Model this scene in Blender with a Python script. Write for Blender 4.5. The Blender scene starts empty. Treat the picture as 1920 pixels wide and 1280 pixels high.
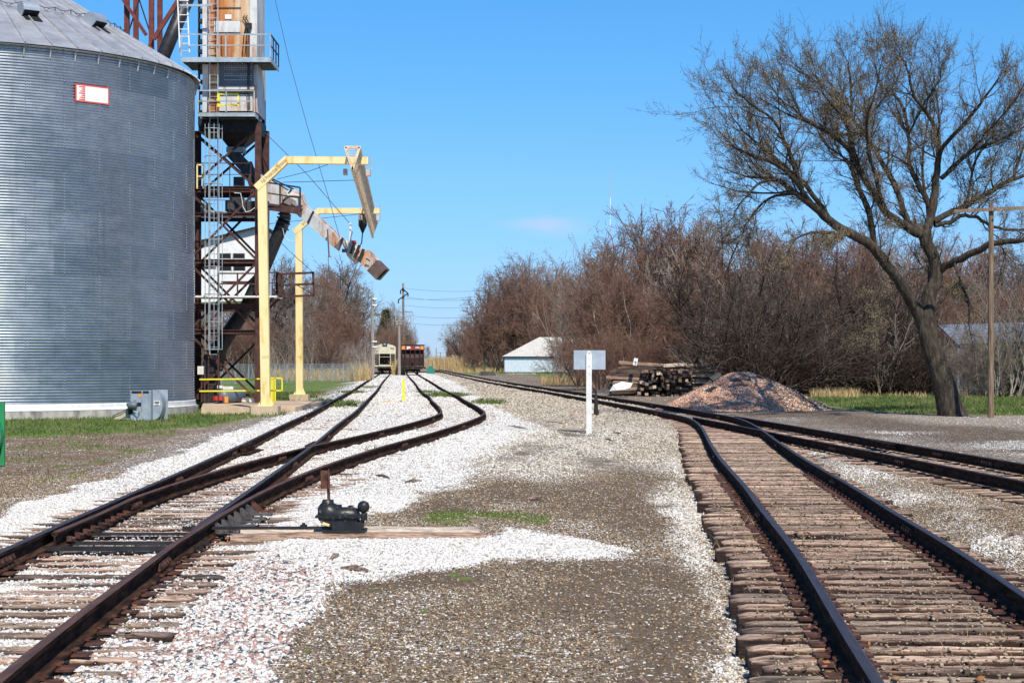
import bpy, math, random
import numpy as np
from mathutils import Vector, Matrix, noise as mnoise

R = math.radians
sc = bpy.context.scene
# ------------------------------------------------------------------ camera, sky, sun, exposure
F = 3500.0          # focal length in photograph pixels (1920 wide)
HC = 1.93           # eye height
HZ = 678.0          # horizon row
cam = bpy.data.cameras.new('camera'); camo = bpy.data.objects.new('camera', cam)
sc.collection.objects.link(camo); sc.camera = camo
camo.location = (0, 0, HC); camo.rotation_euler = (R(90), 0, 0)
cam.sensor_width = 36; cam.lens = 36*F/1920; cam.shift_y = (HZ-640)/1920
cam.clip_start = 0.5; cam.clip_end = 20000
SUN_EL, SUN_AZ = 50.0, 17.0     # azimuth: right of straight behind the camera
world = bpy.data.worlds.new('World'); sc.world = world; world.use_nodes = True
wn = world.node_tree; wn.nodes.clear()
sky = wn.nodes.new('ShaderNodeTexSky'); sky.sky_type = 'NISHITA'; sky.sun_disc = False
sky.sun_elevation = R(SUN_EL); sky.sun_rotation = R(180-SUN_AZ)
sky.altitude = 0; sky.air_density = 1.0; sky.dust_density = 0.0; sky.ozone_density = 4.5
wbg = wn.nodes.new('ShaderNodeBackground'); wbg.inputs[1].default_value = 0.11
hs = wn.nodes.new('ShaderNodeHueSaturation'); hs.inputs['Saturation'].default_value = 1.12
wout = wn.nodes.new('ShaderNodeOutputWorld')
wn.links.new(sky.outputs[0], hs.inputs['Color']); 
wt = wn.nodes.new('ShaderNodeMix'); wt.data_type = 'RGBA'; wt.blend_type = 'MULTIPLY'; wt.inputs[0].default_value = 1.0; wt.inputs[7].default_value = (.76, .90, 1.14, 1)
wt2 = wn.nodes.new('ShaderNodeMix'); wt2.data_type = 'RGBA'; wt2.blend_type = 'MULTIPLY'; wt2.inputs[0].default_value = 1.0
wn.links.new(hs.outputs[0], wt.inputs[6])
# a few faint pinkish cloud wisps low over the trees
wtc = wn.nodes.new('ShaderNodeTexCoord'); wsp = wn.nodes.new('ShaderNodeSeparateXYZ'); wn.links.new(wtc.outputs['Generated'], wsp.inputs[0])
def wm(op, a, b=None):
    q = wn.nodes.new('ShaderNodeMath'); q.operation = op
    for i, v in enumerate((a, b)):
        if v is None: continue
        if isinstance(v, (int, float)): q.inputs[i].default_value = v
        else: wn.links.new(v, q.inputs[i])
    return q.outputs[0]
wno = wn.nodes.new('ShaderNodeTexNoise'); wno.inputs['Scale'].default_value = 26; wno.inputs['Detail'].default_value = 6
wmp = wn.nodes.new('ShaderNodeMapping'); wmp.inputs['Scale'].default_value = (1, 1, 3.2); wn.links.new(wtc.outputs['Generated'], wmp.inputs[0]); wn.links.new(wmp.outputs[0], wno.inputs[0])
gx = wm('MULTIPLY', wm('SUBTRACT', wsp.outputs[0], .018), 1/.034); gz_ = wm('MULTIPLY', wm('SUBTRACT', wsp.outputs[2], .0715), 1/.0075)
msk = wm('SUBTRACT', 1.0, wm('SQRT', wm('ADD', wm('MULTIPLY', gx, gx), wm('MULTIPLY', gz_, gz_))))
msk = wm('MULTIPLY', wm('MAXIMUM', msk, 0.0), wm('MAXIMUM', wm('MULTIPLY', wm('SUBTRACT', wno.outputs[0], .40), 5.0), 0.0))
msk = wm('MULTIPLY', wm('MINIMUM', msk, 1.0), wm('GREATER_THAN', wsp.outputs[1], 0.0))
wmx = wn.nodes.new('ShaderNodeMix'); wmx.data_type = 'RGBA'; wn.links.new(wm('MULTIPLY', msk, .34), wmx.inputs[0]); wn.links.new(wt2.outputs[2], wmx.inputs[6])
wr = wn.nodes.new('ShaderNodeValToRGB'); wel = wr.color_ramp.elements; wel.new(.5); wel.new(.5)
for i_, (p__, c__) in enumerate(((0.0, (.56, .66, .97)), (.10, (.72, .92, 1.0)), (.20, (.66, 1.05, 1.04)), (.6, (.82, 1.0, 1.0)))): wel[i_].position = p__; wel[i_].color = c__+(1,)
wn.links.new(wsp.outputs[2], wr.inputs[0]); wn.links.new(wt.outputs[2], wt2.inputs[6]); wn.links.new(wr.outputs[0], wt2.inputs[7]); wmx.inputs[7].default_value = (6.6, 5.9, 7.4, 1)
wn.links.new(wmx.outputs[2], wbg.inputs[0]); wn.links.new(wbg.outputs[0], wout.inputs[0])
sun = bpy.data.lights.new('sun', 'SUN'); sun.energy = 4.9; sun.angle = R(0.53); sun.color = (1.0, 0.93, 0.81)
suno = bpy.data.objects.new('sun', sun); sc.collection.objects.link(suno)
sd = Vector((math.sin(R(SUN_AZ))*math.cos(R(SUN_EL)), -math.cos(R(SUN_AZ))*math.cos(R(SUN_EL)), math.sin(R(SUN_EL))))
suno.rotation_euler = sd.to_track_quat('Z', 'Y').to_euler(); suno.location = sd*50
vs = sc.view_settings; vs.view_transform = 'Standard'; vs.look = 'None'; vs.exposure = 0.15; vs.gamma = 1
sc.cycles.max_bounces = 6; sc.cycles.diffuse_bounces = 3; sc.cycles.transparent_max_bounces = 4

# ------------------------------------------------------------------ helpers
def P(px, py, Y):
    return ((px-960)/F*Y, Y, HC+(HZ-py)/F*Y)
def G(px, py, z=0.0):
    Y = (HC-z)*F/(py-HZ); return ((px-960)/F*Y, Y, z)
def px_of(X, Y, z=0.0):
    return 960+X/Y*F, HZ+(HC-z)/Y*F

def basis(d):
    d = np.asarray(d, float); d = d/np.linalg.norm(d)
    a = np.array((0, 0, 1.)) if abs(d[2]) < .95 else np.array((0, 1., 0))
    u = np.cross(a, d); u /= np.linalg.norm(u); v = np.cross(d, u)
    return d, u, v     # u sideways, v up-ish

class MB:
    def __init__(s): s.v = []; s.f = []; s.m = []; s.mi = 0; s.smooth = False
    def add(s, vs_, fs_):
        o = len(s.v); s.v += [tuple(p) for p in vs_]
        for f in fs_: s.f.append(tuple(i+o for i in f)); s.m.append(s.mi)
        return s
    def box(s, c, d, rz=0, ry=0, rx=0, taper=1.0):
        hx, hy, hz = d[0]/2, d[1]/2, d[2]/2
        M = Matrix.Translation(c) @ Matrix.Rotation(rz, 4, 'Z') @ Matrix.Rotation(ry, 4, 'Y') @ Matrix.Rotation(rx, 4, 'X')
        v = []
        for z in (-1, 1):
            t = taper if z > 0 else 1
            for x, y in ((-1, -1), (1, -1), (1, 1), (-1, 1)):
                v.append(M @ Vector((x*hx*t, y*hy*t, z*hz)))
        return s.add(v, [(3, 2, 1, 0), (4, 5, 6, 7), (0, 1, 5, 4), (1, 2, 6, 5), (2, 3, 7, 6), (3, 0, 4, 7)])
    def bb(s, x0, x1, y0, y1, z0, z1):
        return s.box(((x0+x1)/2, (y0+y1)/2, (z0+z1)/2), (x1-x0, y1-y0, z1-z0))
    def bar(s, p, q, w, h=None, w2=None, h2=None):
        h = h or w; w2 = w2 or w; h2 = h2 or h
        p = np.array(p, float); q = np.array(q, float); d, u, v = basis(q-p)
        vs_ = []
        for c, a, b in ((p, w, h), (q, w2, h2)):
            for i, j in ((-1, -1), (1, -1), (1, 1), (-1, 1)): vs_.append(c+u*i*a/2+v*j*b/2)
        return s.add(vs_, [(3, 2, 1, 0), (4, 5, 6, 7), (0, 1, 5, 4), (1, 2, 6, 5), (2, 3, 7, 6), (3, 0, 4, 7)])
    def ibeam(s, p, q, w, h, t=0.03):
        p = np.array(p, float); q = np.array(q, float); d, u, v = basis(q-p)
        for k in (-1, 1): s.bar(p+v*k*(h-t)/2, q+v*k*(h-t)/2, w, t)
        return s.bar(p, q, t, h-2*t-.002)
    def tube(s, pts, rad, n=8, caps=True):
        pts = [np.array(p, float) for p in pts]
        if not hasattr(rad, '__len__'): rad = [rad]*len(pts)
        rings = []; u = None
        for i, p in enumerate(pts):
            a = pts[max(i-1, 0)]; b = pts[min(i+1, len(pts)-1)]
            d = b-a; d /= max(np.linalg.norm(d), 1e-9)
            if u is None: _, u, _ = basis(d)
            u = u-d*np.dot(u, d); u /= np.linalg.norm(u); w = np.cross(d, u)
            rings.append([p+rad[i]*(math.cos(2*math.pi*k/n)*u+math.sin(2*math.pi*k/n)*w) for k in range(n)])
        vs_ = [x for r in rings for x in r]; fs = []
        for i in range(len(pts)-1):
            for k in range(n):
                k2 = (k+1) % n; fs.append((i*n+k, i*n+k2, (i+1)*n+k2, (i+1)*n+k))
        if caps: fs.append(tuple(range(n-1, -1, -1))); fs.append(tuple((len(pts)-1)*n+k for k in range(n)))
        return s.add(vs_, fs)
    def lathe(s, prof, c, n=24, a0=0, a1=2*math.pi):
        full = abs(a1-a0-2*math.pi) < 1e-6; m = n if full else n+1
        vs_ = []
        for r, z in prof:
            for k in range(m):
                a = a0+(a1-a0)*k/n; vs_.append((c[0]+r*math.cos(a), c[1]+r*math.sin(a), c[2]+z))
        fs = []
        for i in range(len(prof)-1):
            for k in range(n):
                k2 = (k+1) % m; fs.append((i*m+k, i*m+k2, (i+1)*m+k2, (i+1)*m+k))
        return s.add(vs_, fs)
    def prism(s, poly, ext):
        """poly: list of 3-D points (planar), extruded by vector ext"""
        n = len(poly); e = np.array(ext, float)
        vs_ = [np.array(p, float) for p in poly]+[np.array(p, float)+e for p in poly]
        fs = [tuple(range(n-1, -1, -1)), tuple(range(n, 2*n))]+[(i, (i+1) % n, n+(i+1) % n, n+i) for i in range(n)]
        return s.add(vs_, fs)
    def build(s, name, mat, parent=None):
        me = bpy.data.meshes.new(name)
        o3 = np.array(parent.get('_o', (0, 0, 0)) if parent else (0, 0, 0))
        v = np.array(s.v, float)
        if parent is None: pass
        me.from_pydata((v-o3).tolist(), [], s.f)
        mats = mat if isinstance(mat, (list, tuple)) else [mat]
        for m in mats: me.materials.append(m)
        if len(mats) > 1: me.polygons.foreach_set('material_index', s.m)
        if s.smooth: me.polygons.foreach_set('use_smooth', [True]*len(s.f))
        me.validate(); me.update()
        return link(name, me, parent)

def link(name, me, parent=None):
    o = bpy.data.objects.new(name, me); sc.collection.objects.link(o)
    if parent: o.parent = parent; o['_o'] = parent.get('_o', (0, 0, 0))
    else: o['_o'] = (0, 0, 0)
    return o
def recenter(o):
    """give a single-mesh thing an origin at the bottom of its own box"""
    me = o.data; n = len(me.vertices); a = np.empty(n*3, np.float32); me.vertices.foreach_get('co', a); a = a.reshape(-1, 3)
    c = np.array(((a[:, 0].min()+a[:, 0].max())/2, (a[:, 1].min()+a[:, 1].max())/2, a[:, 2].min())); me.vertices.foreach_set('co', (a-c).astype(np.float32).ravel()); me.update()
    o.location = tuple(c); o['_o'] = tuple(float(x) for x in c); return o
def tag(o, label=None, cat=None, group=None, kind=None):
    if label: o['label'] = label
    if cat: o['category'] = cat
    if group: o['group'] = group
    if kind: o['kind'] = kind
    return o
def thing(name, label, cat, loc, group=None):
    o = bpy.data.objects.new(name, None); sc.collection.objects.link(o)
    o.location = loc; o['_o'] = tuple(float(x) for x in loc); o.empty_display_size = .2
    return tag(o, label, cat, group)
def copy_tree(o, parent=None):
    c = o.copy(); sc.collection.objects.link(c); c.parent = parent
    for ch in list(o.children): copy_tree(ch, c)
    return c
def np_mesh(name, V, Fq, mat, parent=None, smooth=False, facecol=None, midx=None):
    me = bpy.data.meshes.new(name); V = np.asarray(V, np.float32); Fq = np.asarray(Fq, np.int32)
    if parent is not None: V = V-np.array(parent.get('_o', (0, 0, 0)), np.float32)
    k = Fq.shape[1]
    me.vertices.add(len(V)); me.vertices.foreach_set('co', V.ravel())
    me.loops.add(Fq.size); me.loops.foreach_set('vertex_index', Fq.ravel())
    me.polygons.add(len(Fq)); me.polygons.foreach_set('loop_start', np.arange(len(Fq), dtype=np.int32)*k)
    try: me.polygons.foreach_set('loop_total', np.full(len(Fq), k, np.int32))
    except Exception: pass
    if smooth: me.polygons.foreach_set('use_smooth', np.ones(len(Fq), bool))
    for m in (mat if isinstance(mat, (list, tuple)) else [mat]): me.materials.append(m)
    if midx is not None: me.polygons.foreach_set('material_index', np.asarray(midx, np.int32))
    me.update(calc_edges=True)
    if facecol is not None:
        at = me.color_attributes.new('tint', 'FLOAT_COLOR', 'CORNER')
        c = np.repeat(np.c_[facecol, np.ones(len(facecol))], k, axis=0).astype(np.float32); at.data.foreach_set('color', c.ravel())
    return link(name, me, parent)
def segs_mesh(P0, P1, R0, R1, n=3):
    P0 = np.asarray(P0, float); P1 = np.asarray(P1, float); R0 = np.asarray(R0, float); R1 = np.asarray(R1, float)
    d = P1-P0; d /= np.maximum(np.linalg.norm(d, axis=1), 1e-9)[:, None]
    a = np.where(np.abs(d[:, 2:3]) < .9, np.array([[0, 0, 1.]]), np.array([[1., 0, 0]]))
    u = np.cross(a, d); u /= np.linalg.norm(u, axis=1)[:, None]; w = np.cross(d, u)
    N = len(P0); V = np.zeros((N, 2*n, 3))
    for k in range(n):
        c = math.cos(2*math.pi*k/n)*u+math.sin(2*math.pi*k/n)*w
        V[:, k] = P0+c*R0[:, None]; V[:, n+k] = P1+c*R1[:, None]
    base = (np.arange(N)*2*n)[:, None]
    Fs = np.concatenate([base+np.array([[k, (k+1) % n, n+(k+1) % n, n+k]]) for k in range(n)])
    return V.reshape(-1, 3), Fs
def hash2(i, j, s=0):
    h = np.sin(i*127.1+j*311.7+s*74.7)*43758.5453; return h-np.floor(h)
def vnoise(x, y, s=0):
    i = np.floor(x); j = np.floor(y); fx = x-i; fy = y-j; fx = fx*fx*(3-2*fx); fy = fy*fy*(3-2*fy)
    a = hash2(i, j, s); b = hash2(i+1, j, s); c = hash2(i, j+1, s); d = hash2(i+1, j+1, s)
    return (a*(1-fx)+b*fx)*(1-fy)+(c*(1-fx)+d*fx)*fy
def fbm(x, y, s=0, o=4):
    t = 0; a = .5; n = 0
    for k in range(o): t = t+a*vnoise(x*2**k, y*2**k, s+k); n += a; a *= .5
    return t/n

# ------------------------------------------------------------------ materials
def newmat(name):
    m = bpy.data.materials.new(name); m.use_nodes = True
    nt = m.node_tree; return m, nt, nt.nodes['Principled BSDF']
def ramp(nt, fac, stops):
    r = nt.nodes.new('ShaderNodeValToRGB'); e = r.color_ramp.elements
    while len(e) < len(stops): e.new(.5)
    for i, (p, c) in enumerate(stops): e[i].position = p; e[i].color = tuple(c)+(1,)
    nt.links.new(fac, r.inputs[0]); return r.outputs[0]
def tex(nt, scale=5, stretch=(1, 1, 1), detail=6, rough=.6, coord='Object', kind='noise', rnd=True):
    tc = nt.nodes.new('ShaderNodeTexCoord'); mp = nt.nodes.new('ShaderNodeMapping'); mp.inputs['Scale'].default_value = stretch
    nt.links.new(tc.outputs[coord], mp.inputs[0]); v = mp.outputs[0]
    if rnd:
        oi = nt.nodes.new('ShaderNodeObjectInfo'); ad = nt.nodes.new('ShaderNodeVectorMath'); ad.operation = 'ADD'
        ml = nt.nodes.new('ShaderNodeMath'); ml.operation = 'MULTIPLY'; ml.inputs[1].default_value = 37.0
        nt.links.new(oi.outputs['Random'], ml.inputs[0]); nt.links.new(v, ad.inputs[0]); nt.links.new(ml.outputs[0], ad.inputs[1]); v = ad.outputs[0]
    n = nt.nodes.new('ShaderNodeTexNoise' if kind == 'noise' else 'ShaderNodeTexVoronoi')
    n.inputs['Scale'].default_value = scale
    if kind == 'noise': n.inputs['Detail'].default_value = detail; n.inputs['Roughness'].default_value = rough
    nt.links.new(v, n.inputs['Vector'])
    return n.outputs[0] if kind == 'noise' else n
def mixc(nt, fac, a, b, mode='MIX'):
    m = nt.nodes.new('ShaderNodeMix'); m.data_type = 'RGBA'; m.blend_type = mode
    for sk, v in ((0, fac), (6, a), (7, b)):
        if isinstance(v, bpy.types.NodeSocket): nt.links.new(v, m.inputs[sk])
        elif sk == 0: m.inputs[0].default_value = v
        else: m.inputs[sk].default_value = tuple(v)+(1,)
    return m.outputs[2]
def math_(nt, op, a, b=None, c=None, clamp=False):
    m = nt.nodes.new('ShaderNodeMath'); m.operation = op; m.use_clamp = clamp
    for i, v in enumerate((a, b, c)):
        if v is None: continue
        if isinstance(v, bpy.types.NodeSocket): nt.links.new(v, m.inputs[i])
        else: m.inputs[i].default_value = v
    return m.outputs[0]
def bump(nt, b, h, strength=.4, dist=.02):
    n = nt.nodes.new('ShaderNodeBump'); n.inputs['Strength'].default_value = strength; n.inputs['Distance'].default_value = dist
    nt.links.new(h, n.inputs['Height']); nt.links.new(n.outputs[0], b.inputs['Normal'])
def mat(name, cols, rough=.7, metal=0, scale=4, stretch=(1, 1, 1), bmp=.25, bdist=.01, lo=.35, hi=.65, coord='Object', spec=.4):
    m, nt, b = newmat(name)
    n = tex(nt, scale, stretch, coord=coord)
    k = len(cols)
    st = [(lo+(hi-lo)*i/max(k-1, 1), c) for i, c in enumerate(cols)] if k > 1 else [(0, cols[0]), (1, cols[0])]
    nt.links.new(ramp(nt, n, st), b.inputs['Base Color'])
    b.inputs['Roughness'].default_value = rough; b.inputs['Metallic'].default_value = metal; b.inputs['Specular IOR Level'].default_value = spec
    if bmp: bump(nt, b, n, bmp, bdist)
    return m
def rusty(name, paint, amount=.5, scale=1.2, streak=6, rough=.65):
    """painted steel with rust blooms and vertical runs"""
    m, nt, b = newmat(name)
    a = tex(nt, scale, (1, 1, .35), 8, .65); s2 = tex(nt, streak, (1, 1, .08), 5, .6)
    f = math_(nt, 'ADD', math_(nt, 'MULTIPLY', a, .62), math_(nt, 'MULTIPLY', s2, .38))
    fac = ramp(nt, f, [(.62-.28*amount, (0, 0, 0)), (.72-.22*amount, (1, 1, 1))])
    rc = ramp(nt, tex(nt, 3, (1, 1, .12)), [(.3, (.16, .045, .012)), (.5, (.42, .14, .03)), (.7, (.62, .30, .09))])
    dirt = ramp(nt, tex(nt, 2.2), [(.3, tuple(c*.78 for c in paint)), (.6, paint)])
    nt.links.new(mixc(nt, fac, dirt, rc), b.inputs['Base Color']); b.inputs['Roughness'].default_value = rough
    bump(nt, b, f, .2, .01); return m

M = {}
M['galv'] = mat('galvanised_steel', [(.36, .40, .45), (.50, .54, .59)], .38, .75, 1.5, bmp=.03, lo=.3, hi=.7)
M['seam'] = mat('seam_bolt', [(.36, .40, .44), (.44, .48, .52)], .5, .6, 3, bmp=0)
M['galv2'] = mat('galvanised_plate', [(.36, .40, .45), (.50, .53, .56)], .45, .5, 3, bmp=.05)
M['roofsteel'] = mat('weathered_roof_sheet', [(.42, .43, .44), (.60, .61, .62)], .42, .55, 1.2, (1, 1, 3), .05)
M['whitepaint'] = mat('white_paint', [(.62, .61, .56), (.82, .82, .80)], .55, 0, 3, bmp=.05)
M['skirt'] = mat('white_skirt_paint', [(.70, .70, .69), (.88, .88, .88)], .5, 0, 4, bmp=.05)
M['concrete'] = mat('stained_concrete', [(.20, .17, .17), (.42, .39, .35), (.52, .49, .44)], .9, 0, 3, (1, 1, .3), .4)
M['slab'] = mat('concrete_slab', [(.46, .33, .22), (.60, .46, .32)], .9, 0, 2)
M['brownsteel'] = mat('brown_structural_steel', [(.030, .014, .012), (.075, .030, .024), (.14, .06, .04)], .7, .1, 4, lo=.3, hi=.75)
M['darksteel'] = mat('dark_steel', [(.012, .012, .014), (.035, .033, .035)], .6, .2, 5)
M['redsteel'] = mat('red_primer_steel', [(.11, .022, .016), (.20, .05, .035)], .65, .1, 3)
M['pipe'] = mat('black_pipe', [(.020, .020, .022), (.045, .043, .045)], .45, .3, 6)
M['greysteel'] = mat('pale_grey_steel', [(.30, .36, .38), (.46, .52, .54)], .5, .4, 3)
M['yellow'] = mat('cream_yellow_paint', [(.42, .22, .07), (.70, .46, .14), (.80, .64, .29), (.84, .70, .36)], .5, 0, 2.6, (1, 1, .3), bmp=.08, lo=.27, hi=.50)
M['brightyellow'] = mat('safety_yellow_paint', [(.75, .62, .02), (.85, .76, .04)], .5, 0, 3, bmp=.03)
M['towerpaint'] = rusty('rust_streaked_cream_panel', (.74, .62, .42), .85, .75, 4)
M['towerwhite'] = rusty('pale_panel', (.64, .65, .63), .34, 1.1, 5)
M['spout'] = rusty('rusting_grey_spout', (.60, .62, .62), .55, 2.4, 4)
M['spoutrust'] = rusty('heavily_rusted_spout', (.56, .55, .52), .55, 2.2, 4)
M['brownpaint'] = mat('brown_spout_tip', [(.09, .06, .05), (.16, .11, .09)], .6)
M['truss'] = mat('tan_truss_paint', [(.34, .18, .10), (.66, .48, .30), (.76, .62, .44)], .6, 0, 5, lo=.25, hi=.6)
M['cable'] = mat('steel_cable', [(.05, .05, .06)], .5, .3, bmp=0)
M['black'] = mat('black_void', [(.006, .006, .007), (.012, .012, .012)], .8)
M['railhead'] = mat('worn_rail_steel', [(.026, .015, .010), (.050, .029, .020), (.090, .050, .032)], 1, .0, 7, (3, .4, 3), .15, .004, spec=.03)
M['rustrail'] = mat('rusty_rail_steel', [(.014, .010, .009), (.035, .021, .016), (.085, .040, .024)], 1, .0, 5, (4, .5, 4), .2, .004, spec=.03)
M['plate'] = mat('rusty_plate', [(.035, .015, .010), (.085, .035, .024), (.15, .062, .038)], .8, .1, 12)
M['green'] = mat('green_machine_paint', [(.02, .20, .07), (.03, .28, .10)], .4, 0, 3, bmp=.02)
M['bark'] = mat('dark_bark', [(.014, .011, .008), (.048, .038, .027), (.115, .095, .066)], .95, 0, 9, (1, 1, .22), 1, .09, lo=.3, hi=.72)
M['twig'] = mat('thin_twig', [(.040, .030, .022), (.085, .064, .046)], .95, 0, 3, bmp=0)
M['bud'] = mat('tan_bud', [(.22, .17, .10), (.42, .34, .21)], .9, 0, 5, bmp=0)
M['oldwood'] = mat('weathered_pole_wood', [(.10, .065, .04), (.20, .14, .09), (.29, .21, .15)], .9, 0, 6, (4, 4, .25), .5)
M['greywood'] = mat('grey_pole_wood', [(.22, .19, .16), (.38, .34, .30)], .9, 0, 6, (4, 4, .25), .3)
M['drygrass'] = mat('dry_straw', [(.34, .22, .09), (.60, .46, .24)], .9, 0, 1.5, bmp=0)
M['grass'] = mat('fresh_grass', [(.045, .115, .012), (.10, .20, .03)], .9, 0, .8, bmp=0, rnd=False) if False else mat('fresh_grass', [(.055, .098, .018), (.095, .145, .030), (.23, .20, .09)], .9, 0, .8, bmp=0)
M['shedwall'] = mat('pale_blue_siding', [(.50, .58, .66), (.62, .70, .76)], .6, 0, 3, bmp=.05)
M['bluetrim'] = mat('blue_trim', [(.10, .16, .28)], .6, bmp=0)
M['shingle'] = mat('pale_shingle', [(.42, .40, .36), (.60, .57, .52)], .9, 0, 3)
M['bluegrey'] = mat('weathered_tin', [(.08, .10, .13), (.17, .20, .25), (.32, .36, .41)], .6, .2, 1.2, (3, 3, .2), .1)
M['tankgrey'] = mat('grey_tank_paint', [(.09, .12, .15), (.14, .17, .20)], .45)
M['red'] = mat('red_paint', [(.50, .05, .03)], .5, bmp=.02)
M['signred'] = mat('sign_red', [(.70, .10, .05)], .5, bmp=0)
M['orange'] = mat('orange_paint', [(.72, .30, .05)], .6, bmp=0)
M['signwhite'] = mat('sign_white', [(.85, .85, .85)], .5, bmp=0)
M['carcream'] = mat('cream_railcar_paint', [(.55, .50, .36), (.74, .70, .54)], .6, 0, 1.5)
M['carbrown'] = mat('oxide_railcar_paint', [(.022, .009, .008), (.050, .018, .014)], .65, 0, 1.5)
M['wheelsteel'] = mat('wheel_steel', [(.03, .026, .024), (.07, .055, .045)], .5, .4)
M['blue'] = mat('blue_sign', [(.05, .20, .60)], .5, bmp=0)
M['aluminium'] = mat('sign_back_aluminium', [(.44, .50, .54), (.56, .60, .63)], .45, .45, 4, bmp=.03)
M['rubber'] = mat('rubber_sheet', [(.05, .05, .048), (.10, .095, .085)], .9)

def wood_mat(name, base, pale, dark, weather_shade=True):
    m, nt, b = newmat(name)
    g = tex(nt, 3.0, (1.3, 15, 15), 10, .8); g2 = tex(nt, 1.4, (.8, 3, 3), 4, .6)
    oi = nt.nodes.new('ShaderNodeObjectInfo')
    c = ramp(nt, g, [(.37, dark), (.44, base), (.55, pale), (.66, tuple(min(1, x*1.3) for x in pale))])
    tint = ramp(nt, oi.outputs['Random'], [(0, (.45, .40, .38)), (.3, (.95, .86, .84)), (.7, (1.15, 1.08, 1.02)), (1, (1.5, 1.42, 1.34))])
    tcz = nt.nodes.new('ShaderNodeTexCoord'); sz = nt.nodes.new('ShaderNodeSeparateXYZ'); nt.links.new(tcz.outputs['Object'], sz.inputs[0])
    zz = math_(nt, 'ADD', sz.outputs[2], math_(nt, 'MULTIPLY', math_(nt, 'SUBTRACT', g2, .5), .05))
    side = ramp(nt, math_(nt, 'MULTIPLY_ADD', zz, 10.0, 1.0), [(.70, (.09, .07, .065)), (.80, (.36, .29, .26)), (.90, (1, 1, 1))])  # bleached top; sides darkened to paint the shade in gaps between ties
    if weather_shade: c = mixc(nt, 1.0, c, side, 'MULTIPLY')
    c2 = mixc(nt, 1.0, c, tint, 'MULTIPLY')
    c3 = mixc(nt, ramp(nt, g2, [(.56, (0, 0, 0)), (.70, (.8, .8, .8))]), c2, tuple(x*.45 for x in dark))
    nt.links.new(c3, b.inputs['Base Color']); b.inputs['Roughness'].default_value = .9
    bump(nt, b, g, .9, .03); return m
M['tie'] = wood_mat('weathered_tie', (.200, .132, .100), (.56, .43, .335), (.022, .014, .011))
M['pile1'] = wood_mat('heaped_tie', (.17, .115, .085), (.38, .28, .21), (.03, .02, .016), False)
M['pile2'] = wood_mat('heaped_black_tie', (.045, .034, .028), (.11, .08, .06), (.012, .009, .008), False)
M['pile3'] = wood_mat('heaped_silver_tie', (.34, .29, .24), (.52, .46, .40), (.06, .05, .045), False)
M['tieold'] = wood_mat('black_old_tie', (.15, .115, .09), (.42, .34, .27), (.012, .009, .008))
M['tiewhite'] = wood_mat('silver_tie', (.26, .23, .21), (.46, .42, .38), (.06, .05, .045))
def bg_bark(name, a, b_):
    m, nt, b = newmat(name)
    oi = nt.nodes.new('ShaderNodeObjectInfo')
    nt.links.new(mixc(nt, oi.outputs['Random'], a, b_), b.inputs['Base Color']); b.inputs['Roughness'].default_value = 1
    b.inputs['Specular IOR Level'].default_value = .1
    return m
M['bgred'] = bg_bark('reddish_brush_bark', (.175, .104, .076), (.29, .175, .128))
M['bggrey'] = bg_bark('grey_brush_bark', (.20, .155, .125), (.35, .295, .245))
M['bgpale'] = bg_bark('pale_sapling_bark', (.24, .20, .165), (.33, .29, .25))
M['bgdark'] = bg_bark('dark_brush_bark', (.060, .044, .036), (.105, .078, .062))
M['needle'] = mat('conifer_green', [(.03, .06, .015), (.07, .11, .03)], .9, 0, 1, bmp=0)
# ------------------------------------------------------------------ track lines (world metres, found from the rails)
def smoothline(pts, y0, y1, k=9):
    pts = sorted(pts, key=lambda p: p[1]); ys = np.arange(y0-5, y1+5, .5)
    a = np.array(pts); x = np.interp(ys, a[:, 1], a[:, 0])
    # extrapolate ends linearly
    s0 = (a[1, 0]-a[0, 0])/(a[1, 1]-a[0, 1]); x = np.where(ys < a[0, 1], a[0, 0]+s0*(ys-a[0, 1]), x)
    s1 = (a[-1, 0]-a[-2, 0])/(a[-1, 1]-a[-2, 1]); x = np.where(ys > a[-1, 1], a[-1, 0]+s1*(ys-a[-1, 1]), x)
    ker = np.ones(k)/k; xp = np.pad(x, (k//2, k//2), mode='edge')
    # keep slope at the ends
    for i in range(k//2): xp[i] = x[0]-(k//2-i)*(x[1]-x[0]); xp[-1-i] = x[-1]+(k//2-i)*(x[-1]-x[-2])
    x = np.convolve(xp, ker, 'valid'); xp = np.pad(x, (k//2, k//2), mode='reflect', reflect_type='odd'); x = np.convolve(xp, ker, 'valid')
    return lambda y: np.interp(y, ys, x)
C1 = smoothline([(-3.0, 4), (-3.62, 10.4), (-4.1, 20), (-4.52, 30), (-4.97, 40), (-5.62, 52), (-6.28, 66), (-7.2, 82), (-8.97, 113), (-12.2, 165), (-16.3, 234), (-22.7, 340), (-30, 460)], 4, 460)
C2 = smoothline([(-4.0, 18), (-4.1, 22), (-4.12, 26), (-3.93, 31.2), (-3.48, 38), (-2.78, 45), (-2.18, 52.5), (-1.78, 59), (-1.66, 64.5), (-2.1, 73), (-2.9, 85), (-3.45, 95), (-4.15, 104), (-5.3, 122), (-7.9, 165), (-12.8, 243), (-18.6, 340), (-26, 460)], 18, 460, 7)
C3 = smoothline([(2.3, 4), (2.73, 10.1), (3.09, 14), (3.42, 17.6), (3.7, 22), (4.0, 25.7), (4.27, 30), (4.5, 33.5), (5.0, 40), (5.68, 48), (6.12, 54), (6.3, 59), (6.02, 64), (5.55, 72), (5.0, 80), (4.1, 92), (3.25, 104), (1.4, 128), (-.7, 155), (-2.7, 184), (-8.5, 277), (-12.4, 346), (-19.5, 460), (-31, 640)], 4, 640, 7)
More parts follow.
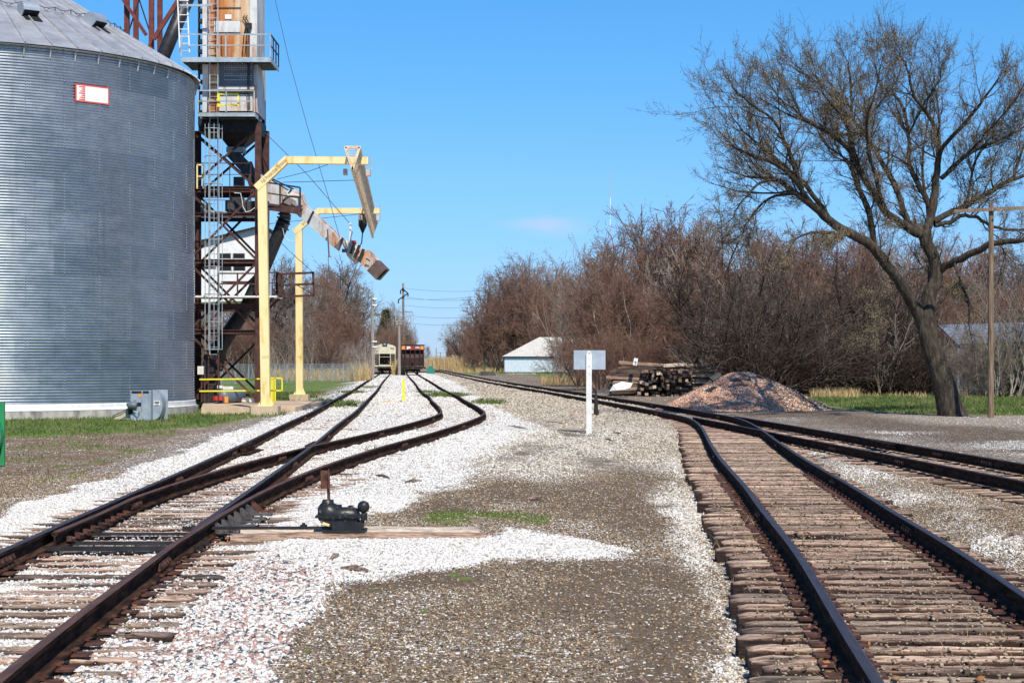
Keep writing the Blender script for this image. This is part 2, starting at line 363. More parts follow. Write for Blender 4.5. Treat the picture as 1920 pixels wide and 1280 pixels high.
C4 = smoothline([(9.4, 12), (8.25, 27), (7.85, 35), (7.3, 44), (6.95, 51), (6.6, 57), (6.3, 62), (5.55, 72), (5.0, 80)], 12, 62, 5)

# ------------------------------------------------------------------ ground kinds, painted as areas of the real ground
def seg_dist(px, py, poly, ay):
    d = np.full(px.shape, 1e9); inside = np.zeros(px.shape, bool); n = len(poly)
    for i in range(n):
        x0, y0 = poly[i]; x1, y1 = poly[(i+1) % n]
        dx, dy = x1-x0, (y1-y0)*ay; L = dx*dx+dy*dy+1e-9
        t = np.clip(((px-x0)*dx+(py-y0)*ay*dy)/L, 0, 1)
        d = np.minimum(d, np.hypot(px-x0-t*dx, (py-y0)*ay-t*dy))
        if y0 != y1:
            c = ((y0 > py) != (y1 > py)) & (px < (x1-x0)*(py-y0)/(y1-y0)+x0); inside ^= c
    return np.where(inside, d, -d)
def sstep(x): x = np.clip(x, 0, 1); return x*x*(3-2*x)
WHITE_MAIN = [(-700, 1500), (-700, 1010), (-100, 1000), (0, 968), (120, 925), (250, 880), (400, 825), (500, 790), (590, 757), (650, 727), (700, 703), (760, 698), (800, 697), (825, 702), (880, 725), (930, 752), (1000, 790), (1040, 812), (960, 838), (905, 868), (860, 905), (775, 925), (715, 955), (600, 985), (560, 1000), (700, 1012), (905, 1010), (975, 996), (1060, 1008), (1190, 1032), (1110, 1050), (960, 1040), (880, 1060), (760, 1078), (640, 1095), (590, 1130), (560, 1200), (480, 1300), (300, 1500)]
TAN_MID = [(800, 697), (900, 709), (1025, 730), (1150, 752), (1275, 775), (1330, 800), (1200, 800), (1080, 805), (980, 790), (900, 745), (850, 715)]
MID = [(1040, 790), (1300, 790), (1330, 830), (1260, 850), (1180, 880), (1100, 915), (960, 890), (880, 900), (900, 860), (960, 830)]
BAND3 = [(1240, 775), (1320, 800), (1345, 880), (1325, 960), (1345, 1060), (1400, 1180), (1450, 1500), (1340, 1500), (1372, 1240), (1345, 1120), (1300, 1050), (1272, 990), (1230, 940), (1170, 900), (1180, 850)]
R3 = [(1500, 830), (1570, 850), (1680, 885), (1800, 935), (1900, 990), (1990, 1090), (1945, 1105), (1800, 1000), (1640, 925), (1540, 875)]
T3IN = [(1290, 790), (1440, 800), (1700, 960), (1960, 1110), (1960, 1500), (1650, 1500), (1540, 1120), (1400, 930)]
LGRASS = [(-1500, 700), (640, 703), (690, 706), (640, 722), (590, 742), (505, 763), (480, 778), (400, 792), (250, 803), (0, 812), (-1500, 850)]
LBROWN = [(-1500, 806), (0, 806), (250, 798), (400, 786), (500, 775), (440, 800), (300, 845), (150, 900), (0, 945), (-400, 1040), (-1500, 1200)]
RGRASS = [(1480, 735), (1600, 733), (1960, 735), (3500, 735), (3500, 790), (1960, 776), (1780, 777), (1660, 774), (1560, 762)]
RTAN = [(1640, 776), (1780, 780), (2100, 778), (2600, 800), (2400, 830), (1900, 802), (1760, 793)]
ASPH = [(1380, 772), (1440, 773), (1560, 768), (1660, 776), (1800, 796), (1960, 806), (2600, 850), (2600, 960), (1960, 862), (1820, 842), (1640, 812), (1480, 782), (1400, 780)]
FARDIRT = [(850, 697), (930, 696), (1100, 716), (1200, 733), (1380, 762), (1380, 778), (1250, 760), (1040, 727), (900, 706)]
FARGRASS = [(870, 699), (930, 696.5), (2500, 697), (2500, 738), (1300, 735), (1130, 722), (1050, 713)]
GRASSP = [(855, 970, 60, 13), (950, 968, 60, 8), (1010, 975, 40, 8), (640, 757, 42, 6), (690, 725, 26, 3), (660, 735, 22, 3), (835, 741, 45, 4), (915, 754, 32, 4), (800, 733, 20, 2.5), (608, 753, 18, 4), (725, 706, 9, 1.5), (500, 770, 45, 7), (700, 845, 13, 4), (725, 1108, 8, 4), (815, 1150, 8, 4), (868, 1082, 12, 5), (590, 1220, 10, 4)]
DARKP = [(1130, 935, 110, 36), (960, 925, 110, 22), (830, 950, 90, 20), (1190, 965, 60, 40), (1190, 1075, 150, 34), (1020, 1050, 60, 14), (720, 1095, 80, 22), (820, 1085, 110, 16), (1200, 905, 60, 26), (1250, 1180, 110, 50), (1130, 1120, 160, 40), (1240, 1250, 80, 40)]
PINKP = [(430, 1130, 230, 70), (380, 1220, 260, 90), (520, 1095, 110, 40)]

def masks(X, Y):
    Ye = np.maximum(Y, 4.0); px = 960+X/Ye*F; py = HZ+HC/Ye*F
    n0 = fbm(X*.55, Y*.16, 61)-.5; n1 = fbm(X*1.3, Y*.55, 3)-.5; n2 = fbm(X*5, Y*2.2, 9)-.5
    s = (py-HZ)/100.0; ay = 2.6
    wx = px+(n1*60+n2*30)*np.minimum(s, 3)*.55; wy = py+(n2*8+n1*14)*np.minimum(s, 3)*.45
    def pol(poly, soft): 
        d = seg_dist(wx, wy, poly, ay); return sstep(d/(soft*np.clip(s, .12, 3))*.5+.5)
    def ell(l, soft=.45):
        r = np.zeros(px.shape)
        for cx, cy, rx, ry in l:
            d = 1-np.hypot((wx-cx)/rx, (wy-cy)/ry); r = np.maximum(r, sstep(d/soft*.5+.5))
        return r
    W = np.full(px.shape, .09)+n1*.30
    W = np.maximum(W, pol(TAN_MID, 9)*(.80+n0*.8)); W = np.maximum(W, pol(MID, 26)*(.60+n1*1.4+n2*.8+n0*1.6)); W = np.maximum(W, pol(R3, 22)*(.50+n1*1.3))
    W = np.maximum(W, pol(BAND3, 20)*(.68+n1*.9+n0*.6))
    dark = ell(DARKP); W = W*(1-.93*dark)
    W = np.maximum(W, pol(WHITE_MAIN, 11)*(1.12+n1*.35))
    lb = pol(LBROWN, 18); W = W*(1-lb)+lb*(.10+.55*np.maximum(pol(WHITE_MAIN, 60), 0)+n2*.25)
    t3 = pol(T3IN, 7); W = W*(1-t3)+t3*(.10+.50*np.exp(-((py-885)/16)**2)+n1*.3)
    fd = pol(FARDIRT, 5); W = W*(1-fd)+fd*.10
    asph = pol(ASPH, 7); W = W*(1-asph)+asph*(.04+.30*ell([(1640, 814, 90, 6), (1860, 858, 130, 12), (1900, 835, 90, 8)]))
    rt = pol(RTAN, 7)
    g = np.maximum(pol(LGRASS, 6), pol(RGRASS, 6)); g = np.maximum(g, pol(FARGRASS, 4)*.9*(1-fd))
    g = np.maximum(g, ell(GRASSP, .9)*.9); g = np.maximum(g, lb*np.clip((n1+.10)*2.2, 0, .55)*(px < 330))
    far = (py < 703) & ((px < 640) | (px > 870)); g = np.where(far, np.maximum(g, .6), g)
    W = W*(1-np.clip(g*1.15, 0, 1)); W = np.where(rt > .3, np.maximum(W, rt*.35), W)
    pink = ell(PINKP, .8)*(.34+n1*.5)
    brown = np.clip(np.maximum(lb, rt*.9)+fd*.8, 0, 1)
    tan = np.clip(pol(TAN_MID, 9)+pol(MID, 26)*.8+.5*rt+.60*pol(BAND3, 24)+.5*pol(R3, 24), 0, 1)
    moist = dark*(1-pol(WHITE_MAIN, 11))
    return dict(W=np.clip(W, 0, 1), G=np.clip(g, 0, 1), A=np.clip(np.maximum(asph, moist*.75), 0, 1), K=pink, B=brown, T=tan)

def gz(X, Y):
    """height of the ground"""
    X = np.asarray(X, float); Y = np.asarray(Y, float)
    z = (fbm(X*.8, Y*.8, 20)-.5)*.05+(fbm(X*4, Y*4, 31)-.5)*.020
    def strip(c, w, s): return sstep((w-np.abs(X-c))/s+.5)
    near3 = sstep((60-Y)/14); a = strip(C3(Y), 1.55, .5)
    z3 = -.125+(fbm(X*3, Y*3, 40)-.5)*.04
    z = z*(1-a*near3)+z3*a*near3
    left = sstep((C3(Y)-1.15-X)/.3)*sstep((X-C3(Y)+3.0)/1.2)*sstep((33-Y)/5); z = z-left*.06
    fl = np.clip(1-np.abs(Y-11)/200, 0, 1)
    b1 = strip(C1(Y), 1.5, .6); z1 = -.058+.040*sstep((Y-21)/16)+(fbm(X*2.5, Y*2.5, 50)-.5)*.085
    z = z*(1-b1)+z1*b1
    b2 = strip(C2(Y), 1.5, .6)*sstep((Y-26)/4); z = z*(1-b2)+z1*b2
    b4 = strip(C4(Y), 1.4, .6)*sstep((66-Y)/4)*sstep((Y-14)/4); z = z*(1-b4)+(z1-.03)*b4
    # gravel spilled in a low tongue beside the long switch ties
    d = np.hypot((X+.15)/2.2, (Y-19.3)/.75); z = z+np.exp(-d*d*1.2)*.02
    # railway bed stands a little proud of the field on the left
    sh = sstep((C1(Y)-1.9-X)/2.2)*sstep((Y-22)/6); z = z-sh*.10
    return z

# ground sheet
xs = np.unique(np.concatenate([-np.geomspace(8.5, 3000, 46)[::-1], np.arange(-8.5, 9.5, .085), np.geomspace(9.5, 3000, 46)]))
ys = np.unique(np.concatenate([[-60, -20, 0, 4], np.arange(8, 34, .085), np.geomspace(34, 160, 330), np.geomspace(160, 9000, 150)]))
XX, YY = np.meshgrid(xs, ys); mk = masks(XX, YY); ZZ = gz(XX, YY)
nx, ny = len(xs), len(ys)
ii = (np.arange(ny-1)[:, None]*nx+np.arange(nx-1)[None, :]).ravel()
gmesh_f = np.c_[ii, ii+1, ii+1+nx, ii+nx]
def ground_material():
    m, nt, b = newmat('gravel_and_soil')
    L = nt.links
    aa = nt.nodes.new('ShaderNodeAttribute'); aa.attribute_name = 'kind_a'; bb_ = nt.nodes.new('ShaderNodeAttribute'); bb_.attribute_name = 'kind_b'
    sa = nt.nodes.new('ShaderNodeSeparateColor'); L.new(aa.outputs['Color'], sa.inputs[0]); W, Gm, Am = sa.outputs; Km = aa.outputs['Alpha']
    sb = nt.nodes.new('ShaderNodeSeparateColor'); L.new(bb_.outputs['Color'], sb.inputs[0]); Bm, Tm, _ = sb.outputs
    n1 = tex(nt, 22, detail=8, rough=.75, rnd=False); n2 = tex(nt, 1.1, detail=6, rnd=False); n3 = tex(nt, 5, detail=6, rnd=False)
    soil = ramp(nt, n1, [(.32, (.038, .027, .018)), (.48, (.14, .104, .072)), (.60, (.27, .215, .155)), (.74, (.46, .40, .31))])
    asph = ramp(nt, n1, [(.3, (.060, .042, .026)), (.55, (.130, .093, .060)), (.75, (.27, .205, .14))])
    brown = ramp(nt, n1, [(.3, (.055, .032, .016)), (.5, (.15, .096, .052)), (.7, (.30, .21, .13))])
    c = mixc(nt, Am, soil, asph); c = mixc(nt, Bm, c, brown)
    gcol = ramp(nt, n3, [(.3, (.045, .105, .012)), (.5, (.095, .175, .022)), (.68, (.16, .20, .045))])
    gbr = ramp(nt, n2, [(.42, (1, 1, 1)), (.60, (.0, .0, .0))])
    gcol = mixc(nt, math_(nt, 'MULTIPLY', gbr, .25), gcol, (.20, .15, .07))
    gf = math_(nt, 'GREATER_THAN', math_(nt, 'ADD', Gm, math_(nt, 'MULTIPLY', math_(nt, 'SUBTRACT', n3, .5), 1.3)), .5)
    c = mixc(nt, gf, c, gcol)
    c = mixc(nt, math_(nt, 'MULTIPLY', ramp(nt, W, [(.55, (0, 0, 0)), (.95, (1, 1, 1))]), .72), c, mixc(nt, Tm, (.52, .50, .46), (.40, .34, .26)))
    h = n1
    for sc_, sm, k in ((30, 1.0, 0), (62, .8, 1)):
        v = tex(nt, sc_, kind='v', rnd=False); v.inputs['Randomness'].default_value = 1
        sp = nt.nodes.new('ShaderNodeSeparateColor'); L.new(v.outputs['Color'], sp.inputs[0])
        wv = math_(nt, 'MULTIPLY', W, sm)
        wv = math_(nt, 'ADD', wv, math_(nt, 'MULTIPLY', math_(nt, 'SUBTRACT', n3, .5), .55))
        on = math_(nt, 'LESS_THAN', sp.outputs[0], wv)
        inr = math_(nt, 'LESS_THAN', v.outputs['Distance'], .62 if k == 0 else .5)
        on = math_(nt, 'MULTIPLY', on, inr)
        sw = ramp(nt, sp.outputs[1], [(0, (.42, .40, .36)), (.25, (.66, .64, .60)), (.7, (.80, .79, .76)), (1, (.86, .85, .83))])
        st = ramp(nt, sp.outputs[1], [(0, (.22, .17, .12)), (.3, (.48, .40, .30)), (.7, (.66, .58, .46)), (1, (.80, .76, .68))])
        s_ = mixc(nt, Tm, sw, st)
        pk = math_(nt, 'LESS_THAN', sp.outputs[2], Km)
        pc = ramp(nt, sp.outputs[1], [(0, (.05, .06, .075)), (.35, (.12, .12, .13)), (.5, (.42, .23, .19)), (1, (.60, .38, .32))])
        s_ = mixc(nt, pk, s_, pc)
        c = mixc(nt, on, c, s_)
        h = math_(nt, 'ADD', h, math_(nt, 'MULTIPLY', on, math_(nt, 'SUBTRACT', 1.0, v.outputs['Distance'])))
    L.new(c, b.inputs['Base Color']); b.inputs['Roughness'].default_value = .95; b.inputs['Specular IOR Level'].default_value = .15
    bump(nt, b, h, .6, .012)
    return m
M['ground'] = ground_material()
gr = np_mesh('ground', np.c_[XX.ravel(), YY.ravel(), ZZ.ravel()], gmesh_f, M['ground'], smooth=True)
for nm, ch in (('kind_a', ('W', 'G', 'A', 'K')), ('kind_b', ('B', 'T', 'G', 'A'))):
    at = gr.data.color_attributes.new(nm, 'FLOAT_COLOR', 'POINT')
    at.data.foreach_set('color', np.stack([mk[c].ravel() for c in ch], 1).astype(np.float32).ravel())
tag(gr, kind='structure', label='flat ground of white gravel, dark cinders and grass')

# ------------------------------------------------------------------ loose stones (countless)
rng = np.random.default_rng(5)
def stones(name, X, Y, S, col, m, zoff=.25, flat=.62, Zg=None):
    N = len(X)
    cube = np.array([[-1, -1, -1], [1, -1, -1], [1, 1, -1], [-1, 1, -1], [-1, -1, 1], [1, -1, 1], [1, 1, 1], [-1, 1, 1]], float)*.5
    V = cube[None]*(1+rng.uniform(-.42, .30, (N, 8, 3)))
    V[:, 4:, :2] *= rng.uniform(.35, .85, (N, 1, 1)); V[:, :, 2] *= flat
    V *= S[:, None, None]*rng.uniform(.7, 1.3, (N, 1, 3))
    a = rng.uniform(0, 6.283, N); t = rng.normal(0, .35, N); ca, sa, ct, st = np.cos(a), np.sin(a), np.cos(t), np.sin(t)
    x, y, z = V[..., 0], V[..., 1], V[..., 2]
    y, z = y*ct[:, None]-z*st[:, None], y*st[:, None]+z*ct[:, None]
    x, y = x*ca[:, None]-y*sa[:, None], x*sa[:, None]+y*ca[:, None]
    Z = gz(X, Y) if Zg is None else Zg
    V = np.stack([x+X[:, None], y+Y[:, None], z+(Z+S*zoff)[:, None]], -1).reshape(-1, 3)
    fq = np.array([[3, 2, 1, 0], [4, 5, 6, 7], [0, 1, 5, 4], [1, 2, 6, 5], [2, 3, 7, 6], [3, 0, 4, 7]])
    Fq = (np.arange(N)[:, None, None]*8+fq[None]).reshape(-1, 4)
    o = np_mesh(name, V, Fq, m, facecol=np.repeat(col, 6, axis=0)); return o
def stone_mat(name):
    m, nt, b = newmat(name); a = nt.nodes.new('ShaderNodeAttribute'); a.attribute_name = 'tint'
    n = tex(nt, 60, detail=4, rnd=False)
    nt.links.new(mixc(nt, 1.0, a.outputs['Color'], ramp(nt, n, [(.35, (.72, .70, .68)), (.6, (1, 1, 1))]), 'MULTIPLY'), b.inputs['Base Color'])
    b.inputs['Roughness'].default_value = .95; b.inputs['Specular IOR Level'].default_value = .15; return m
M['stone'] = stone_mat('loose_stone')
def near_any_rail(X, Y, w=.10):
    r = np.zeros(X.shape, bool)
    for c, lo, hi in ((C1, 0, 400), (C2, 22, 400), (C3, 0, 400), (C4, 12, 62)):
        for s in (-.7525, .7525): r |= (np.abs(X-c(Y)-s) < w) & (Y > lo) & (Y < hi)
    return r
def sample(N, y0, y1, power=1.0):
    # density per ground area falls off with distance beyond 20 m
    u = rng.uniform(0, 1, N); Y = np.exp(np.log(y0)+u*(np.log(y1)-np.log(y0))) if power == 0 else np.sqrt(y0*y0+u*(y1*y1-y0*y0))
    X = rng.uniform(-.292, .292, N)*Y; return X, Y
def palette(N, T, K, B):
    r = rng.uniform(0, 1, N); v = rng.uniform(0, 1, N)
    white = np.stack([.58+.27*v**.6]*3, 1)*np.array([1, .985, .94]); white[r < .17] *= np.array([.62, .58, .52])
    tan = np.stack([.20+.56*v, .165+.52*v, .12+.45*v], 1)
    pinks = np.where((v < .45)[:, None], np.array([[.07, .08, .095]])*(1+v[:, None]*1.5), np.array([[.40, .235, .195]])*(.7+.6*v[:, None]))
    c = np.where((rng.uniform(0, 1, N) < T)[:, None], tan, white); c = np.where((rng.uniform(0, 1, N) < K)[:, None], pinks, c)
    lf = rng.uniform(0, 1, N) < .0025; c[lf] = np.array([.36, .17, .07]); return c
# white / mixed ballast
Xa, Ya = sample(400000, 9.2, 27); Xb, Yb = sample(190000, 27, 52); Xc, Yc = sample(110000, 52, 115); Xd, Yd = sample(130000, 115, 290); kd = np.abs(Xd/Yd*F+960-800) < 260; Xd, Yd = Xd[kd], Yd[kd]
X = np.r_[Xa, Xb, Xc, Xd]; Y = np.r_[Ya, Yb, Yc, Yd]
mm = masks(X, Y); keep = rng.uniform(0, 1, len(X)) < np.clip(mm['W']*1.05-.05, 0, 1)**1.3
in3 = (np.abs(X-C3(Y)) < 1.38) & (Y < 50); keep &= ~(in3 & (rng.uniform(0, 1, len(X)) > .35))
keep &= ~near_any_rail(X, Y)
X, Y = X[keep], Y[keep]; mm = {k: v[keep] for k, v in mm.items()}
S = rng.uniform(.015, .036, len(X))*(1+np.clip(Y-24, 0, 130)/50)*(1+.45*mm['K'])*(.55+.45*sstep((mm['W']-.25)/.4))
st = stones('ballast_gravel', X, Y, S, palette(len(X), mm['T'], mm['K'], mm['B']), M['stone'])
tag(st, 'white limestone ballast with pink and dark stones among it', 'gravel', kind='stuff')
# brown pea gravel on the cinders
X, Y = sample(430000, 9.2, 33); mm = masks(X, Y); r = rng.uniform(0, 1, len(X))
d = np.clip(1-mm['W'], 0, 1)*(1-.93*mm['A'])*(1-.7*mm['G']); keep = (r < d*.75) & ~near_any_rail(X, Y) & ~((np.abs(X-C3(Y)) < 1.35))
X, Y = X[keep], Y[keep]; v = rng.uniform(0, 1, len(X))
col = np.stack([.075+.44*v**1.5, .053+.335*v**1.5, .035+.22*v**1.5], 1); q = rng.uniform(0, 1, len(X))
col[q < .07] = np.array([.70, .68, .62]); col[(q > .10) & (q < .16)] = np.array([.42, .24, .10]); col[(q > .16) & (q < .26)] = np.array([.62, .50, .33])
st = stones('pea_gravel', X, Y, rng.uniform(.006, .020, len(X)), col, M['stone'], .22, .5)
tag(st, 'small brown and tan pea gravel scattered over dark cinders', 'gravel', kind='stuff')

# ------------------------------------------------------------------ grass
def blades(name, X, Y, H, Wd, m, lean=.35, seed=1, Zg=None):
    r = np.random.default_rng(seed); N = len(X); a = r.uniform(0, 6.283, N); Z = (gz(X, Y) if Zg is None else Zg)-.01
    dx, dy = np.cos(a)*Wd/2, np.sin(a)*Wd/2; l = r.normal(0, lean, (N, 2))*H[:, None]
    b0 = np.stack([X-dx, Y-dy, Z], 1); b1 = np.stack([X+dx, Y+dy, Z], 1)
    m1 = np.stack([X+dx*.7+l[:, 0]*.35, Y+dy*.7+l[:, 1]*.35, Z+H*.55], 1); m0 = np.stack([X-dx*.7+l[:, 0]*.35, Y-dy*.7+l[:, 1]*.35, Z+H*.55], 1)
    t1 = np.stack([X+dx*.1+l[:, 0], Y+dy*.1+l[:, 1], Z+H*.95], 1); t0 = np.stack([X-dx*.1+l[:, 0], Y-dy*.1+l[:, 1], Z+H*.95], 1)
    V = np.stack([b0, b1, m1, m0, t1, t0], 1).reshape(-1, 3); o = (np.arange(N)*6)[:, None]
    return np_mesh(name, V, np.concatenate([o+np.array([[0, 1, 2, 3]]), o+np.array([[3, 2, 4, 5]])]), m)
X, Y = sample(260000, 17, 120, 1)
X = np.r_[X, rng.uniform(-.10, .10, 30000)*20+0]; Y = np.r_[Y, rng.uniform(19, 25, 30000)]
mm = masks(X, Y); keep = rng.uniform(0, 1, len(X)) < np.clip(mm['G']*1.2-.25, 0, 1)
keep &= np.hypot(X+21.5, Y-73.5) > 9.3
X, Y = X[keep], Y[keep]; H = rng.uniform(.03, .09, len(X))*(1+Y/90); H[Y < 30] *= .35
tag(blades('grass', X, Y, H, .008+Y*.00035, M['grass'], seed=3), 'short green spring grass', 'grass', kind='stuff')
def straw_clump(cx, cy, n, r, h):
    return rng.normal(cx, r, n), rng.normal(cy, r, n), rng.uniform(.3, 1, n)*h
# ------------------------------------------------------------------ rails and ties
RAIL = [(-.070, 0), (.070, 0), (.070, .014), (.012, .034), (.009, .125), (.034, .140), (.036, .170), (.024, .178), (-.024, .178), (-.036, .170), (-.034, .140), (-.009, .125), (-.012, .034), (-.070, .014)]
def rail_mesh(name, fx, y0, y1, m, parent, zb=.012, prof=RAIL, trim=None):
    ys_ = []; y = y0
    while y < y1: ys_.append(y); y += .4 if y < 110 else (1.5 if y < 200 else 6)
    ys_.append(y1); ys_ = np.array(ys_); x = fx(ys_)
    tx = np.gradient(x, ys_); L = np.hypot(tx, 1); nxn, nyn = 1/L, -tx/L
    n = len(prof); V = []
    for i in range(len(ys_)):
        for k, (a, h) in enumerate(prof):
            if trim: a = a*trim(ys_[i])
            V.append((x[i]+nxn[i]*a, ys_[i]+nyn[i]*a, zb+h))
    fs = []
    for i in range(len(ys_)-1):
        for k in range(n):
            k2 = (k+1) % n; fs.append((i*n+k, i*n+k2, (i+1)*n+k2, (i+1)*n+k))
    mb = MB(); mb.add(V, fs+[tuple(range(n-1, -1, -1)), tuple((len(ys_)-1)*n+k for k in range(n))])
    mb.m = [1 if (f in fs and (k % n) in (6, 7, 8)) else 0 for k, f in enumerate(mb.f)] if False else [1 if (k < len(fs) and (k % n) in (6, 7, 8)) else 0 for k in range(len(mb.f))]
    return mb.build(name, m, parent)
def top_mat(name, c1, c2, rough): return mat(name, [c1, c2], rough, .6, 6, (4, .3, 4), .08, .003, lo=.3, hi=.7)
M['top'] = top_mat('rolled_rail_top', (.055, .040, .038), (.105, .080, .076), .5)
M['toprust'] = top_mat('rusty_rail_top', (.085, .045, .032), (.22, .105, .060), .6)

def joint(parent, fx, side, y, name='joint_bar'):
    x = float(fx(y)); dx = float(fx(y+.5)-fx(y-.5)); mb = MB(); an = -math.atan(dx)
    for s in (-1, 1):
        mb.box((x+s*.026, y, .090), (.020, .62, .072), rz=an)
        for k in (-.24, -.08, .08, .24):
            cx = x+s*.045+dx*k; mb.tube([(cx-.012*s, y+k, .092), (cx+.020*s, y+k, .092)], .017, 6)
            mb.box((cx+.004*s, y+k, .092), (.014, .045, .042), rx=.4)
    return mb.build(name, M['plate'], parent)
def plate_mb(x, y, wide=.36, side=1):
    mb = MB(); mb.box((x, y, .006), (wide, .19, .014)); 
    for s in (-1, 1):
        for q in (-.045, .045):
            mb.tube([(x+s*.085, y+q, .01), (x+s*.085, y+q, .035)], .009, 5); mb.box((x+s*.080, y+q, .038), (.034, .026, .012))
    return mb

def tie_mesh(seed, Lt=2.6, broken=False):
    r = random.Random(seed); nxs, w, h = 30, .185+.03*r.random(), .17; V = []
    prof = [(-.5, 0), (-.5, .80), (-.47, .95), (-.36, 1.0), (-.1, 1.005), (.12, 1.0), (.36, .99), (.47, .94), (.5, .78), (.5, 0)]
    n = len(prof); ph = r.random()*50
    gr = [(r.uniform(-.35, .35), r.uniform(0, 1), r.uniform(.1, .6)) for _ in range(5)]
    for i in range(nxs):
        t = i/(nxs-1); x = (t-.5)*Lt
        for j, (a, b) in enumerate(prof):
            nn = mnoise.noise(Vector((x*1.3+ph, a*7, b*3+ph)))*.006+mnoise.noise(Vector((x*9+ph, a*18, b*5)))*.008
            sag = 0
            for (ga, gt, gl) in gr:
                if abs(a-ga) < .12 and abs(t-gt) < gl*.5 and b > .9: sag -= .020
            if broken and .25 < t < .62 and b > .5: sag -= .05*math.sin((t-.25)/.37*math.pi)*(1+.5*mnoise.noise(Vector((x*6, a*5, 3))))
            e = 1-(.10 if i in (0, nxs-1) else 0)
            V.append((x+(nn*2 if i in (0, nxs-1) else 0), (a*w+nn*.6)*e, -h+b*h*e+nn+sag))
    fs = []
    for i in range(nxs-1):
        for j in range(n-1): fs.append((i*n+j, (i+1)*n+j, (i+1)*n+j+1, i*n+j+1))
    fs += [tuple(range(n)), tuple((nxs-1)*n+k for k in range(n-1, -1, -1))]
    mb = MB(); mb.add(V, fs); mb.f = [tuple(reversed(f)) for f in mb.f]
    me = bpy.data.meshes.new('tie'); me.from_pydata(mb.v, [], mb.f); me.update(); return me
TIES = [tie_mesh(s) for s in range(7)]; TIEL = [tie_mesh(20+s, 3.6) for s in range(3)]
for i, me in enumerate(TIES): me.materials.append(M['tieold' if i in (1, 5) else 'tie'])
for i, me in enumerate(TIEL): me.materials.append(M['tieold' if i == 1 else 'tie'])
rr = random.Random(11)
def put_tie(parent, x, y, an, z, me, name='tie'):
    o = link(name, me, parent); ox = parent['_o']
    o.location = (x-ox[0], y-ox[1], z-ox[2]); o.rotation_euler = (rr.uniform(-.03, .03), rr.uniform(-.006, .006), an); return o
def far_ties(parent, C, y0, y1, z, name='tie_row', w=2.55):
    mb = MB(); y = y0
    while y < y1:
        mb.box((float(C(y))+rr.uniform(-.08, .08), y+rr.uniform(-.05, .05), z-.05+rr.uniform(-.012, .012)), (w, .21, .10), rz=rr.uniform(-.02, .02)); y += .52
    o = mb.build(name, M['tie'], parent); return tag(o, kind='stuff')
def off(C, s): return lambda y: C(y)+s

def track_root(label, C, y):
    return thing('railway_track', label, 'railway track', (float(C(y)), y, 0), 'tracks of the rail yard')
g = .7525
mats_r = (M['railhead'], M['top']); mats_rr = (M['rustrail'], M['toprust'])
# track one: straight siding on the left, with the covered hopper far down it
t1 = track_root('long straight siding in white gravel, leftmost track, leading to the cream hopper car', C1, 12)
ra = rail_mesh('rail', off(C1, -g), 4, 455, mats_r, t1)
rb = rail_mesh('rail', off(C1, g), 19.4, 455, mats_r, t1)
for y in (17.3, 29.2, 37.5, 49, 61, 73): joint(ra, off(C1, -g), -1, y)
for y in (33.5, 45.8, 58, 70): joint(rb, off(C1, g), 1, y)
y = 9.6; k = 0; ks = []
while k < 98:
    turnout = 18.6 < y < 38; z = -.004-(.03*rr.random()**2 if not turnout else .008*rr.random())
    if turnout: o = put_tie(t1, float((C1(y)+C2(y))/2)+.12*((y-18)/10), y, rr.uniform(-.015, .02)-.02, z, TIEL[rr.choice((0, 0, 1, 2))])
    else: o = put_tie(t1, float(C1(y))+rr.uniform(-.06, .06), y+rr.uniform(-.03, .03), rr.uniform(-.02, .02)+.02, z, rr.choice(TIES))
    if y < 31:
        p0 = plate_mb(float(C1(y))-g, y); 
        p0.build('tie_plate', M['plate'], o).location = (0, 0, 0)
        q = o.children[-1]; q.matrix_parent_inverse = Matrix.Identity(4)
        me = q.data; a = np.empty(len(me.vertices)*3, np.float32); me.vertices.foreach_get('co', a); a = a.reshape(-1, 3)-np.array(o.location[:], np.float32)
        me.vertices.foreach_set('co', a.ravel()); 
        p1 = plate_mb(float(C1(y))+g, y).build('tie_plate', M['plate'], o); me = p1.data
        a = np.empty(len(me.vertices)*3, np.float32); me.vertices.foreach_get('co', a); a = a.reshape(-1, 3)-np.array(o.location[:], np.float32); me.vertices.foreach_set('co', a.ravel())
    y += .53; k += 1
far_ties(t1, C1, y, 230, -.022)
# track two: turns out to the right from track one
t2 = track_root('curving turnout track branching right across white gravel toward the brown hopper car', C2, 20)
def f2r(y): return np.where(np.asarray(y) < 20.5, np.minimum(C1(y)+g+.0, C2(y)+g), C2(y)+g) if False else np.interp(y, np.r_[np.arange(4, 19, 1.), np.arange(21, 460, .5)], np.r_[C1(np.arange(4, 19, 1.))+g, C2(np.arange(21, 460, .5))+g])
r2b = rail_mesh('rail', f2r, 4, 455, mats_rr, t2, zb=.014)
def f2l(y): return np.interp(y, np.r_[19.1, 21.4, np.arange(24, 460, .5)], np.r_[C1(19.1)-g+.125, C1(21.4)-g+.17, C2(np.arange(24, 460, .5))-g])
r2a = rail_mesh('rail', f2l, 19.1, 455, mats_rr, t2, zb=.013)
for y in (24, 35.5, 47.4, 59.5, 71): joint(r2a, f2l, -1, y)
for y in (17.0, 29.5, 41.3, 53, 65): joint(r2b, f2r, 1, y)
y = 38.2; k = 0
while k < 95:
    put_tie(t2, float(C2(y))+rr.uniform(-.08, .08), y, rr.uniform(-.02, .02)-float(C2(y+.5)-C2(y-.5))*.6, -.01-.03*rr.random()**2, rr.choice(TIES)); y += .53; k += 1
far_ties(t2, C2, y, 230, -.022)
M['brace'] = mat('worn_brace_steel', [(.06, .05, .045), (.17, .16, .15)], .5, .4, 8)
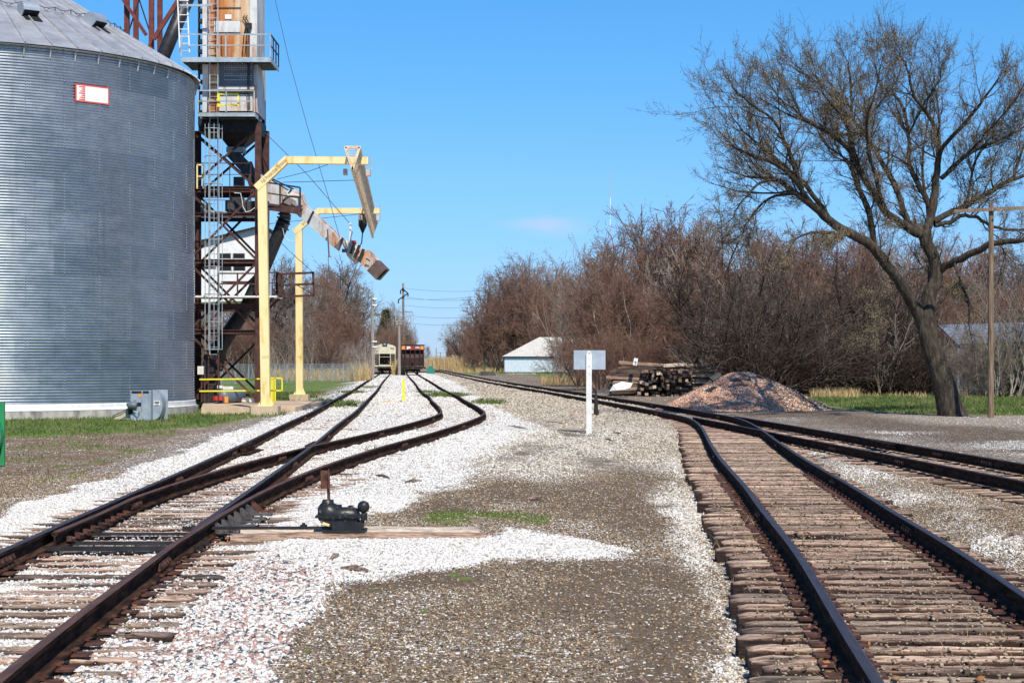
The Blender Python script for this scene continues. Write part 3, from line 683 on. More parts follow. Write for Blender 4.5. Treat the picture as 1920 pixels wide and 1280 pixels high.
# frog, guard rail, braces and switch rods of the turnout
mb = MB(); yf = 40.5; xf = float(C1(yf)+g)
mb.box((xf, yf, .10), (.30, 2.2, .13), rz=.02); fr = mb.build('frog', M['rustrail'], t2)
mb = MB(); yg = 39.5; xg = float(C1(yg))-g
mb.prism([(xg+.05, yg-1.2, .02), (xg+.30, yg-.9, .02), (xg+.34, yg+.9, .02), (xg+.05, yg+1.3, .02)], (0, 0, .02))
mb.prism([(xg+.07, yg-.8, .04), (xg+.16, yg-.6, .04), (xg+.16, yg+.6, .04), (xg+.07, yg+.8, .04)], (0, 0, .15)); mb.build('guard_rail', M['rustrail'], t1)
for k in range(7):
    yb = 20.6+k*.53; xb = float(f2r(yb))+.04; mb = MB()
    mb.prism([(xb, yb-.05, .03), (xb+.15, yb-.05, .03), (xb+.03, yb-.05, .14), (xb, yb-.05, .155)], (0, .02, 0)); mb.prism([(xb, yb+.05, .03), (xb+.15, yb+.05, .03), (xb+.03, yb+.05, .14), (xb, yb+.05, .155)], (0, .02, 0))
    mb.box((xb+.13, yb, .030), (.34, .16, .018)); mb.build('rail_brace', M['brace'] if k < 6 else M['plate'], t2)
for k, (yy, w) in enumerate(((19.0, .05), (19.55, .04), (20.6, .03))):
    mb = MB(); x0 = float(C1(yy))-g-.1; mb.bar((x0, yy, .03), (x0+1.75, yy+.02, .03), .04, w)
    mb.build('switch_rod', M['darksteel'], t2)
mb = MB()
for k in range(9):
    mb = MB(); yb = 19.5+k*.42; xb = float(f2l(yb))+.07; mb.box((xb, yb, .085), (.05, .07, .05)); mb.tube([(xb, yb, .09), (xb+.06, yb, .09)], .015, 6); mb.build('switch_bolt', M['plate'], r2a)

# track three: foreground right, and track four joining it
t3 = track_root('right foreground track on closely spaced exposed old ties, curving away left', C3, 12)
ra = rail_mesh('rail', off(C3, -g), 4, 636, mats_r, t3); rb = rail_mesh('rail', off(C3, g), 4, 636, mats_r, t3)
for y in (10.35, 22.3, 36, 51, 66, 84): joint(ra, off(C3, -g), -1, y)
for y in (20.4, 28.4, 41, 46, 62, 78): joint(rb, off(C3, g), 1, y)
y = 9.3; k = 0
while k < 99:
    br = abs(y-20.9) < .27; Lx = 0
    me = tie_mesh(77, 2.6, True) if br else rr.choice(TIES)
    if br: me.materials.append(M['tieold'])
    z = .004-.022*rr.random()
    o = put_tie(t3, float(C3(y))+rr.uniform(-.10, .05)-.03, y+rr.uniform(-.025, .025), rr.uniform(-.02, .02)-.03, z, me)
    if y < 32:
        for s in (-g, g):
            pl = plate_mb(float(C3(y))+s, y, .38).build('tie_plate', M['plate'], o); me2 = pl.data
            a = np.empty(len(me2.vertices)*3, np.float32); me2.vertices.foreach_get('co', a); a = a.reshape(-1, 3)-np.array(o.location[:], np.float32); me2.vertices.foreach_set('co', a.ravel())
    y += .425; k += 1
far_ties(t3, C3, y, 64, -.004); far_ties(t3, C3, 64, 280, -.02)
t4 = track_root('half buried straight track entering from the right edge behind the foreground track', C4, 40)
ra = rail_mesh('rail', off(C4, -g), 12, 59, mats_r, t4, zb=.010); rb = rail_mesh('rail', off(C4, g), 12, 60, mats_r, t4, zb=.010)
for y in (34.2, 39.5, 46): joint(ra, off(C4, -g), -1, y)
for y in (31.2, 33.9, 37): joint(rb, off(C4, g), 1, y)
mb = MB(); xg = float(C4(41))+g
mb.prism([(xg-.20, 40, .04), (xg-.09, 39.6, .04), (xg-.09, 43.5, .04), (xg-.20, 43.1, .04)], (0, 0, .14)); mb.build('guard_rail', M['rustrail'], t4)
y = 24.0
while y < 58:
    put_tie(t4, float(C4(y))+rr.uniform(-.06, .06), y, rr.uniform(-.02, .02), -.012-.02*rr.random(), rr.choice(TIES)); y += .52
# cross track joining far behind the hopper cars
CX = lambda y: np.interp(y, [200, 245, 262, 300], [3.2, -1.0, -8, -30])

# ------------------------------------------------------------------ switch stand in the foreground, with its long head block ties
def headblock(x0, x1, y, an, z, w, label):
    mb = MB(); mb.smooth = False; n = 16; r = random.Random(int(y*100)); V = []; prof = [(-.5, 0), (-.5, .7), (-.38, 1), (.38, 1), (.5, .75), (.5, 0)]
    for i in range(n):
        t = i/(n-1); x = x0+(x1-x0)*t
        for a, b in prof:
            nn = mnoise.noise(Vector((x*2, a*4+y, b*3)))*.012; V.append((x, y+a*w+an*(x-x0)+nn, z-.17+b*.19+nn+.015*math.sin(t*3)))
    m = len(prof); fs = [(i*m+j, i*m+j+1, (i+1)*m+j+1, (i+1)*m+j) for i in range(n-1) for j in range(m-1)]+[tuple(range(m-1, -1, -1)), tuple((n-1)*m+k for k in range(m))]
    mb.add(V, fs); return mb
hb = recenter(headblock(-3.05, -.28, 20.30, .035, .035, .20, '').build('switch_tie', M['pile1'])); tag(hb, 'long brown timber in front of the black switch stand', 'timber')
hb = recenter(headblock(-3.0, -.36, 20.72, .035, .060, .22, '').build('switch_tie', M['pile3'])); tag(hb, 'long silver grey timber under the back of the black switch stand', 'timber')
sx, sy = -1.86, 20.48
sw = thing('switch_stand', 'black low switch stand with rusty target on the long timbers', 'switch stand', (sx, sy, .10))
SZ = .03
mb = MB(); mb.bb(sx-.20, sx+.26, sy-.20, sy+.20, .075, .095); mb.bb(sx-.10, sx+.22, sy-.15, sy+.15, .095, .185); mb.build('base', M['darksteel'], sw)
M['castblack'] = mat('chipped_black_casting', [(.010, .010, .011), (.022, .022, .022), (.03, .03, .03), (.60, .55, .40)], .38, .2, 22, lo=.25, hi=.78, bmp=.4)
mb = MB(); mb.smooth = True; pts = []; 
mb.tube([(sx-.27, sy, .25), (sx-.255, sy, .25), (sx-.22, sy, .26), (sx-.14, sy, .265), (sx-.07, sy, .25), (sx-.04, sy, .245), (sx+.10, sy, .245), (sx+.17, sy, .24), (sx+.19, sy, .24)], [.03, .085, .125, .135, .115, .095, .095, .085, .04], 18); mb.build('gear_case', M['castblack'], sw)
mb = MB(); mb.box((sx-.04, sy, .238), (.50, .27, .020)); mb.box((sx-.04, sy, .255), (.46, .25, .012)); mb.build('case_flange', M['castblack'], sw)
mb = MB(); mb.tube([(sx-.04, sy, .33), (sx-.04, sy, .365)], .035, 8); mb.box((sx+.09, sy, .34), (.05, .10, .03)); mb.build('filler_cap', M['castblack'], sw)
mb = MB(); mb.bar((float(f2r(sy))-.3, sy-.05, .112), (sx-.05, sy-.05, .115), .05, .03); mb.box((sx-.42, sy-.05, .13), (.07, .08, .04)); mb.tube([(sx-.42, sy-.05, .10), (sx-.42, sy-.05, .17)], .018, 6); mb.build('connecting_rod', M['darksteel'], sw)
mb = MB(); mb.box((sx-.17, sy-.112, .160), (.08, .008, .028), ry=.3); mb.build('worn_yellow_patch', M['yellow'], sw)
mb = MB(); mb.prism([(sx-.26, sy-.11, .22), (sx+.18, sy-.11, .22), (sx+.14, sy-.11, .13), (sx-.10, sy-.11, .12), (sx-.22, sy-.11, .17)], (0, .22, 0)); mb.build('lower_case', M['castblack'], sw)
mb = MB(); mb.tube([(sx-.16, sy, .30), (sx-.16, sy, .42)], [.09, .06], 12); mb.build('spindle_hub', M['castblack'], sw)
mb = MB(); mb.smooth = True; c = (sx+.235, sy-.06, .345)
mb.lathe([(.068*math.sin(a), .068*-math.cos(a)) for a in np.linspace(.05, 3.09, 9)], c, 14); mb.build('ball_weight', M['castblack'], sw)
mb = MB(); mb.bar((sx+.235, sy-.05, .29), (sx+.22, sy-.09, .11), .045, .03); mb.box((sx+.25, sy-.09, .24), (.06, .05, .08)); mb.build('hand_lever', M['castblack'], sw)
mb = MB(); mb.smooth = True
for k in range(5): mb.box((sx-.12+k*.07, sy-.125, .225), (.016, .02, .016)); pass
mb.build('bolts', M['castblack'], sw)
mb = MB(); mb.tube([(sx-.15, sy, .38), (sx-.155, sy, .73)], .017, 8); ms = mb.build('mast', M['plate'], sw)
mb = MB(); mb.box((sx-.150, sy-.02, .650), (.012, .075, .21), rz=.15); mb.box((sx-.195, sy-.02, .640), (.085, .008, .20), rz=.10); mb.build('target', M['plate'], ms)
# ------------------------------------------------------------------ grain bin
BX, BY, BR = -21.75, 73.6, 9.1
ZB, RH, NR = .44, 1.14, 11
ZT = 13.115
gb = thing('grain_bin', 'huge corrugated grey grain bin with conical ribbed roof on the left', 'grain bin', (BX, BY, 0))
prof = []; nz = NR*11*6
for i in range(nz+1):
    z = ZB+(ZT-ZB)*i/nz; ring = int((z-ZB)/RH-1e-6); prof.append((BR+.021*math.cos(2*math.pi*(z-ZB)/(RH/11))-.004*(ring % 2), z))
mb = MB(); mb.smooth = True; mb.lathe(prof, (BX, BY, 0), 180)
m, nt, b = newmat('corrugated_galvanised_wall')
tc = nt.nodes.new('ShaderNodeTexCoord'); sep = nt.nodes.new('ShaderNodeSeparateXYZ'); nt.links.new(tc.outputs['Object'], sep.inputs[0])
ringf = math_(nt, 'FLOOR', math_(nt, 'DIVIDE', math_(nt, 'SUBTRACT', sep.outputs[2], ZB), RH))
ang = math_(nt, 'MULTIPLY', math_(nt, 'ARCTAN2', sep.outputs[0], sep.outputs[1]), BR/2.84)
cell = math_(nt, 'FLOOR', math_(nt, 'ADD', ang, math_(nt, 'MULTIPLY', ringf, .5)))
cb = nt.nodes.new('ShaderNodeCombineXYZ'); nt.links.new(cell, cb.inputs[0]); nt.links.new(ringf, cb.inputs[1])
wnz = nt.nodes.new('ShaderNodeTexWhiteNoise'); nt.links.new(cb.outputs[0], wnz.inputs[0])
nn = tex(nt, 1.4, (1, 1, 2.2), 6, .65, rnd=False)
base = ramp(nt, nn, [(.3, (.36, .405, .455)), (.7, (.47, .515, .57))])
base = mixc(nt, 1.0, base, ramp(nt, wnz.outputs[0], [(0, (.78, .81, .84)), (1, (1.12, 1.10, 1.08))]), 'MULTIPLY')
run = tex(nt, 5, (1, 1, .06), 5, .6, rnd=False)
base = mixc(nt, math_(nt, 'MULTIPLY', ramp(nt, run, [(.55, (0, 0, 0)), (.72, (1, 1, 1))]), .30), base, (.20, .20, .19))
nt.links.new(base, b.inputs['Base Color']); b.inputs['Metallic'].default_value = .85
nt.links.new(ramp(nt, nn, [(.3, (.32, .32, .32)), (.7, (.42, .42, .42))]), b.inputs['Roughness'])
bump(nt, b, tex(nt, .9, (1, 1, .5), 3, rnd=False), .12, .05); M['corr'] = m
mb.build('wall', M['corr'], gb)
# sheet seams: bolted laps
mb = MB(); mbb = MB(); nsheet = round(2*math.pi*BR/2.84)
for r_ in range(NR):
    z0 = ZB+RH*r_
    for k in range(nsheet):
        a = -math.pi/2+(k+.5*(r_ % 2))*2*math.pi/nsheet+.06
        if -math.cos(a+math.pi/2) > .2: continue
        for q in range(11):
            zz = z0+(q+1)*RH/11-.0; mb.box((BX+(BR+.022)*math.cos(a), BY+(BR+.022)*math.sin(a), zz), (.02, .028, .05), rz=a)
    n_b = 0
    for k in range(n_b):
        a = -math.pi*1.02+k*math.pi*1.04/n_b; mbb.box((BX+(BR+.02)*math.cos(a), BY+(BR+.02)*math.sin(a), z0+.008), (.02, .02, .022), rz=a)
tag(mb.build('seam_bolts', M['seam'], gb), kind='stuff')
mb = MB(); mb.smooth = True
mb.lathe([(BR+.03, .43), (BR+.06, .40), (BR+.03, .36), (BR+.07, .32), (BR+.04, .28), (BR+.08, .24), (BR+.10, .18), (BR+.0, .18)], (BX, BY, 0), 160); mb.build('base_skirt', M['skirt'], gb)
mb = MB(); mb.lathe([(BR+.16, -.3), (BR+.16, .17), (0, .171)], (BX, BY, 0), 96); mb.build('foundation', M['concrete'], gb)
# roof
SL = math.tan(R(31)); RO = BR+.22; ZE = ZT-.02
roof = thing  # keep name free
mb = MB(); NP = 60
prof_r = [(RO, ZE), (.9, ZE+(RO-.9)*SL)]; mb.lathe(prof_r, (BX, BY, 0), NP); mb.lathe([(RO-.02, ZE-.05), (.9, ZE-.05+(RO-.9)*SL)], (BX, BY, 0), NP)
ro = mb.build('roof', M['roofsteel'], gb)
mb = MB()
for k in range(NP):
    a = 2*math.pi*k/NP; ca, sa = math.cos(a), math.sin(a)
    mb.bar((BX+(RO+.02)*ca, BY+(RO+.02)*sa, ZE+.02), (BX+.9*ca, BY+.9*sa, ZE+(RO-.9)*SL+.04), .05, .10)
    mb.bar((BX+(BR+.03)*ca, BY+(BR+.03)*sa, ZE-.42), (BX+(BR+.10)*ca, BY+(BR+.10)*sa, ZE-.10), .045, .03)
mb.build('roof_rib', M['roofsteel'], ro)['kind'] = 'stuff'
mb = MB(); mb.lathe([(.95, 0), (.95, .35), (1.15, .36), (.05, .65)], (BX, BY, ZE+(RO-.9)*SL-.05), 20); mb.build('peak_cap', M['roofsteel'], ro)
def rp(a, r, up=0): return np.array((BX+r*math.cos(a), BY+r*math.sin(a), ZE+(RO-r)*SL+up))
# lifeline round the roof
mb = MB(); pts = [rp(-math.pi*1.0+i*math.pi*1.1/90, 6.35, .17+.05*math.cos(i*2*math.pi/3)) for i in range(91)]
mb.tube(pts, .014, 5)
for i in range(0, 91, 3): mb.bar(rp(-math.pi+i*math.pi*1.1/90, 6.35, .02), pts[i], .03)
for i in range(1, 89, 3):
    p = [pts[i]-(0, 0, .0), (pts[i]+pts[i+1])/2-(0, 0, .14)+np.array((0, -.1, 0)), pts[i+1]]; mb.tube(p, .012, 4)
mb.build('safety_cable', M['cable'], ro)
for a in (-1.235, -.93, -.50, -1.60):
    p = rp(a, 6.9, 0); u = np.array((math.cos(a), math.sin(a), 0)); t_ = np.array((-math.sin(a), math.cos(a), 0)); up = np.array((0, 0, 1.))
    prof2 = [p-t_*.32+u*(.34*math.cos(w))+up*(.14+.36*math.sin(w)) for w in np.linspace(0, math.pi, 11)]+[p-t_*.32-u*.34-up*.05, p-t_*.32+u*.02-up*.12]
    mb = MB(); mb.prism(prof2, t_*.62); v_ = mb.build('roof_vent', M['galv2'], ro)
    mb = MB(); q = p+u*.36; mb.prism([p-t_*.29+u*.345+up*.12, p+t_*.28+u*.345+up*.12, p+t_*.28+u*.05-up*.10, p-t_*.29+u*.05-up*.10], u*.012); mb.prism([p-t_*.27+u*.42-up*.22, p+t_*.35+u*.50-up*.27, p+t_*.30+u*.20-up*.06, p-t_*.27+u*.12-up*.02], up*.01); mb.build('vent_opening_and_shadow', M['black'], v_)  # black mouth, then a black sheet on the roof as the hood's shadow
# maker's panel: plain white field, red frame, red bars at the left
ac = -math.pi/2+math.asin((172/F*66-960/F*66-BX)/BR) if False else None
def on_wall(px, z):
    # point on the front of the bin seen at column px
    tx_ = (px-960)/F; A = tx_*tx_+1; B = -2*(tx_*BX+BY); Cc = BX*BX+BY*BY-(BR+.05)**2
    Y = (-B-math.sqrt(B*B-4*A*Cc))/(2*A); return np.array((tx_*Y, Y, z))
pL, pR = on_wall(141, 0), on_wall(204, 0); zt = HC+(HZ-157)/F*pL[1]; zb_ = HC+(HZ-190)/F*pL[1]
dR = (pR-pL)/np.linalg.norm(pR-pL); nrm = np.array((dR[1], -dR[0], 0)); Wd = np.linalg.norm(pR-pL)
def panel(x0, x1, z0, z1, e, m, name, par):
    mb = MB(); o = pL+dR*x0; q = pL+dR*x1
    mb.prism([o+(0, 0, z0), q+(0, 0, z0), q+(0, 0, z1), o+(0, 0, z1)], nrm*e); return mb.build(name, m, par)
sg = panel(0, Wd, zb_, zt, .02, M['signred'], 'sign_panel', gb)
panel(.05, Wd-.05, zb_+.05, zt-.05, .024, M['signwhite'], 'sign_face', sg)
hgt = zt-zb_
mb = MB()
for k in range(7):
    zc = zb_+.09+(hgt-.18)*k/6; x0 = .14+.05*(k % 3); o = pL+dR*x0+nrm*.02; q = pL+dR*(.40)+nrm*.02
    mb.prism([o+(0, 0, zc-.018), q+(0, 0, zc-.03), q+(0, 0, zc+.03), o+(0, 0, zc+.012)], nrm*.008)
mb.build('sign_bars', M['signred'], sg)
# ------------------------------------------------------------------ aeration fan beside the bin
fx0, fY = -13.35, 64.0
fan = thing('aeration_fan', 'grey galvanised centrifugal fan with round housing at the foot of the bin', 'fan', (-12.9, fY, -.1))
x = lambda px: (px-960)/F*fY
zt_ = HC+(HZ-731)/F*fY; zb2 = HC+(HZ-788)/F*fY
mb = MB(); mb.bb(x(247), x(284), fY-.2, fY+.85, zb2, zt_-.02); mb.bb(x(268), x(270), fY-.24, fY-.2, zb2, zt_-.02); mb.bb(x(282), x(285), fY-.25, fY-.2, zb2, zt_); fb = mb.build('housing', M['galv2'], fan)
mb = MB(); mb.bb(x(249), x(283), fY-.22, fY-.2, zt_-.10, zt_-.03); mb.build('vent_slot', M['black'], fan); mb = MB(); mb.bb(x(243), x(251), fY-.22, fY+.1, zb2+.22, zb2+.48); mb.build('opening', M['black'], fan); mb = MB(); mb.bb(x(258), x(267), fY-.215, fY-.2, zb2+.50, zb2+.62); mb.build('opening', M['black'], fan)
mb = MB(); poly = []; cx, cz, rr_ = x(285), (zt_+zb2)/2, (zt_-zb2)/2
for k in range(17):
    a = math.pi/2-math.pi*k/16; poly.append((cx+.34*math.cos(a), fY+.10, cz+rr_*math.sin(a)))
mb.prism(poly, (0, .75, 0)); mb.smooth = False; mb.build('scroll_casing', M['galv2'], fan)
mb = MB(); mb.bb(x(285), x(306), fY+.86, fY+.88, zb2+.02, zt_); mb.build('back_plate', M['galv2'], fan)
mb = MB(); mb.bb(x(262), x(268.5), fY-.215, fY-.2, zt_-.24, zt_-.12); mb.build('warning_label', M['orange'], fan)
mb = MB(); mb.prism([(x(288), fY+.08, cz+.0), (x(299), fY+.08, cz+.0), (x(299), fY+.08, cz+.14), (x(288), fY+.08, cz+.14)], (0, .015, 0)); pl = mb.build('maker_plate', M['signwhite'], fan)
mb = MB(); mb.bb(x(289), x(298), fY+.07, fY+.078, cz+.07, cz+.12); mb.bb(x(290), x(297), fY+.07, fY+.078, cz+.02, cz+.035); mb.build('plate_print', M['darksteel'], pl)
mb = MB(); mb.smooth = True; mb.tube([(x(242), fY-.3, cz-.02), (x(244), fY-.3, cz), (x(258), fY-.3, cz), (x(260), fY-.3, cz-.01)], [.08, .13, .13, .09], 12); mb.bb(x(255), x(257), fY-.32, fY-.28, cz, cz+.2); mb.build('motor', M['tankgrey'], fan)
mb = MB(); mb.prism([(x(214), fY-.1, zb2+.05), (x(250), fY-.1, zb2+.05), (x(250), fY-.1, zb2+.48), (x(240), fY-.1, zb2+.42)], (0, .6, 0)); mb.build('transition_duct', mat('tan_duct_paint', [(.42, .38, .28), (.52, .47, .36)], .6), fan)
for dz in (0, .05):
    mb = MB(); mb.tube([(x(215), fY-.3, zb2+.18-dz), (x(228), fY-.32, zb2+.26-dz*1.5), (x(243), fY-.3, cz-.1-dz)], .015, 5); mb.build('cable', M['cable'], fan)
mb = MB(); mb.tube([(x(254), fY-.3, zb2+.33), (x(262), fY-.34, zb2+.26), (x(265), fY-.32, zb2+.34), (x(264), fY-.3, cz-.1)], .022, 6); mb.build('conduit', M['greysteel'], fan)

# green machine at the left edge
gY = 36.2; gm = thing('green_fan_housing', 'bright green rounded sheet metal machine cut by the left edge', 'machine', (-9.95, gY, -.08))
mb = MB(); gx = (8.5-960)/F*gY; mb.bb(gx-1.3, gx-.05, gY, gY+.10, -.08, 1.13); mb.bb(gx-.05, gx, gY-.03, gY+.05, -.08, 1.15); mb.build('side_plate', M['green'], gm)
mb = MB(); poly = [(gx-.42+.42*math.cos(a), gY-.25, .50+.46*math.sin(a)) for a in np.linspace(0, 6.283, 25)[:-1]]; mb.prism(poly, (0, .24, 0)); mb.build('round_casing', M['green'], gm)
mb = MB(); poly = [(gx-.42+.33*math.cos(a), gY-.26, .50+.36*math.sin(a)) for a in np.linspace(0, 6.283, 25)[:-1]]; mb.prism(poly, (0, .02, 0)); mb.build('inlet', M['black'], gm)

# ------------------------------------------------------------------ leg tower
TF, TB = 79.0, 81.6        # front and back of the tower
def tx(px, Y=TF): return (px-960)/F*Y
def tz(py, Y=TF): return HC+(HZ-py)/F*Y
tw = thing('elevator_tower', 'tall rusty cream grain elevator tower with brown legs, cage ladder and platforms', 'tower', (-11.2, 73.5, .2))
XL, XR = tx(352), tx(484)
for px_, Y in ((484, TF), (352, TF), (484, TB), (352, TB)):
    X_ = XR if px_ > 400 else XL; mb = MB(); mb.ibeam((X_, Y, .2), (X_, Y, tz(232)), .25, .24, .03); mb.build('tower_leg', M['brownsteel'], tw)
for py in (355, 403, 490, 575, 622):
    for Y in (TF, TB): 
        mb = MB(); hb_ = .26 if py in (355, 575) else .18; mb.ibeam((XL, Y, tz(py)), (XR, Y, tz(py)), .16, hb_, .03); mb.build('cross_beam', M['brownsteel'], tw)
    for X_ in (XL, XR): mb = MB(); mb.bar((X_, TF, tz(py)), (X_, TB, tz(py)), .12, .2); mb.build('cross_beam', M['brownsteel'], tw)
lv = [240, 355, 490, 622, 752]
for i in range(4):
    for Y in (TF-.02, TB+.02):
        for a_, b_ in ((XL, XR), (XR, XL)):
            mb = MB(); mb.bar((a_, Y, tz(lv[i])), (b_, Y, tz(lv[i+1])), .11, .09); mb.build('brace', M['brownsteel'], tw)
    for X_ in (XR,):
        mb = MB(); mb.bar((X_, TF, tz(lv[i])), (X_, TB, tz(lv[i+1])), .09); mb.build('brace', M['brownsteel'], tw)
# upper casing
c0, c1 = tx(380), tx(481)
mb = MB(); mb.bb(c0, c1, TF, TB-.1, tz(211), tz(-60)); mb.build('casing', M['towerpaint'], tw)
mb = MB(); mb.bb(tx(468.5), tx(482), TF-.03, TF, tz(160), tz(-60)); mb.bb(tx(380), tx(391), TF-.05, TF, tz(211), tz(-60)); mb.build('corner_post', M['towerwhite'], tw)
mb = MB(); mb.bb(c1, c1+.02, TF, TB-.1, tz(211), tz(-60)); mb.build('side_panel', M['towerwhite'], tw)
mb = MB(); mb.bb(tx(402), tx(451), TF-.05, TF, tz(61), tz(40)); mb.build('access_panel', M['towerwhite'], tw)
mb = MB(); mb.bb(tx(422), tx(434), TF-.03, TF, tz(36), tz(28)); mb.build('notice', M['signwhite'], tw)
mb = MB(); mb.bb(tx(414), tx(416), TF-.04, TF, tz(104), tz(68)); mb.bb(tx(402), tx(452), TF-.04, TF, tz(41), tz(39.5)); mb.bb(tx(400), tx(452), TF-.04, TF, tz(16), tz(14.5));
for q in range(5): mb.bb(tx(392), tx(468), TF-.035, TF, tz(128+q*16), tz(127+q*16))
mb.build('seam', M['brownsteel'], tw)
mb = MB(); mb.bb(tx(413), tx(476), TF-.30, TF, tz(164), tz(120)); mb.build('platform_shadow_panel', mat('dark_blue_grey_shade', [(.10, .12, .15), (.15, .17, .20)], .6), tw)  # dark sheet stands in for the top platform's shadow on the casing
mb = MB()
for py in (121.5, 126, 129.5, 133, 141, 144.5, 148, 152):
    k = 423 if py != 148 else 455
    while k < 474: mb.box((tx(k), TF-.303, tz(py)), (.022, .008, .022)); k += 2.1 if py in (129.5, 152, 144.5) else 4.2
tag(mb.build('sun_dots', M['signwhite'], tw), kind='stuff')  # pale dots painted for sunlight falling through the platform grating
mb = MB(); mb.bb(tx(412), tx(478), TF-.34, TF, tz(170), tz(164)); mb.bb(tx(412), tx(474), TF-.12, TF, tz(209), tz(178)); mb.build('lower_panel', M['towerwhite'], tw)
for k, (a_, b_) in enumerate(((459, 27), (464, 27))):
    mb = MB(); mb.tube([(tx(a_), TF-.06, tz(30)), (tx(a_-3), TF-.1, tz(34)), (tx(a_+1), TF-.1, tz(40)), (tx(a_+3), TF-.08, tz(50)), (tx(a_-1), TF-.08, tz(64)), (tx(a_-4), TF-.08, tz(104))], .022, 5); mb.build('cable', M['black'], tw)
mb = MB(); mb.box((tx(467), TF-.1, tz(50)), (.26, .16, .24)); mb.box((tx(466), TF-.14, tz(46)), (.2, .1, .06)); mb.build('junction_box', M['darksteel'], tw)
mb = MB()
for pp in (470.5, 468): mb.tube([(tx(pp), TF-.40, tz(56)), (tx(pp-1), TF-.40, tz(165)), (tx(pp), TF-.3, tz(208))], .02, 5)
mb.build('conduit', M['darksteel'], tw)
mb = MB(); mb.tube([(tx(497, TB), TB, tz(135, TB)), (tx(497, TB), TB, tz(345, TB))], .035, 6); mb.build('rear_conduit', M['greysteel'], tw)
mb = MB(); mb.bar((tx(493, TB), TB, tz(100, TB)), (tx(493, TB), TB, tz(750, TB)), .12); mb.build('rear_post', M['darksteel'], tw)
mb = MB()
for q in range(14): mb.bb(tx(372), tx(380), TF-.05, TF+.3, tz(-40+q*19), tz(-33+q*19))
mb.bb(tx(371.5), tx(373.5), TF-.05, TF+.3, tz(235), tz(-60)); mb.build('cable_tray', M['darksteel'], tw)
# hopper bottom and machinery
mb = MB(); mb.bb(tx(372), tx(484), TF, TB, tz(247), tz(222)); mb.build('hopper_band', M['darksteel'], tw)
mb = MB()
t0 = [(tx(400), TF+.05, tz(240)), (tx(478), TF+.05, tz(240)), (tx(478), TB, tz(240)), (tx(400), TB, tz(240))]; xm = tx(435); ym = (TF+TB)/2
t1_ = [(xm-.3, ym-.3, tz(272)), (xm+.32, ym-.3, tz(272)), (xm+.32, ym+.3, tz(272)), (xm-.3, ym+.3, tz(272))]
mb.add(t0+t1_, [(0, 1, 5, 4), (1, 2, 6, 5), (2, 3, 7, 6), (3, 0, 4, 7), (4, 5, 6, 7), (3, 2, 1, 0)]); mb.build('hopper', M['darksteel'], tw)
mb = MB(); mb.box((xm, ym-.1, tz(276)), (.75, .7, .22)); mb.build('hopper_gate', M['greysteel'], tw)
mb = MB(); mb.bar((xm-.2, ym, tz(280)), (tx(462), ym, tz(318)), .62, .5); mb.bar((tx(455), ym, tz(300)), (tx(470), ym, tz(345)), .42); mb.box((tx(440), ym, tz(338)), (.42, .5, .5)); mb.box((tx(436), ym, tz(380)), (.55, .6, .75)); mb.box((tx(458), ym+.1, tz(386)), (.6, .6, .6)); mb.tube([(tx(425), ym-.3, tz(372)), (tx(425), ym-.3, tz(396))], .22, 10); mb.build('diverter_chute', mat('chute_grey_black', [(.03, .035, .04), (.08, .09, .10)], .5), tw)
mb = MB(); mb.box((tx(383), TF+.4, tz(390)), (.35, .4, .45)); mb.box((tx(405), TF+.2, tz(399)), (.9, .5, .12)); mb.build('catwalk_equipment', M['greysteel'], tw)
mb = MB(); mb.tube([(tx(440), TF-.1, tz(362)), (tx(452), TF-.12, tz(363)), (tx(455), TF-.1, tz(378)), (tx(456), TF-.1, tz(388)), (tx(462), TF-.1, tz(398)), (tx(470), TF-.1, tz(396)), (tx(478), TF-.1, tz(390))], .018, 5); mb.build('white_cable', M['whitepaint'], tw)

def railing(mb, pts, h=1.0, mid=True, t=.045, posts=True, every=1.5):
    for a_, b_ in zip(pts[:-1], pts[1:]):
        a_ = np.array(a_, float); b_ = np.array(b_, float); up = np.array((0, 0, h))
        mb.bar(a_+up, b_+up, t, t)
        if mid: mb.bar(a_+up*.52, b_+up*.52, t*.8, t*.8)
        n = max(1, int(round(np.linalg.norm(b_-a_)/every)))
        for k in range(n+1): p = a_+(b_-a_)*k/n; mb.bar(p, p+up, t, t)
# top platform
pf = TF-1.1; z1 = tz(112, pf); xa, xb = tx(339, pf), tx(508, pf)
mb = MB(); mb.bb(xa, xb, pf, pf+.03, z1-.10, z1+.10); mb.bb(xb-.03, xb, pf+.03, TB-1.0, z1-.10, z1+.10); mb.build('platform_edge', M['greysteel'], tw)
mb = MB()
for q in range(22): mb.bb(xa+.02, xb-.035, pf+.04+q*.052, pf+.04+q*.052+.030, z1-.03, z1)
for q in range(12):
    mb.bb(xa+.02+q*.29, xa+.05+q*.29, pf+.035, TF-.002, z1-.06, z1-.031)
mb.bb(c1+.03, xb-.035, TF+.1, TB-1.0, z1-.04, z1); mb.bb(xa+.02, c0-.03, TF+.1, TB-1, z1-.04, z1); mb.build('platform_grating', M['darksteel'], tw)
mb = MB(); railing(mb, [(xa+.02, pf, z1+.1), (xb-.02, pf, z1+.1)], .95, t=.05); mb.build('handrail', M['greysteel'], tw)
mb = MB(); railing(mb, [(xb-.02, pf+.06, z1+.1), (xb-.02, TB-1.0, z1+.1)], .95, t=.05, every=.9); mb.build('side_handrail', M['darksteel'], tw)
z2 = tz(215, pf); xa2, xb2 = tx(371, pf), tx(478, pf)
mb = MB(); mb.bb(xa2, xb2, pf, pf+.03, z2-.08, z2+.08); mb.bb(xb2-.03, xb2, pf+.03, TF, z2-.08, z2+.08); mb.bb(xb2-.06, xb2, pf-.01, pf+.05, z2+.08, z2+1.0); mb.build('platform_edge', M['greysteel'], tw)
mb = MB()
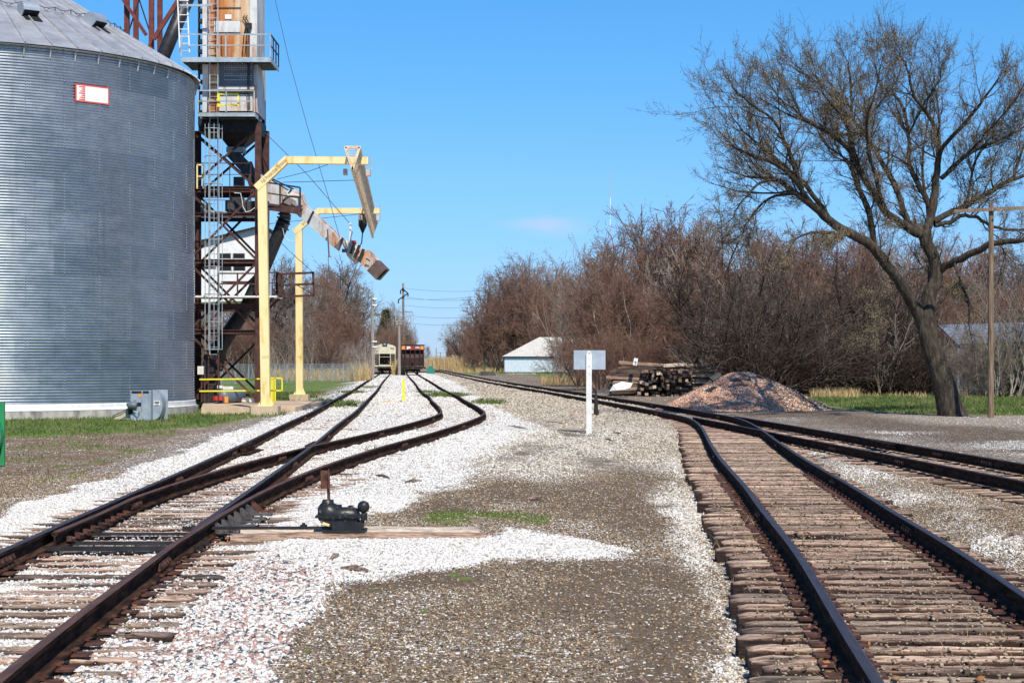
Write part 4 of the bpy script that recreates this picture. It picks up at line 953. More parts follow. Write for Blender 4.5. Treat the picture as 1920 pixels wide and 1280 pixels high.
for q in range(20): mb.bb(xa2+.02, xb2-.035, pf+.04+q*.052, pf+.04+q*.052+.032, z2-.03, z2)
mb.build('platform_grating', M['darksteel'], tw)
mb = MB(); railing(mb, [(xa2+.02, pf, z2+.08), (xb2-.03, pf, z2+.08)], .92, t=.05); mb.build('handrail', M['greysteel'], tw)
mb = MB(); gx0, gx1 = tx(411, pf), tx(446, pf); gzb, gzt = tz(200, pf), tz(176, pf)
for p_, q_ in (((gx0, gzb), (gx0, gzt)), ((gx1, gzb), (gx1, gzt)), ((gx0, gzt), (gx1, gzt)), ((gx0, gzb+.06), (gx1, gzb+.06))): mb.bar((p_[0], pf+.07, p_[1]), (q_[0], pf+.15, q_[1]), .055)
mb.box((gx0-.04, pf+.06, (gzb+gzt)/2), (.10, .05, .55)); mb.build('safety_gate', M['brightyellow'], tw)
# cage ladder
lY = TF-.7; lx = tx(401, lY)
mb = MB()
for s in (-.17, .17): mb.bar((lx+s, lY, tz(665, lY)), (lx+s, lY, tz(-60, lY)), .04)
q = 0; z = tz(664, lY)
while z < tz(-60, lY): mb.bar((lx-.17, lY, z), (lx+.17, lY, z), .022); z += .30
mb.build('ladder', M['greysteel'], tw)
mb = MB(); z = tz(655, lY); k = 0
while z < tz(232, lY):
    pts = [(lx+.36*math.cos(a)*1.0, lY-.05-.62*abs(math.sin(a))**.8, z) for a in np.linspace(0, math.pi, 9)]; mb.tube(pts, .02, 4, False); z += 1.15
for a in np.linspace(0, math.pi, 6): mb.bar((lx+.36*math.cos(a), lY-.05-.62*abs(math.sin(a))**.8, tz(655, lY)), (lx+.36*math.cos(a), lY-.05-.62*abs(math.sin(a))**.8, tz(235, lY)), .026)
mb.build('ladder_cage', M['greysteel'], tw)
mb = MB()
for s in (-.2, .2): mb.bar((tx(352)+s, TF-.7, tz(104)), (tx(343)+s, TF-.5, tz(-60)), .05)
z = tz(100)
while z < tz(-60): mb.bar((tx(350)-.2, TF-.65, z), (tx(350)+.2, TF-.65, z), .03); z += .3
mb.build('upper_ladder', M['whitepaint'], tw)
mb = MB(); mb.bb(tx(343), tx(404), TF-.8, TF-.74, tz(19), tz(15)); mb.build('crossbar', M['greysteel'], tw)
# catwalks in the frame
mb = MB()
for py in (403, 355):
    zz = tz(py)+.1; railing(mb, [(XL, TF-.05, zz), (XR-.3, TF-.05, zz)], 1.0, t=.035, every=.9)
mb.build('inner_handrail', M['brownsteel'], tw)
mb = MB(); railing(mb, [(tx(372), TF-.3, tz(355)), (tx(384), TF-.3, tz(355))], 1.0, t=.06); mb.build('yellow_guard', M['yellow'], tw)
mb = MB(); zz = tz(555); railing(mb, [(tx(415), TF-.8, zz), (tx(486), TF-.8, zz)], .92, t=.06, every=.95); railing(mb, [(tx(486), TF-.8, zz), (tx(523), TF-.8, zz+.05), (tx(523), TF+1, zz+.05)], .92, t=.05, every=.5); mb.build('loading_platform_rail', M['brownsteel'], tw)
mb = MB(); mb.bb(tx(372), tx(523), TF-.8, TF+1.2, zz-.08, zz-.01); mb.build('loading_platform', M['whitepaint'], tw)
mb = MB(); mb.bar((tx(486), TF, tz(600)), (tx(515), TF-.5, tz(557)), .09); mb.bar((tx(488), TF+.6, tz(590)), (tx(520), TF+.6, tz(559)), .09); mb.build('knee_brace', M['brownsteel'], tw)
mb = MB(); Yg = TF-.8; a_, b_ = tx(524, Yg), tx(589, Yg)
for p_, q_ in (((a_, tz(556, Yg)), (b_, tz(554, Yg))), ((a_, tz(514, Yg)), (b_, tz(511, Yg))), ((a_, tz(535, Yg)), (b_, tz(532, Yg))), ((a_, tz(557, Yg)), (a_, tz(514, Yg))), ((b_, tz(555, Yg)), (b_-.05, tz(510, Yg)))): mb.bar((p_[0], Yg, p_[1]), (q_[0], Yg, q_[1]), .09)
mb.bar((a_+.1, Yg, tz(518, Yg)), (b_-.05, Yg, tz(552, Yg)), .035); mb.build('swing_gate', M['brownsteel'], tw)
# upper right platform
mb = MB(); Yp = TF-.6; p0 = (tx(490, Yp), Yp, tz(383, Yp)); p1 = (tx(563, Yp), Yp+.4, tz(393, Yp)); mb.bar(p0, p1, .9, .10); mb.bar((p0[0], Yp-.3, p0[2]-.1), (p1[0], Yp-.1, p1[2]-.08), .1, .26); mb.build('spout_platform', M['brownsteel'], tw)
mb = MB(); railing(mb, [(p0[0], Yp-.45, p0[2]), (p1[0], Yp-.05, p1[2])], .92, t=.065, every=1.0); mb.build('spout_platform_rail', M['darksteel'], tw)

# ------------------------------------------------------------------ loading spout
sp = thing('loading_spout', 'rusting grey grain spout slanting down from the tower over the track', 'spout', (-9.0, 72.5, 7))
def q3(px, py, Y): return np.array(P(px, py, Y+6.8 if Y < 75 else Y))
mb = MB(); mb.bar(q3(484, 342, 72.6), q3(540, 378, 72.3), .62, .78, .62, .80); s1 = mb.build('upper_trough', M['spout'], sp)
mb = MB(); mb.bar(q3(484, 322, 72.55), q3(548, 354, 72.3), .5, .04); mb.bar(q3(548, 352, 71.9), q3(527, 384, 71.9), .10, .05); mb.build('flange', M['darksteel'], s1)
mb = MB(); mb.tube([q3(538, 360, 72.2), q3(542, 371, 72.2), q3(556, 377, 72.2), q3(562, 392, 72.2)], [.30, .44, .44, .36], 8); mb.build('elbow', M['spoutrust'], sp)
mb = MB(); mb.bar(q3(567, 394, 72), q3(637, 457, 71.4), .46, .50, .44, .46); s2 = mb.build('middle_trough', M['spout'], sp)
mb = MB(); mb.bar(q3(565, 384, 72.12), q3(641, 449, 71.5), .40, .04); mb.bar(q3(588, 396, 71.6), q3(577, 418, 71.6), .10, .08); mb.bar(q3(560, 384, 72), q3(556, 400, 72), .6, .3); mb.build('flange', M['darksteel'], s2)
mb = MB(); mb.prism([q3(643, 446, 71.1), q3(626, 463, 71.1), q3(634, 470, 71.1)], (0, .5, 0)); mb.build('end_flap', M['brownpaint'], sp)
mb = MB(); mb.bar(q3(614, 430, 71.1), q3(617, 482, 71.1), .06, .05); mb.box(q3(618, 481, 71.1), (.14, .08, .04)); mb.tube([q3(615.5, 482, 71.1), q3(616, 505, 71.1), q3(614, 511, 71.1)], .012, 4); mb.build('hanging_arm', M['brownpaint'], sp)
mb = MB(); mb.tube([q3(644, 453, 71), q3(654, 459, 71), q3(662, 470, 71), q3(676, 484, 70.9)], [.10, .24, .33, .33], 8); e1 = mb.build('telescope_tube', M['spoutrust'], sp)
mb = MB()
for a_, b_ in (((668, 450), (655, 478)), ((676, 456), (662, 486)), ((684, 463), (670, 492))):
    mb.bar(q3(a_[0]-2, a_[1]+4, 70.5), q3(b_[0]+2, b_[1]-2, 70.5), .09, .12)
mb.build('clamp_band', M['darksteel'], e1)
mb = MB(); mb.box(q3(664, 454, 70.5), (.18, .05, .14)); mb.build('red_cap', M['red'], e1)
mb = MB(); mb.bar(q3(657, 418, 70.8), q3(657, 452, 70.8), .08, .06); mb.bar(q3(661, 434, 70.6), q3(652, 460, 70.6), .10, .05); mb.build('hoist_lug', M['whitepaint'], e1)
mb = MB(); mb.bar(q3(682, 478, 70.9), q3(703, 500, 70.8), .54, .58); mb.build('lower_spout', M['spoutrust'], sp)
mb = MB(); mb.bar(q3(701, 498, 70.8), q3(718, 515, 70.7), .58, .60); tp = mb.build('spout_tip', M['brownpaint'], sp)
mb = MB(); mb.bar(q3(718, 515, 70.7), q3(718.6, 515.6, 70.7), .5, .5); mb.build('tip_mouth', M['black'], tp)
mb = MB(); mb.box(q3(690, 487, 70.4), (.2, .03, .05), ry=.6); mb.build('latch', M['darksteel'], sp); mb = MB(); mb.box(q3(645, 470, 70.8), (.16, .16, .14)); mb.build('hinge', M['darksteel'], sp)
# black down pipe
dp = thing('down_pipe', 'thick black grain down pipe sloping from under the spout elbow to the ground', 'pipe', (-10.3, 72.8, .3))
mb = MB(); mb.smooth = True; mb.tube([q3(533, 412, 72.2), q3(525, 432, 72.2), q3(500, 492, 72.6), q3(462, 575, 73.3), q3(412, 650, 73.8), q3(398, 690, 73.8)], [.27, .27, .27, .29, .36, .46], 16); mb.build('pipe', M['pipe'], dp)
mb = MB(); mb.tube([q3(534, 392, 72.2), q3(534, 402, 72.2), q3(535, 404, 72.2), q3(534, 414, 72.2), q3(531, 418, 72.2), q3(528, 430, 72.2)], [.24, .23, .25, .22, .27, .24], 12); mb.build('flexible_boot', mat('grey_boot', [(.14, .15, .16), (.26, .27, .28)], .6), dp)
mb = MB()
for py, w in ((394, .62), (402, .5), (409, .54), (418, .55), (428, .50)): mb.box(q3(534-(py-394)*.12, py, 72.1), (w, w, .05), ry=(py-394)*.008)
mb.build('boot_ring', M['darksteel'], dp)
mb = MB(); mb.tube([q3(530, 428, 71.8), q3(533, 442, 71.8), q3(541, 451, 71.8), q3(552, 452, 71.8)], .012, 4); mb.build('rope', M['whitepaint'], dp)

# ------------------------------------------------------------------ yellow fall protection hoops with the hanging truss
def text_mesh(body, size, M4, name, m, parent, ext=.002):
    cu = bpy.data.curves.new('txt', 'FONT'); cu.body = body; cu.size = size; cu.extrude = ext; cu.align_x = 'CENTER'; cu.align_y = 'CENTER'
    to = bpy.data.objects.new('txt', cu); sc.collection.objects.link(to); dg = bpy.context.evaluated_depsgraph_get(); me = bpy.data.meshes.new_from_object(to.evaluated_get(dg))
    bpy.data.objects.remove(to); me.transform(Matrix.Translation([-a for a in parent['_o']]) @ M4); me.materials.clear(); me.materials.append(m); return link(name, me, parent)
M['textbrown'] = mat('brown_lettering', [(.34, .17, .06)], .6, bmp=0)
def hoop(Y, pb, pt, elbow, end, w, label, fpx):
    o = thing('fall_protection_hoop', label, 'steel hoop', P(pb[0], pb[1], Y), 'yellow hoops over the siding')
    base = np.array(P(pb[0], pb[1], Y)); base[2] = .30
    top = np.array(P(pt[0], pt[1], Y)); e = np.array(P(elbow[0], elbow[1], Y)); en = np.array(P(end[0], end[1], Y))
    mb = MB(); mb.bar(base, top+(0, 0, .05), w, w); mb.build('post', M['yellow'], o)
    mb = MB(); n_ = np.array((0, 1, 0)); t = w*.40
    dd = (e-top); dd /= np.linalg.norm(dd); pp = np.array((-dd[2], 0, dd[0])); 
    k = math.tan(math.atan2(dd[2], dd[0])/2)
    A = top-dd*.30
    mb.prism([A+pp*t+(0, -w*.55, 0), A-pp*t+(0, -w*.55, 0), e+np.array((t*k, -w*.55, -t)), en+(0, -w*.55, -t), en+(0, -w*.55, t), e+np.array((-t*k, -w*.55, t))], (0, w*1.1, 0)); mb.build('arm', M['yellow'], o)
    mid = (top+e)/2+(0, -w*.55-.004, 0); ang = math.atan2(dd[2], dd[0])
    text_mesh('Fall Protection Systems', w*.66, Matrix.Translation(mid) @ Matrix.Rotation(-ang, 4, 'Y') @ Matrix.Rotation(R(90), 4, 'X') @ Matrix.Scale(.60 if Y < 80 else .40, 4, (1, 0, 0)), 'lettering', M['textbrown'], o)
    mb = MB(); mb.box((base[0], Y, .30), (w*1.7, w*1.7, .05)); 
    for s in (-1, 1):
        for u in (-1, 1): mb.tube([(base[0]+s*w*.7, Y+u*w*.7, .25), (base[0]+s*w*.7, Y+u*w*.7, .40)], .02, 6)
        mb.prism([(base[0]+s*w*.5, Y-.01, .32), (base[0]+s*w*.80, Y-.01, .32), (base[0]+s*w*.5, Y-.01, .62)], (0, .02, 0))
    mb.build('base_plate', M['yellow'], o)
    mb = MB(); mb.box((base[0], Y, .05), (1.0 if Y < 80 else .95, .95, .48)); mb.build('footing', M['slab'], o)
    zp = HC+(HZ-668)/F*Y; mb = MB()
    for q in range(2):
        for s in range(9): mb.box((base[0]-w*.34+s*w*.085, Y-w/2-.003, zp-.05*q), (.016, .004, .018))
    mb.build('stencil_marks', M['textbrown'], o)
    return o
h1 = hoop(69.5, (498.5, 765), (492, 343), (537, 300.5), (691, 302), .33, 'nearer yellow steel hoop, tall post on a concrete footing beside the tower', 0)
h2 = hoop(94.0, (562, 742), (560.5, 428), (598, 395.5), (712, 395.5), .34, 'farther yellow steel hoop standing in the grass beyond the first', 0)
tr = thing('hanging_truss', 'long tan triangular lattice truss hung between the two yellow hoops', 'truss', (-6.6, 85, 8.8))
def trs(t):   # axis from near to far
    A = np.array(P(661, 318, 66.8)); B = np.array(P(699, 445, 105)); return A+(B-A)*t
off_l, off_r = np.array((-.26, 0, .80)), np.array((.26, 0, .80))
mb = MB()
for o_, w in ((np.zeros(3), .10), (off_l, .07), (off_r, .07)): mb.bar(trs(0)+o_, trs(1)+o_, w, w)
mb.build('chords', M['truss'], tr)
mb = MB(); N = 46
for i in range(N):
    a_, b_, c_ = trs(i/N), trs((i+.5)/N), trs((i+1)/N)
    for o_ in (off_l, off_r):
        mb.bar(a_+o_, b_, .034, .034); mb.bar(b_, c_+o_, .034, .034)
    mb.bar(a_+off_l, a_+off_r, .028, .028)
mb.bar(trs(0)+off_l, trs(0)+off_r, .09, .09); mb.bar(trs(0)+off_l, trs(0), .09, .09); mb.bar(trs(0)+off_r, trs(0), .09, .09)
tag(mb.build('lattice', M['truss'], tr), kind='stuff')
for t in (.02, .60): mb = MB(); c = trs(t); mb.box(c+(-.28, 0, -.02), (.14, .3, .22)); mb.box(c+(.55, 0, -.05), (.16, .3, .22)); mb.tube([c+(.62, -.1, .55), c+(.66, -.1, 0)], .015, 4); mb.build('trolley', M['spoutrust'], tr)
mb = MB(); c = q3(680, 404, 95); mb.tube([c+(0, 0, .1), c, c-(0, 0, .5), c-(0, 0, .9)], [.05, .2, .22, .04], 8); mb.tube([c-(0, 0, .8), c-(.05, 0, 1.4), c-(.2, 0, 1.6), c-(.12, 0, 1.9)], .03, 4); mb.build('retractable_lifeline', M['darksteel'], tr)
def wire(name, pts, r, label, cat='cable', group=None, m='cable', n=4):
    mb = MB(); mb.tube(pts, r, n, True); o = recenter(mb.build(name, M[m])); return tag(o, label, cat, group)
def sagging(a, b, s, n=12):
    a = np.array(a, float); b = np.array(b, float); return [a+(b-a)*t-np.array((0, 0, 4*s*t*(1-t))) for t in np.linspace(0, 1, n)]
wire('hoist_cable', [q3(507, -40, 74), q3(541, 110, 73), q3(577, 240, 72), q3(616, 370, 71.5), q3(637, 446, 71.2)], .016, 'thin cable dropping steeply from the top edge to the middle of the spout')
wire('hoist_cable', [q3(494, 246, 74), q3(575, 326, 72.6), q3(655, 418, 70.9)], .015, 'thin cable from the tower side down to the white lug on the spout')
wire('stay_cable', [q3(520, 336, 72), q3(580, 321, 71), q3(648, 297, 69)], .012, 'upper short stay cable running right to the near end of the lattice truss')
wire('stay_cable', [q3(530, 342, 72), q3(665, 338, 70)], .012, 'level stay cable running right to the middle of the lattice truss')
wire('stay_cable', [q3(502, 420, 73), q3(690, 400, 92)], .012, 'lower stay cable passing behind the yellow posts to the far hoop arm')
wire('stay_cable', [q3(497, 425, 73), q3(545, 473, 72.5), q3(586, 510, 71.6)], .013, 'thin cable slanting down to the corner of the brown swing gate')
# ------------------------------------------------------------------ frame and pipe behind the bin
YB = 92.0
ft = thing('steel_frame_tower', 'red brown steel frame tower rising behind the bin roof', 'tower', P(262, 700, YB)[:2]+(0,))
for Y in (YB, YB+2.2):
    for px_ in (238, 284): mb = MB(); mb.bar((tx(px_, YB), Y, 0), (tx(px_, YB), Y, tz(-80, YB)), .24); mb.build('leg', M['redsteel'], ft)
for i, (a_, b_) in enumerate(((-70, 70), (70, 210), (210, 350))):
    mb = MB(); mb.bar((tx(238, YB), YB, tz(a_, YB)), (tx(284, YB), YB, tz(b_, YB)), .06); mb.bar((tx(284, YB), YB, tz(a_, YB)), (tx(238, YB), YB, tz(b_, YB)), .06); mb.build('brace', M['darksteel'], ft)
mb = MB(); mb.bar(P(226, -8, YB-.3), P(274, 66, YB-.3), .16); mb.bar(P(338, -5, YB-.3), P(288, 74, YB-.3), .20); mb.build('diagonal_strut', M['redsteel'], ft)
mb = MB(); mb.smooth = True; mb.tube([P(356, -14, 88), P(309, 98, 88), P(285, 160, 88)], .33, 14); o = recenter(mb.build('conveyor_pipe', M['pipe'])); tag(o, 'thick black pipe slanting down behind the bin roof beside the tower', 'pipe')

# white elevated shed behind the tower
YS = 101.0
ws = thing('white_shed', 'white gabled metal building with small dark windows behind the tower legs', 'building', (tx(400, YS), YS+2, 0))
xl, xr_ = tx(330, YS), tx(487, YS)
mb = MB(); mb.prism([(xl, YS, tz(568, YS)), (xr_, YS, tz(563, YS)), (xr_, YS, tz(426, YS)), (xl, YS, tz(466, YS))], (0, 5, 0)); wl = mb.build('wall', mat('white_metal_cladding', [(.70, .72, .72), (.84, .85, .85)], .5, bmp=.03), ws)
mb = MB(); mb.prism([(xl-.2, YS-.3, tz(467, YS)), (xr_+.2, YS-.3, tz(425, YS)), (xr_+.2, YS-.3, tz(422, YS)), (xl-.2, YS-.3, tz(464, YS))], (0, 5.6, 0)); mb.build('roof', M['darksteel'], ws)
for a_, b_, t_, u_, c_ in ((412, 433, 475, 484, 'black'), (437, 459, 475, 484, 'black'), (412, 434, 497, 507, 'black'), (438, 460, 497, 507, 'black'), (373, 405, 497, 504, 'black')):
    mb = MB(); mb.bb(tx(a_, YS), tx(b_, YS), YS-.02, YS+.0, tz(u_, YS), tz(t_, YS)); wd = mb.build('window', M['black'], ws)
    mb = MB()
    for s, e_ in ((a_-.6, a_+.6), (b_-.6, b_+.6)): mb.bb(tx(s, YS), tx(e_, YS), YS-.04, YS-.021, tz(u_, YS), tz(t_, YS))
    mb.build('window_frame', M['greysteel'], wd)
mb = MB(); mb.bb(xl, xr_, YS-.03, YS, tz(493, YS), tz(488, YS)); mb.bb(tx(415, YS), tx(478, YS), YS-.03, YS, tz(531, YS), tz(527, YS)); mb.build('dark_band', M['brownsteel'], ws)
for X_ in (xl+.2, xr_-.2):
    for Y in (YS+.3, YS+4.6): mb = MB(); mb.bar((X_, Y, 0), (X_, Y, tz(565, YS)), .2); mb.build('leg', M['brownsteel'], ws)

# slab, tank and yellow guard rail at the foot of the tower
mb = MB(); mb.prism([(tx(375, 71), 71.3, -.1), (tx(560, 73), 71.9, -.1), (tx(560, 73), 84, -.1), (tx(383, 84), 84, -.1)], (0, 0, .28)); o = recenter(mb.build('concrete_slab', M['slab'])); tag(o, 'tan concrete slab under the tower', 'slab')
tk = thing('air_tank', 'dark grey horizontal tank with orange label on the slab', 'tank', P(430, 752, 79)[:2]+(.24,))
mb = MB(); mb.smooth = True; a_, b_ = q3(416, 744, 71.8), q3(449, 741, 73.6); d_ = (b_-a_)/np.linalg.norm(b_-a_)
mb.tube([a_-d_*.14, a_-d_*.06, a_, b_, b_+d_*.06, b_+d_*.14], [.12, .25, .30, .30, .25, .12], 18); mb.build('vessel', M['tankgrey'], tk)
mb = MB(); p_ = q3(424.5, 749, 71.35); mb.box(p_, (.15, .02, .26)); mb.build('label', M['orange'], tk)
for q_ in (a_, b_): mb = MB(); mb.box((q_[0], q_[1], .32), (.4, .08, .16)); mb.build('saddle', M['darksteel'], tk)
mb = MB(); mb.box(q3(427, 727, 72.5), (.5, .3, .14)); mb.box(q3(413, 725, 72.3), (.22, .2, .12)); mb.build('compressor', M['whitepaint'], tk)
mb = MB(); mb.tube([q3(409, 750, 71.5), q3(409, 742, 71.5)], .22, 10); mb.build('red_motor', M['red'], tk)
yr = thing('yellow_guard_rail', 'bright yellow two bar guard rail with end hoop around the tower foot', 'railing', (tx(450, 70.9), 70.9, .2))
mb = MB(); Yr = 72.4
for py in (711, 733): mb.bar(P(374, py, Yr), P(487, py-1, Yr), .055)
for py in (708.5, 732): mb.bar(P(505, py, Yr), P(529, py, Yr), .05)
mb.build('rail', M['brightyellow'], yr)
for px_, t_, b_ in ((529, 708, 733), (516, 708, 752), (509, 709, 758), (512, 711, 757)): mb = MB(); mb.bar(P(px_, t_, Yr), P(px_, b_, Yr), .05); mb.build('post', M['brightyellow'], yr)
bt = thing('boot_pit_equipment', 'dark elevator boot and gearbox with white case at the foot of the ladder', 'machinery', (tx(395), 78, .24))
mb = MB(); mb.box((tx(396, 79.5), 79.5, 1.25), (.75, .8, 2.0), taper=.7); mb.build('boot', M['pipe'], bt)
mb = MB(); mb.box((tx(384), 78, tz(694, 78)), (.25, .2, .34)); mb.build('control_box', M['whitepaint'], bt)
mb = MB()
for px_ in (378, 384, 391, 410): mb.bar((tx(px_, 78), 78, .24), (tx(px_, 78), 78, tz(660+px_ % 5*8, 78)), .05)
mb.bar((tx(390), 78.4, tz(720)), (tx(412), 78.4, tz(720)), .05); mb.bar((tx(390), 78.4, tz(745)), (tx(412), 78.4, tz(745)), .05); mb.build('stand', M['brownsteel'], bt)
mb = MB()
for k in range(7): mb.box((tx(455+k*3), 79+rr.random(), .30), (.25, .2, .14), rz=k)
o = recenter(mb.build('rubble', M['whitepaint'])); tag(o, 'small heap of white rubble beside the dark tank', 'rubble', kind='stuff')

# ------------------------------------------------------------------ marker post and orange pipe between the sidings
Yq = 90.6
mb = MB(); mb.box((tx(757, Yq), Yq, .50), (.13, .05, 1.06), ry=-.03); mb.box((tx(757, Yq), Yq, 1.03), (.10, .052, .03), ry=-.03); o = recenter(mb.build('marker_post', M['brightyellow'])); tag(o, 'flat yellow marker post in the gravel between the two sidings', 'post')
mb = MB(); mb.tube([P(716, 754, 89), P(731, 754, 89)], .05, 8); mb.tube([P(736, 754.2, 89), P(753, 754.5, 89)], .05, 8); mb.box(P(733, 754, 89), (.16, .12, .12)); o = recenter(mb.build('ground_pipe', M['orange'])); tag(o, 'orange pipe lying on the gravel left of the yellow post', 'pipe')

# ------------------------------------------------------------------ sign seen from behind
Yn = 50.4
sn = thing('track_sign', 'blank grey sign plate seen from behind on a white post', 'sign', G(1104, 812)[:2]+(-.05,))
nx_ = lambda px: (px-960)/F*Yn; nz_ = lambda py: HC+(HZ-py)/F*Yn
mb = MB(); mb.bb(nx_(1099.3), nx_(1109.5), Yn, Yn+.06, -.15, nz_(662)); mb.bb(nx_(1100.3), nx_(1108.5), Yn+.001, Yn+.059, nz_(662), nz_(659)); mb.bb(nx_(1101.8), nx_(1107), Yn+.002, Yn+.058, nz_(659), nz_(657.4)); po = mb.build('post', M['whitepaint'], sn)
mb = MB()
for py in (662, 673, 687, 701, 722): mb.tube([(nx_(1104.5), Yn-.003, nz_(py)), (nx_(1104.5), Yn+.01, nz_(py))], .014 if py in (662, 687) else .009, 8)
mb.build('bolt_hole', M['black'], po)
mb = MB(); mb.bb(nx_(1076), nx_(1135.5), Yn+.07, Yn+.075, nz_(692.5), nz_(656.5)); mb.build('plate', M['aluminium'], sn)
# thin switch stand behind the sign
ss = thing('tall_switch_stand', 'thin black upright switch stand behind the white sign post', 'switch stand', G(1117, 779)[:2]+(0,))
Yw = G(1117, 779)[1]; wx_ = lambda px: (px-960)/F*Yw; wz_ = lambda py: HC+(HZ-py)/F*Yw
mb = MB(); mb.tube([(wx_(1117.5), Yw, wz_(745)), (wx_(1117.5), Yw, wz_(672)), (wx_(1116), Yw, wz_(658))], .022, 6); mb.build('mast', M['darksteel'], ss)
mb = MB(); mb.tube([(wx_(1117.5), Yw, wz_(778)), (wx_(1117.5), Yw, wz_(764)), (wx_(1117.3), Yw, wz_(745)), (wx_(1117.3), Yw, wz_(737))], [.10, .07, .06, .035], 10); mb.box((wx_(1118), Yw, wz_(774)), (.18, .2, .20)); mb.build('stand_body', M['darksteel'], ss)
mb = MB(); mb.tube([(wx_(1110), Yw-.05, wz_(774)), (wx_(1110), Yw+.02, wz_(774))], .10, 14); mb.build('white_disc', M['whitepaint'], ss)
mb = MB(); mb.bar((wx_(1070), Yw-.4, .04), (wx_(1112), Yw-.1, .05), .10, .07); o = recenter(mb.build('loose_timber', M['tie'])); tag(o, 'short brown timber on the ground left of the sign post', 'timber')

# ------------------------------------------------------------------ pile of old ties
rr = random.Random(4)
tp_ = tie_mesh(300, 2.55); tp2 = tie_mesh(301, 2.55); tp3 = tie_mesh(302, 2.55)
tp_.materials.append(M['pile1']); tp2.materials.append(M['pile2']); tp3.materials.append(M['pile3'])
YP = 104.0; x0 = tx(1156, YP); px_m = F/YP
cnt = 0
def pile_tie(x, y, z, rz, me, k):
    o = link('stacked_tie', me); o.location = (x, y, z); o.rotation_euler = (rr.uniform(-.12, .12), rr.uniform(-.07, .07), rz); o['_o'] = (0, 0, 0)
    return tag(o, 'old railway tie heaped in the timber pile beside the pink gravel heap', 'railway tie', 'old ties in the timber pile')
for row in range(10):
    z = -.02+row*.185+.17
    # ends facing the camera
    for c in range(11 if row < 8 else 0):
        if rr.random() < .14: continue
        xx = tx(1200, YP)+c*.27+rr.uniform(-.05, .05)+row*.02
        pile_tie(xx, YP+.9+rr.uniform(-.55, .45), z+rr.uniform(-.05, .05), R(90)+rr.uniform(-.16, .16), rr.choice((tp_, tp2, tp2, tp2, tp3)), cnt)
    # lying crosswise left and right
    for (pc, dep) in ((1168, 0), (1171, .5), (1173, 1.3)):
        if row < 9: pile_tie(tx(pc+18, YP)+rr.uniform(-.25, .25)-(.0 if row < 6 else -.3), YP+dep+rr.uniform(-.1, .1)+.5, z, rr.uniform(-.12, .12), rr.choice((tp_, tp2, tp2)), cnt)
    for (pc, dep) in ((1296, 0), (1300, .45), (1312, .9), (1330, 1.4)):
        if row < 8: pile_tie(tx(pc+2, YP)+rr.uniform(-.3, .3), YP-.2+dep+rr.uniform(-.1, .1)+.5, z, rr.uniform(-.10, .10), rr.choice((tp_, tp2, tp2, tp3)), cnt)
for k, (a_, b_, py) in enumerate(((1168, 1240, 674), (1205, 1290, 686), (1240, 1330, 684), (1256, 1320, 689))):
    pile_tie(tx((a_+b_)/2, YP), YP+.6+.2*k, 1.80+(.10, .0, -.02, -.06)[k], rr.uniform(-.1, .1), (tp_, tp3, tp_, tp2)[k], k)
mb = MB(); mb.bar(P(1311, 673, YP), P(1334, 696, YP-.2), .10, .10, .14, .14); mb.bar(P(1322, 685, YP), P(1330, 682, YP-.2), .07); o = recenter(mb.build('broken_branch', M['greywood'])); tag(o, 'bleached broken branch sticking up from the right end of the tie pile', 'branch')
mb = MB(); mb.box(P(1191.5, 678, YP-.3), (.22, .03, .40), ry=.2); o = recenter(mb.build('small_board', M['signwhite']))
mb = MB(); tag(o, 'small white and dark board standing on the tie pile', 'board')
mb.box((0, -.02, .2), (.12, .012, .09), ry=.2); mb.box((0, -.02, .08), (.10, .012, .05), ry=.2)
o2 = mb.build('board_mark', M['bluetrim']); o2.parent = o
Yk = 101
mb = MB(); V = [P(1143, 733, Yk), P(1150, 722, Yk), P(1166, 716, Yk+.2), (P(1186, 719, Yk+.2)), P(1182, 726, Yk-.5), P(1170, 730, Yk-.6), P(1156, 731, Yk-.6)]
mb.prism(V, (0, .04, .02)); o = recenter(mb.build('white_sheet', M['signwhite'])); tag(o, 'crumpled white sheet lying left of the tie pile', 'sheet')
mb = MB(); mb.box(P(1134, 733, Yk+.3), (.75, .5, .25), ry=.15, taper=.6); o = recenter(mb.build('black_scrap', M['rubber'])); tag(o, 'low black scrap beside the white sheet', 'scrap')

# ------------------------------------------------------------------ pink gravel heap
n = 90; cx, cy = (1392-960)/F*75.5, 75.8; rxp, ryp, hp = 3.15, 3.0, 1.50
us = np.linspace(-1.15, 1.15, n); UU, VV = np.meshgrid(us, us); rad = np.hypot(UU, VV)
hh = hp*np.clip(1.06-rad**1.25, -.2, 1)*(1+.12*(fbm(UU*2+5, VV*2, 70)-.5))+(fbm(UU*9, VV*9, 71)-.5)*.10
hh = np.where(rad < .32, hh*.97+.0, hh)-.03
Vp = np.stack([cx+UU*rxp*(1+.1*(UU > 0)), cy+VV*ryp, hh], -1).reshape(-1, 3)
i_ = (np.arange(n-1)[:, None]*n+np.arange(n-1)[None, :]).ravel()
def pink_mat():
    m, nt, b = newmat('pink_gravel'); c = None
    n2 = tex(nt, 1.3, rnd=False); v = tex(nt, 20, kind='v', rnd=False); spx = nt.nodes.new('ShaderNodeSeparateColor'); nt.links.new(v.outputs['Color'], spx.inputs[0])
    col = ramp(nt, spx.outputs[0], [(0, (.16, .085, .06)), (.35, (.38, .22, .15)), (.7, (.52, .32, .23)), (.93, (.60, .46, .37)), (1, (.76, .68, .60))])
    dull = ramp(nt, spx.outputs[1], [(0, (.06, .05, .04)), (.6, (.17, .13, .10)), (1, (.50, .40, .32))])
    nt.links.new(mixc(nt, ramp(nt, n2, [(.46, (0, 0, 0)), (.58, (1, 1, 1))]), col, dull), b.inputs['Base Color']); b.inputs['Roughness'].default_value = .95
    bump(nt, b, v.outputs['Distance'], 1, .05); return m
